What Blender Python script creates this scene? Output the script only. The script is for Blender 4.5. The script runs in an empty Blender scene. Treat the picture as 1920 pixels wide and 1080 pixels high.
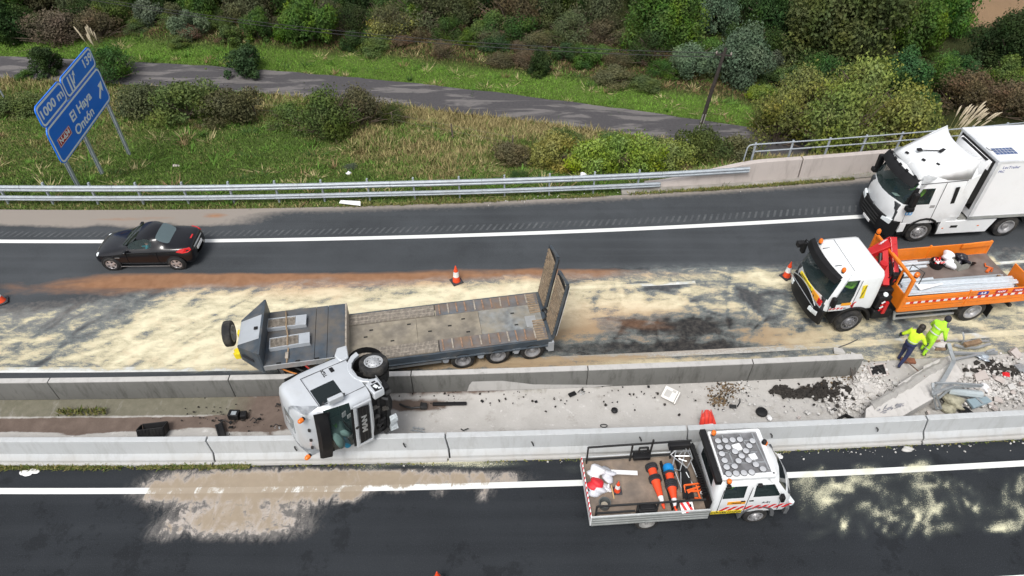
import bpy, bmesh, math, random
import numpy as np
from mathutils import Vector, Matrix, Euler
random.seed(7)
rng = np.random.default_rng(11)
SC = bpy.context.scene
COL = SC.collection
R_ = math.radians
# ------------------------------------------------------------------ camera, sky, sun
CAMH, PITCH, FPX = 18.4, R_(43), 1300.0
cd = bpy.data.cameras.new('camera'); cam = bpy.data.objects.new('camera', cd); COL.objects.link(cam)
cam.location = (0, 0, CAMH); cam.rotation_euler = (R_(90) - PITCH, 0, 0)
cd.sensor_width = 36; cd.lens = FPX / 1920 * 36; cd.clip_end = 2000; cd.clip_start = 0.5
SC.camera = cam
wd = bpy.data.worlds.new('World'); SC.world = wd; wd.use_nodes = True
nt = wd.node_tree; bg = nt.nodes['Background']
sky = nt.nodes.new('ShaderNodeTexSky'); sky.sky_type = 'NISHITA'; sky.sun_disc = False
SUN_EL, SUN_AZ = R_(58), R_(200)          # azimuth measured clockwise from +Y
sky.sun_elevation = SUN_EL; sky.sun_rotation = SUN_AZ
sky.dust_density = 4.0; sky.air_density = 1.0; sky.ozone_density = 1.0
hs = nt.nodes.new('ShaderNodeHueSaturation'); hs.inputs['Saturation'].default_value = 0.30
nt.links.new(sky.outputs[0], hs.inputs['Color']); nt.links.new(hs.outputs[0], bg.inputs[0]); bg.inputs[1].default_value = 0.135
sl = bpy.data.lights.new('sun', 'SUN'); so = bpy.data.objects.new('sun', sl); COL.objects.link(so)
sl.energy = 1.7; sl.angle = R_(20); sl.color = (1.0, 0.97, 0.93)
sd = Vector((math.sin(SUN_AZ) * math.cos(SUN_EL), math.cos(SUN_AZ) * math.cos(SUN_EL), math.sin(SUN_EL)))
so.rotation_euler = sd.to_track_quat('Z', 'Y').to_euler(); so.location = sd * 60
SC.view_settings.view_transform = 'Standard'; SC.view_settings.look = 'None'
SC.view_settings.gamma = 1; SC.view_settings.use_curve_mapping = False
SC.view_settings.exposure = 0.33

# ------------------------------------------------------------------ helpers
def ray(px, py):
    dx = (px - 960) / FPX; dy = (py - 540) / FPX
    return Vector((dx, math.cos(PITCH) - dy * math.sin(PITCH), -math.sin(PITCH) - dy * math.cos(PITCH)))
def P(px, py, z=0.0):
    d = ray(px, py); t = (z - CAMH) / d.z
    return Vector((0, 0, CAMH)) + t * d
def Qn(x, y, z):
    f = y * math.cos(PITCH) - (z - CAMH) * math.sin(PITCH); u = y * math.sin(PITCH) + (z - CAMH) * math.cos(PITCH)
    f = np.maximum(f, .5)
    return 960 + FPX * x / f, 540 - FPX * u / f

def _h(ix, iy, s):
    n = (ix.astype(np.int64) * 374761393 + iy.astype(np.int64) * 668265263 + s * 1442695041) & 0x7fffffff
    n = ((n ^ (n >> 13)) * 1274126177) & 0x7fffffff
    return ((n ^ (n >> 16)) & 0xffff) / 65535.0
def vn(x, y, sc, s=0, oc=3):
    x = np.asarray(x, float) * sc; y = np.asarray(y, float) * sc; o = 0; a = 1; t = 0
    for k in range(oc):
        ix = np.floor(x); iy = np.floor(y); fx = x - ix; fy = y - iy
        fx = fx * fx * (3 - 2 * fx); fy = fy * fy * (3 - 2 * fy)
        v = (_h(ix, iy, s + k) * (1 - fx) + _h(ix + 1, iy, s + k) * fx) * (1 - fy) + (_h(ix, iy + 1, s + k) * (1 - fx) + _h(ix + 1, iy + 1, s + k) * fx) * fy
        o = o + v * a; t += a; a *= .5; x = x * 2.03 + 17.1; y = y * 2.03 + 5.3
    return o / t
def sst(a, b, x):
    t = np.clip((np.asarray(x, float) - a) / (b - a), 0, 1); return t * t * (3 - 2 * t)

MATS = {}
def pm(name, col, rough=.6, metal=0., var=.12, sc=3., dirt=None, damt=.5, dsc=1.2, bump=0., bsc=40., coat=0., spec=None, alpha=None, emit=None):
    """principled material: base colour with fine variation, an optional dirt colour in soft patches, optional bump"""
    if name in MATS: return MATS[name]
    m = bpy.data.materials.new(name); m.use_nodes = True; n = m.node_tree; b = n.nodes['Principled BSDF']; L = n.links
    tc = n.nodes.new('ShaderNodeTexCoord'); no = n.nodes.new('ShaderNodeTexNoise'); no.inputs['Scale'].default_value = sc; no.inputs['Detail'].default_value = 6
    L.new(tc.outputs['Object'], no.inputs['Vector'])
    mx = n.nodes.new('ShaderNodeMix'); mx.data_type = 'RGBA'
    c = list(col) + [1]; mx.inputs[6].default_value = [v * (1 - var) for v in col] + [1]; mx.inputs[7].default_value = [min(1, v * (1 + var)) for v in col] + [1]
    cr = n.nodes.new('ShaderNodeMapRange'); cr.inputs[1].default_value = .3; cr.inputs[2].default_value = .7
    L.new(no.outputs[0], cr.inputs[0]); L.new(cr.outputs[0], mx.inputs[0]); out = mx.outputs[2]
    if dirt:
        n2 = n.nodes.new('ShaderNodeTexNoise'); n2.inputs['Scale'].default_value = dsc; n2.inputs['Detail'].default_value = 9; n2.inputs['Roughness'].default_value = .65
        L.new(tc.outputs['Object'], n2.inputs['Vector'])
        r2 = n.nodes.new('ShaderNodeMapRange'); r2.inputs[1].default_value = .62 - damt * .35; r2.inputs[2].default_value = .75 - damt * .1; r2.inputs[4].default_value = min(1, damt * 1.3)
        L.new(n2.outputs[0], r2.inputs[0]); m2 = n.nodes.new('ShaderNodeMix'); m2.data_type = 'RGBA'
        L.new(r2.outputs[0], m2.inputs[0]); L.new(out, m2.inputs[6]); m2.inputs[7].default_value = list(dirt) + [1]; out = m2.outputs[2]
    L.new(out, b.inputs['Base Color'])
    b.inputs['Roughness'].default_value = rough; b.inputs['Metallic'].default_value = metal
    if coat: b.inputs['Coat Weight'].default_value = coat; b.inputs['Coat Roughness'].default_value = .08
    if spec is not None: b.inputs['Specular IOR Level'].default_value = spec
    if alpha is not None: b.inputs['Alpha'].default_value = alpha
    if emit: b.inputs['Emission Color'].default_value = list(emit[0]) + [1]; b.inputs['Emission Strength'].default_value = emit[1]
    if bump:
        n3 = n.nodes.new('ShaderNodeTexNoise'); n3.inputs['Scale'].default_value = bsc; n3.inputs['Detail'].default_value = 4
        L.new(tc.outputs['Object'], n3.inputs['Vector']); bp = n.nodes.new('ShaderNodeBump'); bp.inputs['Strength'].default_value = bump; bp.inputs['Distance'].default_value = .02
        L.new(n3.outputs[0], bp.inputs['Height']); L.new(bp.outputs[0], b.inputs['Normal'])
    MATS[name] = m; return m

class MB:
    def __init__(s): s.v = []; s.f = []; s.m = []
    def add(s, vs, fs, mi=0):
        o = len(s.v); s.v += [tuple(v) for v in vs]; s.f += [tuple(i + o for i in f) for f in fs]; s.m += [mi] * len(fs); return s
    def hexa(s, p, mi=0):
        return s.add(p, [(0, 3, 2, 1), (4, 5, 6, 7), (0, 1, 5, 4), (1, 2, 6, 5), (2, 3, 7, 6), (3, 0, 4, 7)], mi)
    def bx(s, x0, x1, y0, y1, z0, z1, mi=0, M=None):
        p = [(x0, y0, z0), (x1, y0, z0), (x1, y1, z0), (x0, y1, z0), (x0, y0, z1), (x1, y0, z1), (x1, y1, z1), (x0, y1, z1)]
        if M is not None: p = [M @ Vector(q) for q in p]
        return s.hexa(p, mi)
    def box(s, c, d, rot=(0, 0, 0), mi=0):
        M = Matrix.Translation(c) @ Euler(rot).to_matrix().to_4x4()
        return s.bx(-d[0] / 2, d[0] / 2, -d[1] / 2, d[1] / 2, -d[2] / 2, d[2] / 2, mi, M)
    def beam(s, a, b, w, h, mi=0, up=(0, 0, 1)):
        a = Vector(a); b = Vector(b); d = (b - a); l = d.length; d.normalize(); up = Vector(up)
        if abs(d.dot(up)) > .98: up = Vector((0, 1, 0))
        y = up.cross(d).normalized(); z = d.cross(y)
        M = Matrix(((d.x, y.x, z.x, a.x), (d.y, y.y, z.y, a.y), (d.z, y.z, z.z, a.z), (0, 0, 0, 1)))
        return s.bx(0, l, -w / 2, w / 2, -h / 2, h / 2, mi, M)
    def tube(s, path, r, n=8, mi=0, caps=True):
        path = [Vector(p) for p in path]; rr = r if isinstance(r, (list, tuple)) else [r] * len(path); rings = []
        t = (path[1] - path[0]).normalized(); u = Vector((0, 0, 1)) if abs(t.z) < .9 else Vector((1, 0, 0)); u = (u - t * u.dot(t)).normalized()
        for i, p in enumerate(path):
            a = path[max(0, i - 1)]; b = path[min(len(path) - 1, i + 1)]; t = (b - a).normalized()
            u = (u - t * u.dot(t)).normalized(); w = t.cross(u)
            rings.append([p + (u * math.cos(2 * math.pi * k / n) + w * math.sin(2 * math.pi * k / n)) * rr[i] for k in range(n)])
        return s.loft(rings, caps, mi)
    def cyl(s, a, b, r0, r1=None, n=16, mi=0): return s.tube([a, b], [r0, r0 if r1 is None else r1], n, mi)
    def loft(s, rings, caps=True, mi=0, closed=True):
        n = len(rings[0]); vs = [p for r in rings for p in r]; fs = []
        for k in range(len(rings) - 1):
            for j in range(n if closed else n - 1):
                j2 = (j + 1) % n; fs.append((k * n + j, k * n + j2, (k + 1) * n + j2, (k + 1) * n + j))
        if caps: fs.append(tuple(range(n - 1, -1, -1))); fs.append(tuple((len(rings) - 1) * n + j for j in range(n)))
        return s.add(vs, fs, mi)
    def lathe(s, prof, c=(0, 0, 0), ax=(0, 0, 1), n=24, mi=0, caps=False):
        c = Vector(c); ax = Vector(ax).normalized(); u = Vector((0, 0, 1)) if abs(ax.z) < .9 else Vector((1, 0, 0)); u = (u - ax * u.dot(ax)).normalized(); w = ax.cross(u)
        return s.loft([[c + ax * h + (u * math.cos(2 * math.pi * k / n) + w * math.sin(2 * math.pi * k / n)) * r for k in range(n)] for r, h in prof], caps, mi)
    def prism(s, poly, a, b, ax='y', mi=0):
        def q(p, h): return {'y': (p[0], h, p[1]), 'x': (h, p[0], p[1]), 'z': (p[0], p[1], h)}[ax]
        n = len(poly); vs = [q(p, a) for p in poly] + [q(p, b) for p in poly]
        return s.add(vs, [tuple(range(n)), tuple(range(2 * n - 1, n - 1, -1))] + [(j, j + n, (j + 1) % n + n, (j + 1) % n) for j in range(n)], mi)
    def quad(s, *p, mi=0): return s.add(p, [tuple(range(len(p)))], mi)
    def mirror(s):
        vs = [(x, -y, z) for x, y, z in s.v]; fs = [tuple(reversed(f)) for f in s.f]; m = list(s.m); o = len(s.v)
        s.v += vs; s.f += [tuple(i + o for i in f) for f in fs]; s.m += m; return s
    def build(s, name, mats, parent=None, bevel=0, smooth=35, fix=True):
        me = bpy.data.meshes.new(name); me.from_pydata(s.v, [], s.f)
        if not isinstance(mats, (list, tuple)): mats = [mats]
        for m in mats: me.materials.append(m)
        if len(mats) > 1: me.polygons.foreach_set('material_index', s.m)
        if fix:
            bm = bmesh.new(); bm.from_mesh(me); bmesh.ops.recalc_face_normals(bm, faces=bm.faces); bm.to_mesh(me); bm.free()
        if smooth:
            me.polygons.foreach_set('use_smooth', [True] * len(me.polygons)); me.set_sharp_from_angle(angle=R_(smooth))
        o = bpy.data.objects.new(name, me); COL.objects.link(o)
        if parent: o.parent = parent
        if bevel:
            b = o.modifiers.new('bevel', 'BEVEL'); b.width = bevel; b.segments = 2; b.limit_method = 'ANGLE'; b.angle_limit = R_(40)
        return o
def tag(o, label=None, cat=None, group=None, kind=None):
    if label: o['label'] = label
    if cat: o['category'] = cat
    if group: o['group'] = group
    if kind: o['kind'] = kind
    return o
def thing(name, label, cat, loc=(0, 0, 0), rz=0., group=None, M=None, scale=1.):
    o = bpy.data.objects.new(name, None); COL.objects.link(o); o.empty_display_size = .3
    if M is not None: o.matrix_world = M
    else: o.location = loc; o.rotation_euler = (0, 0, rz); o.scale = (scale,) * 3
    return tag(o, label, cat, group)
def dup(o, parent=None, M=None, label=None, group=None):
    c = o.copy(); COL.objects.link(c)
    if parent: c.parent = parent
    if label: c['label'] = label
    if group: c['group'] = group
    for ch in [k for k in ALLK(o)]: dup(ch, c)
    if M is not None: c.matrix_world = M
    return c
def ALLK(o): return [c for c in COL.objects if c.parent == o]
def arrmesh(name, V, F, mat, attrs=None, parent=None, smooth=False, link=True):
    V = np.asarray(V, np.float32); F = np.asarray(F, np.int32); k = F.shape[1]
    me = bpy.data.meshes.new(name); me.vertices.add(len(V)); me.vertices.foreach_set('co', V.ravel())
    me.loops.add(F.size); me.loops.foreach_set('vertex_index', F.ravel()); me.polygons.add(len(F))
    me.polygons.foreach_set('loop_start', np.arange(0, F.size, k, dtype=np.int32))
    me.polygons.foreach_set('use_smooth', np.full(len(F), smooth)); me.update(calc_edges=True); me.validate()
    for a, (typ, dat) in (attrs or {}).items():
        at = me.attributes.new(a, typ, 'POINT'); at.data.foreach_set('value' if typ == 'FLOAT' else 'color', np.asarray(dat, np.float32).ravel())
    me.materials.append(mat)
    if not link: return me
    o = bpy.data.objects.new(name, me); COL.objects.link(o)
    if parent: o.parent = parent
    return o
def text(s, size, M, mat, parent=None, name='lettering', ext=.004, bold=0.0, sx=1., al='CENTER'):
    cu = bpy.data.curves.new(name, 'FONT'); cu.body = s; cu.size = size; cu.align_x = al; cu.align_y = 'CENTER'; cu.extrude = ext; cu.offset = bold; cu.resolution_u = 3
    t = bpy.data.objects.new(name, cu); COL.objects.link(t)
    me = bpy.data.meshes.new_from_object(t.evaluated_get(bpy.context.evaluated_depsgraph_get())); bpy.data.objects.remove(t)
    me.name = name; me.transform(M @ Matrix.Diagonal((sx, 1, 1, 1))); me.materials.clear(); me.materials.append(mat)
    o = bpy.data.objects.new(name, me); COL.objects.link(o)
    if parent: o.parent = parent
    return o
def frame(o, x, y, z=None):
    """matrix with given origin and x / y axes"""
    x = Vector(x).normalized(); y = Vector(y); y = (y - x * y.dot(x)).normalized(); z = x.cross(y); o = Vector(o)
    return Matrix(((x.x, y.x, z.x, o.x), (x.y, y.y, z.y, o.y), (x.z, y.z, z.z, o.z), (0, 0, 0, 1)))

# ------------------------------------------------------------------ road alignment: v = lateral line, x along
VV = [-60, 8, 12.2, 14.9, 16.0, 19.6, 23.1, 25.45, 60]
AA = [.028, .028, .031, .042, .0485, .052, .0555, .075, .075]
BB = [.0011, .0011, .0011, .0009, .0014, .00145, .0015, .002, .002]
def RY(v, x):
    v = np.asarray(v, float); x = np.asarray(x, float); return v + np.interp(v, VV, AA) * x + np.interp(v, VV, BB) * x * x
def W(v, x, z=0.): return Vector((x, float(RY(v, x)), z))
def nodes(m): return m.node_tree.nodes, m.node_tree.links
class NT:
    """small node helper"""
    def __init__(s, name):
        s.m = bpy.data.materials.new(name); s.m.use_nodes = True; s.n = s.m.node_tree.nodes; s.l = s.m.node_tree.links; s.b = s.n['Principled BSDF']; MATS[name] = s.m
        s.tc = s.n.new('ShaderNodeTexCoord').outputs['Object']
    def attr(s, name, f=True): a = s.n.new('ShaderNodeAttribute'); a.attribute_name = name; return a.outputs['Fac' if f else 'Color']
    def mapp(s, scale=(1, 1, 1), rot=(0, 0, 0), loc=(0, 0, 0)):
        a = s.n.new('ShaderNodeMapping'); a.inputs['Scale'].default_value = scale; a.inputs['Rotation'].default_value = rot; a.inputs['Location'].default_value = loc; s.l.new(s.tc, a.inputs[0]); return a.outputs[0]
    def noise(s, sc, det=5, rough=.55, dist=0, vec=None):
        a = s.n.new('ShaderNodeTexNoise'); a.inputs['Scale'].default_value = sc; a.inputs['Detail'].default_value = det; a.inputs['Roughness'].default_value = rough; a.inputs['Distortion'].default_value = dist
        s.l.new(vec if vec else s.tc, a.inputs['Vector']); return a.outputs[0]
    def ma(s, op, a, b=0., c=None, clamp=False):
        k = s.n.new('ShaderNodeMath'); k.operation = op; k.use_clamp = clamp
        for i, q in enumerate([a, b] + ([c] if c is not None else [])):
            if isinstance(q, (int, float)): k.inputs[i].default_value = q
            else: s.l.new(q, k.inputs[i])
        return k.outputs[0]
    def rng(s, a, lo, hi, o0=0., o1=1.):
        k = s.n.new('ShaderNodeMapRange'); s.l.new(a, k.inputs[0]); k.inputs[1].default_value = lo; k.inputs[2].default_value = hi; k.inputs[3].default_value = o0; k.inputs[4].default_value = o1; return k.outputs[0]
    def mix(s, f, a, b):
        k = s.n.new('ShaderNodeMix'); k.data_type = 'RGBA'
        for i, q in ((0, f), (6, a), (7, b)):
            if isinstance(q, (int, float)): k.inputs[i].default_value = q
            elif isinstance(q, tuple): k.inputs[i].default_value = q + (1,)
            else: s.l.new(q, k.inputs[i])
        return k.outputs[2]
    def out(s, col, rough=.8, bump=None, bs=.3, bd=.02, spec=None):
        if isinstance(col, tuple): s.b.inputs['Base Color'].default_value = col + (1,)
        else: s.l.new(col, s.b.inputs['Base Color'])
        if isinstance(rough, (int, float)): s.b.inputs['Roughness'].default_value = rough
        else: s.l.new(rough, s.b.inputs['Roughness'])
        if bump is not None:
            k = s.n.new('ShaderNodeBump'); k.inputs['Strength'].default_value = bs; k.inputs['Distance'].default_value = bd; s.l.new(bump, k.inputs['Height']); s.l.new(k.outputs[0], s.b.inputs['Normal'])
        if spec is not None: s.b.inputs['Specular IOR Level'].default_value = spec
        return s.m
# ================================================================== THE SETTING
def pfit(pts, z, deg=2):
    q = np.array([P(a, b, z)[:2] for a, b in pts]); return np.poly1d(np.polyfit(q[:, 0], q[:, 1], deg))
SRZ = -4.5
_sf = pfit([(0, 107), (150, 110), (300, 118), (600, 140), (800, 160), (1000, 185), (1200, 205), (1400, 240)], SRZ)
def SF(x): x = np.asarray(x, float); return np.where(x < -45, _sf(-45), _sf(np.maximum(x, -45)))
def SN(x): return SF(x) - 3.5
def TZ(x, y):
    x = np.asarray(x, float); y = np.asarray(y, float)
    yg = RY(25.45, x); far = np.maximum(SN(x) - .5, yg + 9); far = np.where(x > 16, np.maximum(far, yg + 9), far)
    t = np.clip((y - yg - 1.3) / (far - yg - 1.3), 0, 1)
    z = -.12 - 4.5 * (1 - (1 - t) ** 1.25) * sst(0, .12, t)
    z = np.where(y < yg - .3, -.18, z)
    inroad = (y > SN(x) - .2) & (y < SF(x) + .2) & (x < 22)
    z = z + np.where((t > .03) & ~inroad, (vn(x, y, .35, 3) - .5) * .5 * sst(.03, .3, t), 0)
    hump = np.exp(-((x + 14) / 14) ** 2) * sst(.35, .6, t) * (1 - sst(.75, 1, t)); z = z + .5 * hump
    z = np.where(inroad, SRZ - .06, z)
    z = z + np.where(y > 62, (y - 62) * .10, 0)
    return z
def G(px, py, dz=0.):
    """ground point seen at a pixel of the terrain beyond the highway"""
    d = ray(px, py); a = Vector((0, 0, CAMH)); t = 20.
    for i in range(400):
        p = a + d * t
        if p.z < float(TZ(p.x, p.y)) + dz: return p
        t += .2
    return a + d * t

# terrain sheet (fine where the picture looks)
xs = np.r_[np.linspace(-600, -60, 12), np.arange(-56, 56, .4), np.linspace(60, 600, 12)]
ys = np.r_[np.linspace(-300, -10, 6), np.arange(-4, 23, 3.), np.arange(24, 64, .3), np.arange(65, 110, 2.5), np.linspace(120, 900, 10)]
X, Y = np.meshgrid(xs, ys); X = X.ravel(); Y = Y.ravel(); Z = TZ(X, Y)
nx, ny = len(xs), len(ys)
ii = (np.arange(ny - 1)[:, None] * nx + np.arange(nx - 1)[None]).ravel()
F_ = np.c_[ii, ii + 1, ii + nx + 1, ii + nx]
def veg(x, y):
    """dryness and lushness of the ground cover"""
    yg = RY(25.45, x); d = y - yg; ds = SN(x) - y; db = y - SF(x)
    dry = .25 + .7 * (vn(x, y, .3, 21) - .5)
    dry = dry + .55 * sst(5.5, 2.0, ds) * (ds > 0) * sst(-13, -4, x)
    dry = dry + .3 * sst(8, 4.5, ds) * (ds > 0) * sst(3, -8, x)
    px, py = Qn(x, y, TZ(x, y))
    dry = dry + .5 * np.exp(-((px - 820) / 130) ** 2 - ((py - 285) / 35) ** 2) + .3 * np.exp(-((px - 700) / 60) ** 2 - ((py - 260) / 30) ** 2)
    dry = dry - .35 * sst(330, 345, py) * sst(395, 350, py) - .15 * np.exp(-((px - 350) / 250) ** 2 - ((py - 300) / 40) ** 2)
    dry = dry + .15 * (d < 1.2)
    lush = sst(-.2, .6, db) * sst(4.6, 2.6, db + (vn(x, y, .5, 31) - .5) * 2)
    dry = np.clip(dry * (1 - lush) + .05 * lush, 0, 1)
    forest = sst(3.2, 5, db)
    return dry, lush, forest
dry, lush, forest = veg(X, Y)
n = NT('ground_earth_and_grass')
g1 = n.mix(n.noise(1.4, 8), (.07, .115, .028), (.13, .18, .05)); dr = n.mix(n.noise(2.2, 8), (.22, .17, .075), (.36, .29, .15))
nz = n.noise(3.5, 8, .6)
c = n.mix(n.rng(n.ma('ADD', n.attr('dry'), n.ma('MULTIPLY', n.ma('SUBTRACT', nz, .5), .9)), .3, .75), g1, dr)
c = n.mix(n.attr('lush'), c, n.mix(n.noise(2.0, 8), (.085, .155, .03), (.17, .23, .06)))
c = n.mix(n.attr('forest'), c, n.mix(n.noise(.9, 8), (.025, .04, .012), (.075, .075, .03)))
c = n.mix(n.attr('field'), c, (.33, .22, .13))
m_ground = n.out(c, .95, n.noise(9, 8, .7), .9, .25, spec=.1)
px_, py_ = Qn(X, Y, Z); field = ((Y > 56) & (X > 30)).astype(float) * (vn(X, Y, .08, 9) > .2)
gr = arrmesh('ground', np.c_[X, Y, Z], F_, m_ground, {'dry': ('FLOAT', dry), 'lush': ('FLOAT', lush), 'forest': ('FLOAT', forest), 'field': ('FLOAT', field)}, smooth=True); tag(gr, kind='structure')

# ---- what lies on the asphalt: fields of sand, oil and dust laid down around the crash
def el(u, v, cx, cy, rx, ry, p=2., a=0.):
    c, s = math.cos(R_(a)), math.sin(R_(a)); du, dv = u - cx, v - cy
    return np.exp(-(np.abs((du * c + dv * s) / rx) ** p + np.abs((-du * s + dv * c) / ry) ** p))
_sr = np.random.default_rng(77)
STROKES = []
for i in range(620):   # broom and tyre strokes through the sand, in metres
    xx = _sr.uniform(-20, 21); vv = _sr.uniform(16.1, 21.2); big = _sr.random() < .35
    base = (36 if xx < -8 else 12 if xx < 2 else 0); ang = base + _sr.normal() * (18 if xx < 0 else 48)
    STROKES.append((xx, float(RY(vv, xx)), _sr.uniform(.5, 1.5) * (1.3 if big else 1), _sr.uniform(.05, .15) * (1.6 if big else 1), ang, _sr.uniform(.14, .40) * (_sr.choice([-1, -1, 1]) if xx > 2 else _sr.choice([-1, 1]) if xx < -8 else _sr.choice([-1, 1, 1])) * (1 if xx > -8 else .8), _sr.normal() * .25))
NSTR = []
for i in range(120):
    xx = _sr.uniform(8.2, 20); vv = _sr.uniform(9.0, 11.7); NSTR.append((xx, float(RY(vv, xx)), _sr.uniform(.12, .8), _sr.uniform(.04, .14), _sr.choice([20, 70, 160]) + _sr.normal() * 25, _sr.uniform(.12, .5), _sr.normal() * .3))
def brush(x, y, L):
    t = np.zeros(len(x))
    for cx, cy, a, b, an, k, bend in L:
        m = (np.abs(x - cx) < 2.6 * a + .5) & (np.abs(y - cy) < 2.6 * a + .5)
        if not m.any(): continue
        dx, dy = x[m] - cx, y[m] - cy; c, q = math.cos(R_(an)), math.sin(R_(an)); l = dx * c + dy * q; w = -dx * q + dy * c - bend * l * l
        t[m] += k * np.exp(-np.abs(l / a) ** 3 - (w / b) ** 2)
    return t
def road_attrs(x, y):
    u, v = Qn(x, y, 0.); o = {}
    wob = (vn(x, y, .5, 41) - .5) * 26
    far = (v < 705)
    top = np.interp(u, [-200, 0, 200, 330, 480, 1000, 1300, 1500, 1700, 2100], [585, 572, 548, 530, 520, 508, 500, 492, 470, 455])
    lane = sst(0, 34, v - top - wob * .5) * sst(700, 686, v)
    dens = np.interp(u, [-200, 0, 120, 210, 320, 600, 1050, 1250, 1480, 1600, 2000], [.42, .52, .52, .62, .80, .94, .92, .84, .76, .68, .62])
    s = lane * dens * far
    s = s - far * .40 * el(u, v, 110, 600, 120, 45) * .5 + far * .25 * el(u, v, 330, 655, 190, 30) + far * .12 * el(u, v, 100, 660, 150, 22)
    s = s - far * (.50 * el(u, v, 1270, 612, 150, 30, 3) + .55 * el(u, v, 1420, 560, 60, 22) + .30 * el(u, v, 1270, 545, 90, 12) + .75 * el(u, v, 1150, 655, 420, 16, 4))
    s = s + far * (.30 * el(u, v, 1350, 510, 220, 14) + .3 * el(u, v, 1200, 575, 30, 18) + .25 * el(u, v, 1500, 625, 90, 14) + .35 * el(u, v, 1100, 608, 60, 16))
    s = s + far * .5 * el(u, v, 1480, 640, 120, 9) - far * .38 * el(u, v, 1230, 615, 200, 24, 3)
    wm_ = np.clip(el(u, v, 1150, 657, 400, 14, 4) + .6 * el(u, v, 1250, 618, 170, 20, 3), 0, 1)
    s = s + brush(x, y, STROKES) * lane * far * (1 - wm_)
    o['sand'] = np.clip(s, 0, 1.3)
    red = .34 * el(u, v, 130, 545, 260, 16, 3) + 1.1 * el(u, v, 520, 525 + 0 * u, 330, 13, 4) + .5 * el(u, v, 1150, 512, 160, 9, 3) + .7 * el(u, v, 930, 515, 190, 12, 3) + .5 * el(u, v, 230, 533, 170, 14) + .5 * el(u, v, 560, 545, 120, 14) + .35 * el(u, v, 1070, 520, 60, 14)
    red = red + .8 * el(u, v, 402, 404, 26, 5) + .5 * el(u, v, 210, 411, 60, 4) + .35 * el(u, v, 310, 409, 70, 5) + .55 * el(u, v, 1150, 600, 150, 40) * far + .45 * el(u, v, 1580, 588, 25, 22)
    o['red'] = np.clip(red, 0, 1)
    wet = .9 * el(u, v, 1230, 640, 330, 30, 3) + .8 * el(u, v, 1280, 605, 180, 22) + .9 * el(u, v, 800, 690, 330, 22, 4) + .5 * el(u, v, 1120, 660, 160, 18) + .4 * el(u, v, 620, 875, 120, 8) + .35 * el(u, v, 1050, 760, 900, 25) * 0
    o['wet'] = np.clip(wet, 0, 1)
    # brown wet sand on the near carriageway
    near = (v > 840)
    b = .95 * el(u, v, 500, 905, 190, 26, 4) + .9 * el(u, v, 760, 898, 210, 16, 4) + 1.0 * el(u, v, 445, 962, 125, 42, 3) + .8 * el(u, v, 300, 925, 50, 22) + .8 * el(u, v, 500, 985, 70, 26) + .9 * el(u, v, 318, 992, 42, 18, 2, -20) + .7 * el(u, v, 400, 985, 50, 22) + .6 * el(u, v, 660, 925, 22, 16) + .6 * el(u, v, 745, 915, 16, 12) + .5 * el(u, v, 820, 925, 14, 10) + .55 * el(u, v, 600, 935, 60, 14) + .5 * el(u, v, 905, 925, 22, 16)
    o['brown'] = np.clip(b * near * (1 - .30 * sst(925, 975, v)), 0, 1); o['bpale'] = .6 * sst(920, 965, v) + .1
    yl = .9 * el(u, v, 850, 868, 120, 6, 3) + .4 * el(u, v, 690, 875, 50, 8)
    for cx, cy, rx, ry, a in [(1512, 915, 20, 26, 0), (1545, 940, 14, 26, 20), (1625, 890, 14, 14, 0), (1722, 900, 14, 34, 8), (1745, 912, 22, 6, 0), (1735, 872, 14, 10, 0), (1770, 990, 26, 9, 0), (1832, 950, 9, 9, 0), (1900, 945, 16, 8, 0), (1885, 925, 6, 22, 10), (1880, 985, 26, 9, -10), (1075, 880, 20, 5, 0)]:
        yl = yl + .42 * el(u, v, cx, cy, rx, ry, 2, a)
    reg_ = el(u, v, 1710, 940, 250, 66, 4); yl = yl + .13 * reg_ + brush(x, y, NSTR) * sst(.05, .5, reg_)
    o['yel'] = np.clip(yl * near, 0, 1)
    d = RY(25.45, x) - y
    o['dust'] = np.clip(sst(1.0, .0, d) * .45 + sst(1.35, .9, d + (vn(x, y, .8, 5) - .5) * .5) * sst(560, 380, u) * .95 + .5 * sst(.35, .0, d) + .30 * el(u, v, 640, 455, 1200, 45) * 0 + .35 * (v < 705) * sst(640, 560, v) * sst(330, 0, u) * lane + .3 * (v > 405) * far * (lane > 0), 0, 1)
    o['lanewear'] = np.clip(far * (.5 * np.exp(-((v - 475 + (u - 600) * .00) / 12) ** 2)), 0, 1)
    return {k: ('FLOAT', q) for k, q in o.items()}

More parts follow.
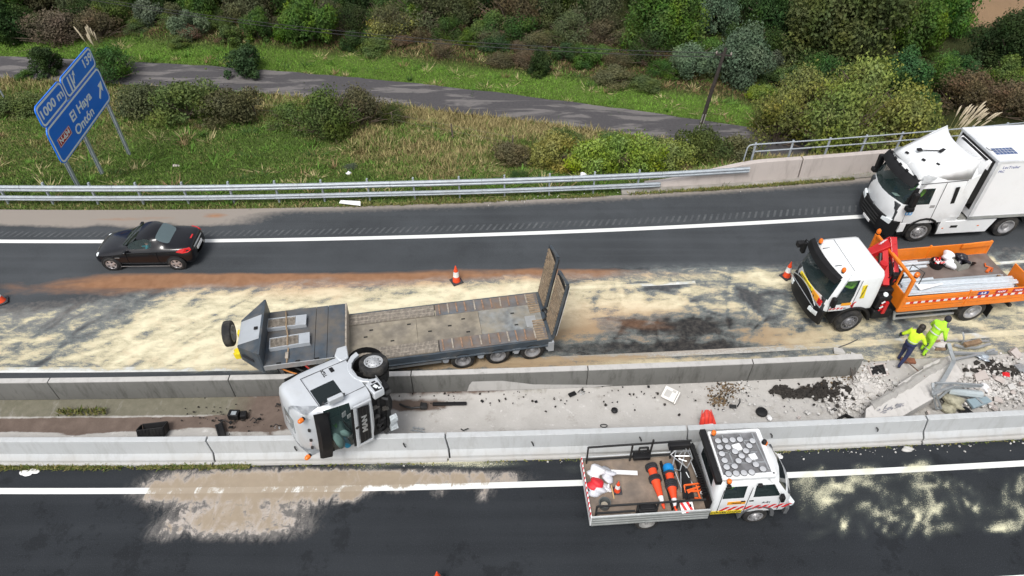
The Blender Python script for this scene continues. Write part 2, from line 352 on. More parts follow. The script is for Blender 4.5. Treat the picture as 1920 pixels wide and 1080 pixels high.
def asphalt(name, base, paint=None):
    n = NT(name)
    big = n.noise(.35, 5, .55); fine = n.noise(38, 3, .7); mid = n.noise(3.2, 6, .6, .4)
    a = n.mix(n.rng(big, .3, .7), tuple(v * .85 for v in base), tuple(v * 1.22 for v in base))
    a = n.mix(n.rng(fine, .56, .82), a, tuple(v * 3.0 + .01 for v in base))
    a = n.mix(n.rng(fine, .42, .25), a, tuple(v * .35 for v in base))
    # long tracks polished and dusted along the lanes
    tr = n.noise(1.0, 4, .5, 0, n.mapp((.05, 1.6, 1), (0, 0, R_(-3))))
    a = n.mix(n.ma('MULTIPLY', n.rng(tr, .45, .75), .35), a, tuple(v * 1.7 + .012 for v in base))
    bl = n.rng(n.ma('ADD', n.noise(1.1, 9, .75), n.ma('MULTIPLY', n.noise(.22, 2), .5)), .80, .86); a = n.mix(n.ma('MULTIPLY', bl, .38 if base[0] < .03 else .10), a, tuple(v * .35 for v in base))
    if paint:
        a = n.mix(n.rng(n.ma('ADD', n.noise(14, 6, .7), n.ma('MULTIPLY', n.attr('wet'), .3)), .60, .78), (.74, .75, .73), tuple(.3 + v for v in base))
        a = n.mix(n.ma('MULTIPLY', n.attr('wet'), .72), a, (.30, .235, .165))
    wet = n.attr('wet')
    wm = n.rng(n.ma('ADD', wet, n.ma('MULTIPLY', n.ma('SUBTRACT', mid, .5), .9)), .32, .62)
    if not paint: a = n.mix(n.ma('MULTIPLY', wm, .8), a, (.012, .011, .010))
    dn = n.ma('ADD', n.attr('dust'), n.ma('MULTIPLY', n.ma('SUBTRACT', n.noise(5, 7, .65), .5), .6))
    a = n.mix(n.ma('MULTIPLY', n.rng(dn, .25, .9), .75), a, (.34, .30, .26))
    rn = n.ma('ADD', n.attr('red'), n.ma('MULTIPLY', n.ma('SUBTRACT', n.noise(1.3, 8, .6, .8, n.mapp((.5, 1.6, 1))), .5), .9))
    a = n.mix(n.ma('MULTIPLY', n.rng(rn, .3, .85), .85), a, n.mix(n.noise(2.5, 6), (.19, .085, .04), (.40, .22, .12)))
    # pale absorbent sand, swept in strokes
    s1 = n.noise(1.15, 7, .55, 1.3, n.mapp((.62, 1.5, 1), (0, 0, R_(28)))); s2 = n.noise(1.5, 7, .58, .9, n.mapp((.6, 1.8, 1), (0, 0, R_(-24)), (7, 3, 0)))
    s3 = n.noise(3.4, 9, .74, .6, n.mapp((.75, 1.4, 1), (0, 0, R_(20)))); gn = n.noise(26, 3, .9)
    t = n.ma('ADD', n.attr('sand'), n.ma('MULTIPLY', n.ma('SUBTRACT', s1, .5), .95))
    t = n.ma('ADD', t, n.ma('MULTIPLY', n.ma('SUBTRACT', s2, .5), .8)); t = n.ma('ADD', t, n.ma('MULTIPLY', n.ma('SUBTRACT', s3, .5), 1.5))
    t = n.ma('ADD', t, n.ma('MULTIPLY', n.ma('SUBTRACT', gn, .5), 1.1))
    if paint: t = n.ma('ADD', t, .18)
    gate = n.rng(n.attr('sand'), .03, .22)
    sa = n.ma('MULTIPLY', n.rng(t, .40, .72), gate, clamp=True)
    thin = n.ma('MULTIPLY', n.rng(t, -.1, .45), n.ma('MULTIPLY', gate, .42))
    a = n.mix(thin, a, (.30, .335, .325))
    pale = n.mix(n.rng(t, .7, 1.25), (.50, .45, .305), (.74, .68, .485)); pale = n.mix(n.ma('MULTIPLY', n.rng(n.noise(1.6, 7, .6), .52, .72), .7), pale, (.60, .49, .33))
    pale = n.mix(n.ma('MULTIPLY', n.attr('red'), .7), pale, (.50, .27, .15))
    pale = n.mix(n.ma('MULTIPLY', n.rng(n.attr('wet'), .08, .75), .8), pale, (.30, .20, .115))
    a = n.mix(n.ma('MULTIPLY', sa, .96), a, pale)
    # brown sand
    bt = n.ma('ADD', n.attr('brown'), n.ma('MULTIPLY', n.ma('SUBTRACT', n.noise(1.7, 9, .68, 1.2, n.mapp((1.5, .8, 1), (0, 0, R_(-18)))), .5), 1.9))
    bt = n.ma('ADD', bt, n.ma('MULTIPLY', n.ma('SUBTRACT', gn, .5), .35)); bg_ = n.rng(n.attr('brown'), .08, .3)
    bt = n.ma('ADD', bt, n.ma('MULTIPLY', n.ma('SUBTRACT', n.noise(24, 3, .85), .5), .35)); bcol = n.mix(n.rng(n.ma('SUBTRACT', bt, n.ma('MULTIPLY', n.attr('bpale'), .45)), .42, .8), (.44, .395, .355), n.mix(n.noise(3, 8, .65), (.26, .21, .155), (.38, .315, .235)))
    if not paint: a = n.mix(n.ma('MULTIPLY', n.rng(n.ma('ADD', bt, n.ma('MULTIPLY', n.ma('SUBTRACT', n.noise(15, 4, .9), .5), .9)), .08, .6), n.ma('MULTIPLY', bg_, .42)), a, (.34, .315, .29))
    bt = n.ma('SUBTRACT', bt, n.ma('MULTIPLY', n.attr('bpale'), n.rng(n.noise(2.3, 8, .7, 1.5, n.mapp((1, 1.6, 1), (0, 0, R_(25)), (3, 1, 0))), .42, .66, 0, .85)))
    a = n.mix(n.ma('MULTIPLY', n.rng(bt, .62, .90) if paint else n.rng(bt, .38, .66), n.ma('MULTIPLY', bg_, .94)), a, bcol)
    yt = n.ma('ADD', n.attr('yel'), n.ma('MULTIPLY', n.ma('SUBTRACT', n.noise(2.6, 8, .7, .8), .5), .7)); yt = n.ma('ADD', yt, n.ma('MULTIPLY', n.ma('SUBTRACT', n.noise(26, 3, .85), .5), 1.5))
    a = n.mix(n.ma('MULTIPLY', n.rng(n.attr('yel'), .08, .5), .22), a, (.20, .23, .20)); a = n.mix(n.ma('MULTIPLY', n.rng(yt, .36, .92), n.rng(n.attr('yel'), .03, .3, 0, .9)), a, (.74, .71, .50))
    ro = n.rng(wm, 0, 1, .82, .45)
    return n.out(a, .78 if paint else ro, n.ma('ADD', fine, n.ma('MULTIPLY', sa, .8)), .35, .012, spec=.16)
m_asph_f = asphalt('asphalt_far', (.050, .055, .060)); m_asph_n = asphalt('asphalt_near', (.021, .024, .028))
m_paint_f = asphalt('road_paint_far', (.12, .12, .12), True)

def sheet(name, v0, v1, x0, x1, dx, dv, z, mat, kind='structure', attrs=True, flat=False, zf=None):
    xs = np.arange(x0, x1 + dx * .5, dx); vs = np.linspace(v0, v1, max(2, int(round((v1 - v0) / dv)) + 1))
    X, V = np.meshgrid(xs, vs); X = X.ravel(); V = V.ravel(); Yy = RY(V, X); nx, ny = len(xs), len(vs)
    Zz = np.full(len(X), z) if zf is None else zf(X, V)
    ii = (np.arange(ny - 1)[:, None] * nx + np.arange(nx - 1)[None]).ravel()
    o = arrmesh(name, np.c_[X, Yy, Zz], np.c_[ii, ii + 1, ii + nx + 1, ii + nx], mat, road_attrs(X, Yy) if attrs else None, smooth=True)
    if kind: tag(o, kind=kind)
    return o
sheet('far_carriageway', 15.25, 25.5, -64, 64, .125, .125, 0, m_asph_f)
sheet('near_carriageway', -3, 12.3, -64, 64, .16, .16, 0, m_asph_n)
sheet('edge_line', 22.99, 23.22, -64, 64, .1, .08, .004, m_paint_f)
sheet('edge_line', 15.88, 16.12, -64, 64, .1, .08, .004, m_paint_f)
sheet('edge_line', 11.02, 11.22, -64, 64, .1, .08, .004, m_paint_f)
for a in (-48, -31.7, 2.1, 19): sheet('lane_dash', 19.53, 19.69, a, a + 5.1, .1, .08, .004, m_paint_f)
for a in (-35, -17.5, 10.6, 27.6): sheet('lane_dash', 7.63, 7.8, a, a + 5.1, .1, .08, .004, m_paint_f)
# rumble strip beside the edge line: short slanting bars
V = []; Fc = []
for k in range(-110, 130):
    x = k * .285; o = len(V)
    for dx, v in ((0, 23.42), (.10, 23.42), (.30, 23.82), (.20, 23.82)): V.append(tuple(W(v, x + dx, .006)))
    Fc.append((o, o + 1, o + 2, o + 3))
m_rum = pm('rumble_bar_grey', (.10, .108, .112), .9, var=.35, sc=6, dirt=(.052, .057, .062), damt=.9, dsc=1.3)
tag(arrmesh('rumble_strip', V, Fc, m_rum), kind='stuff')
# tar-filled cracks / old service road
n = NT('service_road_asphalt')
pt = n.ma('MULTIPLY', n.rng(n.noise(.7, 8, .62, .5, n.mapp((.28, 1.5, 1), (0, 0, R_(-12)))), .50, .56), .75)
a = n.mix(pt, n.mix(n.noise(6, 6), (.055, .053, .057), (.10, .095, .098)), n.mix(n.noise(5, 6), (.15, .14, .14), (.22, .205, .195)))
m_srv = n.out(a, .9, n.noise(20, 5), .3, .02, spec=.15)
xs = np.arange(-70, 20.1, .5); vs = np.linspace(0, 1, 6); Xg, Vg = np.meshgrid(xs, vs); Xg = Xg.ravel(); Vg = Vg.ravel()
Yg_ = SN(Xg) + (SF(Xg) - SN(Xg)) * Vg + (vn(Xg, Vg * 0, .9, 77) - .5) * .25 * (np.abs(Vg - .5) > .4); nxg = len(xs)
ii = (np.arange(5)[:, None] * nxg + np.arange(nxg - 1)[None]).ravel()
tag(arrmesh('service_road', np.c_[Xg, Yg_, np.full(len(Xg), SRZ + .02)], np.c_[ii, ii + 1, ii + nxg + 1, ii + nxg], m_srv, smooth=True), kind='structure')

# median floor
def medz(X, V):
    z = np.interp(V, [12.0, 12.45, 12.9, 13.5, 14.2, 14.75, 15.3], [.0, .01, -.02, -.07, -.03, .02, -.01]); return z + (vn(X, V, 2.5, 8) - .5) * .03 * (V > 12.5) * (V < 15) - .02 + .0 * X
n = NT('median_concrete')
a = n.mix(n.noise(1.3, 8, .6), (.34, .325, .305), (.53, .515, .49)); a = n.mix(n.rng(n.noise(1.2, 9, .75), .56, .72), a, (.25, .23, .20)); a = n.mix(n.rng(n.noise(5, 9, .7), .60, .72), a, (.62, .61, .59))
a = n.mix(n.rng(n.noise(24, 3, .8), .68, .80), a, (.10, .09, .08))
mt = n.ma('ADD', n.attr('mud'), n.ma('MULTIPLY', n.ma('SUBTRACT', n.noise(1.8, 8, .65, .5), .5), .8)); a = n.mix(n.rng(mt, .4, .62), a, n.mix(n.noise(3, 7), (.085, .062, .050), (.20, .155, .13)))
gt = n.ma('ADD', n.attr('moss'), n.ma('MULTIPLY', n.ma('SUBTRACT', n.noise(2.6, 8, .65, .2, n.mapp((1.8, .7, 1))), .5), .7)); a = n.mix(n.rng(gt, .4, .8), a, n.mix(n.noise(4, 7), (.105, .102, .072), (.215, .20, .155)))
st = n.ma('ADD', n.attr('soil'), n.ma('MULTIPLY', n.ma('SUBTRACT', n.noise(4, 9, .75, .4), .5), 1.1)); a = n.mix(n.rng(st, .42, .58), a, (.045, .036, .028))
m_med = n.out(a, .9, n.noise(12, 8, .7), .5, .03, spec=.2)
o = sheet('median_floor', 12.02, 15.3, -64, 64, .16, .16, -.01, m_med, attrs=False, zf=medz)
co = np.empty(len(o.data.vertices) * 3, np.float32); o.data.vertices.foreach_get('co', co); co = co.reshape(-1, 3); u, v = Qn(co[:, 0], co[:, 1], co[:, 2])
vv = co[:, 1] - (RY(13, co[:, 0]) - 13)
wv = (vn(co[:, 0], co[:, 1] * 0, .5, 91) - .5) * .35
dk = {'mud': .95 * sst(13.25, 13.4, vv + wv) * sst(13.98, 13.88, vv) * sst(600, 500, u) * .9 + .8 * sst(13.0, 13.1, vv) * sst(560, 500, u) * sst(390, 430, u) * .5 + .95 * el(u, v, 780, 760, 90, 12) + .75 * el(u, v, 560, 770, 130, 30) + .75 * sst(14.15, 14.25, vv) * el(u, v, 820, 730, 180, 12) + .45 * el(u, v, 1740, 720, 40, 24),
      'moss': .85 * sst(13.86, 13.98, vv) * sst(560, 400, u) + .55 * el(u, v, 1000, 733, 60, 8) + .6 * el(u, v, 1120, 725, 20, 7) + .2 * el(u, v, 1050, 750, 60, 16),
      'soil': .9 * el(u, v, 1530, 735, 70, 13) + .5 * el(u, v, 1360, 735, 22, 12) + .7 * el(u, v, 1870, 695, 60, 12) + .35 * el(u, v, 1650, 720, 50, 20) + .4 * el(u, v, 1450, 708, 60, 8)}
for k, q in dk.items():
    at = o.data.attributes.new(k, 'FLOAT', 'POINT'); at.data.foreach_set('value', np.clip(q, 0, 1).astype(np.float32))

# ---- concrete barriers, one object per cast length
def conc(name, a, b, dirt, damt, grime=None, low=None):
    n = NT(name); c = n.mix(n.noise(.9, 8, .6), a, b)
    c = n.mix(n.ma('MULTIPLY', n.rng(n.noise(2.2, 9, .7, .2, n.mapp((1.6, 1, .35))), .5, .78), damt), c, dirt)
    c = n.mix(n.ma('MULTIPLY', n.rng(n.noise(22, 4, .75), .64, .8), .5), c, tuple(v * .5 for v in dirt))
    if low:
        sx = n.n.new('ShaderNodeSeparateXYZ'); n.l.new(n.tc, sx.inputs[0])
        h = n.ma('ADD', sx.outputs[2], n.ma('MULTIPLY', n.ma('SUBTRACT', n.noise(1.6, 7, .6), .5), .5)); c = n.mix(n.ma('MULTIPLY', n.rng(h, .32, .02), .65), c, low)
    return n.out(c, .88, n.noise(30, 5), .25, .01, spec=.2)
m_con_n = conc('pale_concrete', (.43, .45, .46), (.52, .535, .54), (.31, .31, .30), .65, low=(.40, .375, .34))
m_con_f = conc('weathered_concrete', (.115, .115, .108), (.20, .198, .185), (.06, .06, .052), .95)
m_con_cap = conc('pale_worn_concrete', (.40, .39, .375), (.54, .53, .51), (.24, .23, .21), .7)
m_con_p = conc('parapet_concrete', (.42, .375, .35), (.52, .47, .44), (.25, .22, .20), .6)
def barrier(name, label, x0, x1, v, prof, mats, group, mi=None, cat='barrier', skew=0., step=.6, capsplit=None):
    """prof: list of (dv, z) closed outline"""
    nseg = max(2, int((x1 - x0) / step)); xm = (x0 + x1) / 2; base = W(v, xm)
    rings = []
    for k in range(nseg + 1):
        x = x0 + (x1 - x0) * k / nseg; r = []
        for dv, z in prof:
            e = skew * (1 if z < .35 else -1) * (.5 if .3 < z < .6 else 1) * (1 if k in (0, nseg) else 0)
            r.append(W(v + dv, x + e, z) - base)
        rings.append(r)
    mb = MB(); mb.loft(rings, True); o = mb.build(name, mats, bevel=.014, smooth=25)
    o.location = base; tag(o, label, cat, group); return o
NP = [(0, .9), (-.19, .9), (-.235, .33), (-.36, .16), (-.375, 0.0), (.12, 0.0), (.05, .3)]
lab = ['pale concrete barrier length at the left edge of the frame, before the first joint', 'pale concrete barrier length under the overturned cab, clean and unbroken',
       'pale concrete barrier length between the wrecked cab and the crew pickup', 'pale concrete barrier length behind the crew pickup cab and below the broken slab', 'pale concrete barrier length at the right edge below the rubble',]
js = [-23.6, -16.35, -9.12, -1.96, 5.38, 12.84, 20.3, 27.6]
for i in range(7):
    L = {1: lab[0], 2: lab[1], 3: lab[2], 4: lab[3], 5: lab[4]}.get(i, 'pale concrete barrier length beyond the left edge of the frame' if i == 0 else 'pale concrete barrier length beyond the right edge of the frame')
    o = barrier('concrete_barrier', L, js[i] + .025, js[i + 1] - .025, 12.43, NP, m_con_n, 'pale barriers along the near carriageway', skew=.05)
    # low footing lip along the road side
    mb = MB(); b0 = o.location; k = 8
    mb.loft([[W(12.43 + dv, js[i] + .03 + (js[i + 1] - js[i] - .06) * t / k, z) - b0 for dv, z in ((-.372, .0), (-.372, .075), (-.45, .07), (-.47, 0.0))] for t in range(k + 1)], True)
    mb.build('footing', m_con_n, o, smooth=25)
    for t in ((.35, .62), (.8, .7)):
        if i in (2, 3, 4): MB().tube([W(12.43 - .23, js[i] + 7.3 * t[0], t[1]) - b0, W(12.43 - .30, js[i] + 7.3 * t[0] + .03, t[1]) - b0, W(12.43 - .29, js[i] + 7.3 * t[0] + .06, t[1] - .12) - b0], .022, 6).build('lifting_loop', pm('dark_steel', (.05, .05, .05), .5, .6), o)
FP = [(0, .9), (-.2, .9), (-.215, .86), (-.19, 0), (.42, 0), (.40, .1), (.2, .3), (.06, .8)]
jf = [-26.8, -21, -15, -9.2, -3.3, 2.5, 8.0, 11.75]
labf = ['weathered grey barrier length at the far left behind the muddy gutter', 'weathered grey barrier length left of the lowbed front, mossy at the foot', 'weathered grey barrier length behind the overturned cab', 'weathered grey barrier length behind the wheel of the overturned tractor, with pale triangular patch', 'weathered grey barrier length in the middle, beyond the strewn gutter', 'weathered grey barrier end length, broken off beside the open drain']
for i in range(7):
    L = 'weathered grey barrier length outside the left edge of the frame' if i == 0 else labf[i - 1]
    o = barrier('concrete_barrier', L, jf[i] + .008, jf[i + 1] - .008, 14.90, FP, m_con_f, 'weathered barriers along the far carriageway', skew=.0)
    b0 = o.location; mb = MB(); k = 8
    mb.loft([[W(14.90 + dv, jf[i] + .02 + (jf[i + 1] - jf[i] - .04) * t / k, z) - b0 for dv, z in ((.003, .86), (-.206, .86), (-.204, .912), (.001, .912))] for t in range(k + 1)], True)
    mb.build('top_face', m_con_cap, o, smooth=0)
# pale repair patch on the weathered barrier
mb = MB(); pts = [(880, 722), (898, 700), (906, 698), (925, 712), (1000, 721), (1150, 722), (1110, 728), (1000, 731), (890, 738), (876, 736)]
def onface(px, py, v):  # point on the near vertical face of a barrier line
    d = ray(px, py); c = Vector((0, 0, CAMH)); t = 15.
    for _ in range(60):
        p = c + d * t; t += (float(RY(v, p.x)) - p.y) / d.y
    return c + d * t
q = [onface(a, b, 14.695) for a, b in pts]; mb.add([(p.x, p.y, max(.02, p.z)) for p in q] + [(p.x, p.y + .004, max(.02, p.z)) for p in q], [tuple(range(len(q)))] + [(i, (i + 1) % len(q), (i + 1) % len(q) + len(q), i + len(q)) for i in range(len(q))])
pb = [b for b in COL.objects if b.name.startswith('concrete_barrier') and b.get('label', '').startswith('weathered grey barrier length behind the wheel')][0]
po = mb.build('repair_patch', m_con_cap, pb, smooth=0); po.matrix_parent_inverse = Matrix.Translation(-pb.location)

# parapet on the far right with ramped end
PP = [(0, 1.05), (.26, 1.05), (.40, 0), (-.1, 0)]
def parapet(x0, x1, h0, h1, label):
    base = W(25.95, x0); rings = []
    for k in range(13):
        t = k / 12; x = x0 + (x1 - x0) * t; h = (h0 + (h1 - h0) * sst(0, 1, min(1, t * 1.3))) / 1.05
        rings.append([W(25.95 + dv, x, z * h - .1) - base for dv, z in PP])
    o = MB().loft(rings, True).build('parapet_wall', m_con_p, bevel=.02, smooth=25); o.location = base; tag(o, label, 'barrier', 'concrete parapet lengths at the right'); return o
parapet(6.1, 13.35, .32, 1.12, 'brownish concrete parapet length sloping down to the end of the guardrail')
parapet(13.41, 22.6, 1.12, 1.15, 'brownish full height parapet length behind the white articulated lorry'); parapet(22.66, 34, 1.15, 1.15, 'brownish parapet length beyond the right edge of the frame')
# kerb strip at parapet foot
mb = MB(); mb.loft([[W(25.55 + dv, x, z) for dv, z in ((0, -.1), (0, .03), (.45, .06), (.45, -.1))] for x in np.arange(5.0, 34, 1.)], True)
tag(mb.build('kerb_strip', pm('dusty_concrete', (.34, .32, .29), .9, var=.25, sc=4, dirt=(.12, .11, .09), damt=.7, dsc=2), bevel=.01, smooth=25), kind='structure')
# steel guardrail: beams and posts
m_galv = pm('galvanised_steel', (.40, .44, .475), .45, .3, var=.12, sc=5, dirt=(.28, .28, .27), damt=.35)
gv = lambda x: float(np.interp(x, [-6, 7, 12.5], [26.0, 25.78, 25.74]))
rail = thing('guardrail', 'long galvanised steel guardrail on posts between the road and the grass bank', 'guardrail', W(26, -10))
b0 = rail.location
def wbeam(x0, x1, zc, hh, name):
    n_ = int((x1 - x0) / 1.); prof = [(0, -1), (.0, -.8), (-.07, -.55), (-.07, -.3), (0, 0), (-.07, .3), (-.07, .55), (0, .8), (0, 1), (.015, 1), (.012, 0), (.015, -1)]
    MB().loft([[W(gv(x) + dv, x, zc + hh * z) - b0 for dv, z in prof] for x in np.linspace(x0, x1, n_)], True).build(name, m_galv, rail, smooth=20)
for x0, x1 in [(-46 + 4.06 * k, -46 + 4.06 * (k + 1) - .012) for k in range(14)]:
    wbeam(x0, min(x1, 12.2), .78, .16, 'beam'); 
    if x0 < 7: wbeam(x0, min(x1, 8.6), .26, .13, 'lower_beam')
for k in range(27):
    x = -45 + 2.03 * k
    if x > 7.4: break
    p = W(gv(x) + .06, x) - b0
    MB().bx(p.x - .035, p.x + .035, p.y, p.y + .11, -.5, 1.02).bx(p.x - .06, p.x + .06, p.y - .03, p.y, .62, .92).build('post', m_galv, rail, smooth=0)
# railing behind the parapet
rl = thing('steel_railing', 'two bar galvanised railing behind the concrete parapet at the right', 'railing', W(26.5, 11.3)); b0 = rl.location
for z, x0 in ((1.6, 11.0), (1.22, 11.2)):
    pth = [W(26.55, x, z) - b0 for x in np.arange(x0, 30, 1.2)]
    if z > 1.5: pth = [W(26.55, 10.75, .75) - b0, W(26.55, 10.78, 1.45) - b0, W(26.55, 10.85, 1.57) - b0] + pth
    MB().tube(pth, .032, 8).build('rail', m_galv, rl)
for x in np.arange(11.15, 30, 1.78):
    p = W(26.6, x) - b0; MB().bx(p.x - .045, p.x + .045, p.y - .03, p.y + .03, -.2, 1.66).build('post', m_galv, rl, bevel=.01)
# ================================================================== VEGETATION
def leafmat(name):
    n = NT(name); oi = n.n.new('ShaderNodeObjectInfo'); at = n.n.new('ShaderNodeAttribute'); at.attribute_name = 'tone'
    hv = n.n.new('ShaderNodeHueSaturation'); n.l.new(oi.outputs['Color'], hv.inputs['Color'])
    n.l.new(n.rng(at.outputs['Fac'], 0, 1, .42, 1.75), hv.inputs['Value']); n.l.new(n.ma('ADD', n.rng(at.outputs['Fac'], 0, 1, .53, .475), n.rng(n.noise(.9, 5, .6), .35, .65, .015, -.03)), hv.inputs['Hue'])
    n.l.new(n.rng(n.noise(1.1, 4), .3, .7, .8, 1.12), hv.inputs['Saturation'])
    n.out(hv.outputs[0], .75, spec=.12)
    tr = n.n.new('ShaderNodeBsdfTranslucent'); n.l.new(hv.outputs[0], tr.inputs[0]); ms = n.n.new('ShaderNodeMixShader'); ms.inputs[0].default_value = .12
    n.l.new(n.b.outputs[0], ms.inputs[1]); n.l.new(tr.outputs[0], ms.inputs[2]); n.l.new(ms.outputs[0], n.n['Material Output'].inputs[0]); return n.m
m_leaf = leafmat('leaves')
m_bark = pm('bark', (.09, .07, .05), .95, var=.3, sc=8, bump=.5)
m_twig = pm('twig', (.16, .12, .09), .95, var=.3, sc=8)
def crown_mesh(name, nl, R, leaf, seed, flat=1., lobes=16, up=.0, elong=1., wild=.25):
    """crown of radius R (unit footprint) made of many small leaf faces gathered in lobes; sits with its foot at z=0"""
    r = np.random.default_rng(seed); ctr = []; rad = []
    for k in range(lobes):
        a = r.uniform(0, 2 * np.pi); e = r.uniform(-.35, 1) ; rr = r.uniform(.35, .78)
        cz = np.sin(e * np.pi / 2) * rr; cr = np.cos(e * np.pi / 2) * rr
        ctr.append((np.cos(a) * cr, np.sin(a) * cr, cz)); rad.append(r.uniform(.17, .42) * (1 - .25 * rr))
    ctr = np.array(ctr); rad = np.array(rad); w = rad ** 2; w /= w.sum()
    k = r.choice(lobes, nl, p=w); d = r.normal(size=(nl, 3)); d[:, 2] += .25; d /= np.linalg.norm(d, axis=1)[:, None]
    rr = rad[k] * (1 + r.normal(size=nl) * .10 - r.exponential(.16, nl)); rr *= 1 + wild * (r.random(nl) < .16) * r.random(nl)
    c = ctr[k] + d * rr[:, None]
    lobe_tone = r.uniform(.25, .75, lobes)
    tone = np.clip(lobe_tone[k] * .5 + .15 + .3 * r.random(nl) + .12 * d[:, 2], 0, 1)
    c[:, 2] = (c[:, 2] * flat + .45 * flat + .3 * (1 - flat)) * elong
    c[:, 2] = np.maximum(c[:, 2], .02 + .1 * r.random(nl)); c = c * R
    nrm = d + r.normal(size=(nl, 3)) * .75; nrm /= np.linalg.norm(nrm, axis=1)[:, None]
    t = np.cross(nrm, r.normal(size=(nl, 3))); t /= np.linalg.norm(t, axis=1)[:, None] + 1e-9; b = np.cross(nrm, t)
    s = leaf * r.uniform(.6, 1.35, nl)[:, None]
    V = np.stack([c - t * s * .55, c - b * s * .32 + nrm * s * .08, c + t * s * .6, c + b * s * .34 + nrm * s * .08], 1).reshape(-1, 3)
    F = np.arange(nl * 4).reshape(-1, 4)
    return arrmesh(name, V, F, m_leaf, {'tone': ('FLOAT', np.repeat(tone, 4))}, link=False)
def trunk_mesh(name, R, h, seed):
    r = random.Random(seed); mb = MB(); top = Vector((r.uniform(-.1, .1) * R, r.uniform(-.1, .1) * R, h))
    mb.tube([(0, 0, -.4), top * .5 + Vector((.03 * R, 0, 0)), top], [.07 * R, .05 * R, .035 * R], 7)
    for k in range(6):
        a = r.uniform(0, 6.28); s = top * r.uniform(.35, .95); e = s + Vector((math.cos(a) * R * .6, math.sin(a) * R * .6, R * r.uniform(.2, .6)))
        mb.tube([s, (s + e) / 2 + Vector((0, 0, .06 * R)), e], [.035 * R, .022 * R, .009 * R], 5)
    o = mb.build(name, m_bark, None); me = o.data; bpy.data.objects.remove(o); return me
# shared shapes: shrub (r about 1), bush (r about 1.6), tree (r about 3), low bramble
CR = {'shrub': [crown_mesh('shrub_crown', 5200, 1.0, .085, 100 + i, .95, 16, wild=.5) for i in range(4)],
      'bush': [crown_mesh('bush_crown', 10000, 1.6, .105, 200 + i, .92, 24, wild=.5) for i in range(4)],
      'tree': [crown_mesh('tree_crown', 24000, 3.0, .15, 300 + i, 1.0, 46, wild=.45) for i in range(5)],
      'bramble': [crown_mesh('bramble_crown', 6000, 1.3, .075, 400 + i, .55, 26, wild=.9) for i in range(4)],
      'scrub': [crown_mesh('scrub_crown', 7000, 1.5, .085, 500 + i, .8, 34, wild=.9) for i in range(3)]}
def twig_mesh(seed):
    r = random.Random(seed); mb = MB()
    for k in range(44):
        a = r.uniform(0, 6.28); e = r.uniform(.2, 1.4); d = Vector((math.cos(a) * math.cos(e), math.sin(a) * math.cos(e), math.sin(e))); l = r.uniform(1.1, 1.75); b = Vector((d.x * .2, d.y * .2, 0)); m = b + d * l * .55 + Vector((r.uniform(-.15, .15), r.uniform(-.15, .15), .05))
        mb.tube([b, m, b + d * l + Vector((r.uniform(-.2, .2), r.uniform(-.2, .2), 0))], [.022, .014, .005], 4)
    o = mb.build('twigs', m_twig, None); me = o.data; bpy.data.objects.remove(o); return me
TW = [twig_mesh(i) for i in range(2)]
TRK = {k: trunk_mesh('trunk', {'shrub': 1, 'bush': 1.6, 'tree': 3, 'bramble': 1, 'scrub': 1.4}[k], {'shrub': .5, 'bush': .9, 'tree': 2.2, 'bramble': .3, 'scrub': .8}[k], 5) for k in CR}
RAD = {'shrub': 1.0, 'bush': 1.6, 'tree': 3.0, 'bramble': 1.3, 'scrub': 1.5}
TN = {'dark': (.027, .054, .014), 'mid': (.043, .088, .018), 'bright': (.060, .128, .020), 'olive': (.070, .108, .028), 'grey': (.088, .122, .072), 'teal': (.034, .080, .026), 'yellow': (.165, .182, .045),
      'brown': (.098, .082, .042), 'rust': (.108, .086, .048), 'lime': (.145, .225, .030), 'drab': (.082, .092, .042)}
_n = [0]
def plant(p, kind, tone, r, label, group=None, name=None, hz=1., jit=.12, cat=None):
    _n[0] += 1; rd = random.Random(_n[0] * 13); s = r / RAD[kind]
    nm = name or {'tree': 'broadleaf_tree', 'bush': 'bush', 'shrub': 'shrub', 'bramble': 'bramble', 'scrub': 'scrub_bush'}[kind]
    o = thing(nm, label, cat or {'tree': 'tree', 'bush': 'bush', 'shrub': 'shrub', 'bramble': 'bramble', 'scrub': 'bush'}[kind], (p.x, p.y, p.z - .05 * s), rd.uniform(0, 6.28), group)
    o.scale = (s * rd.uniform(.92, 1.08), s * rd.uniform(.92, 1.08), s * hz * rd.uniform(.92, 1.08))
    c = bpy.data.objects.new('crown', rd.choice(CR[kind])); COL.objects.link(c); c.parent = o
    t = TN[tone]; j = [1 + rd.uniform(-jit, jit) for _ in range(3)]; v = 1 + rd.uniform(-.15, .15); c.color = (t[0] * j[0] * v, t[1] * j[1] * v, t[2] * j[2] * v, 1)
    k = bpy.data.objects.new('trunk', TRK[kind]); COL.objects.link(k); k.parent = o
    if kind == 'scrub' and tone != 'bright': w_ = bpy.data.objects.new('twigs', rd.choice(TW)); COL.objects.link(w_); w_.parent = o
    return o
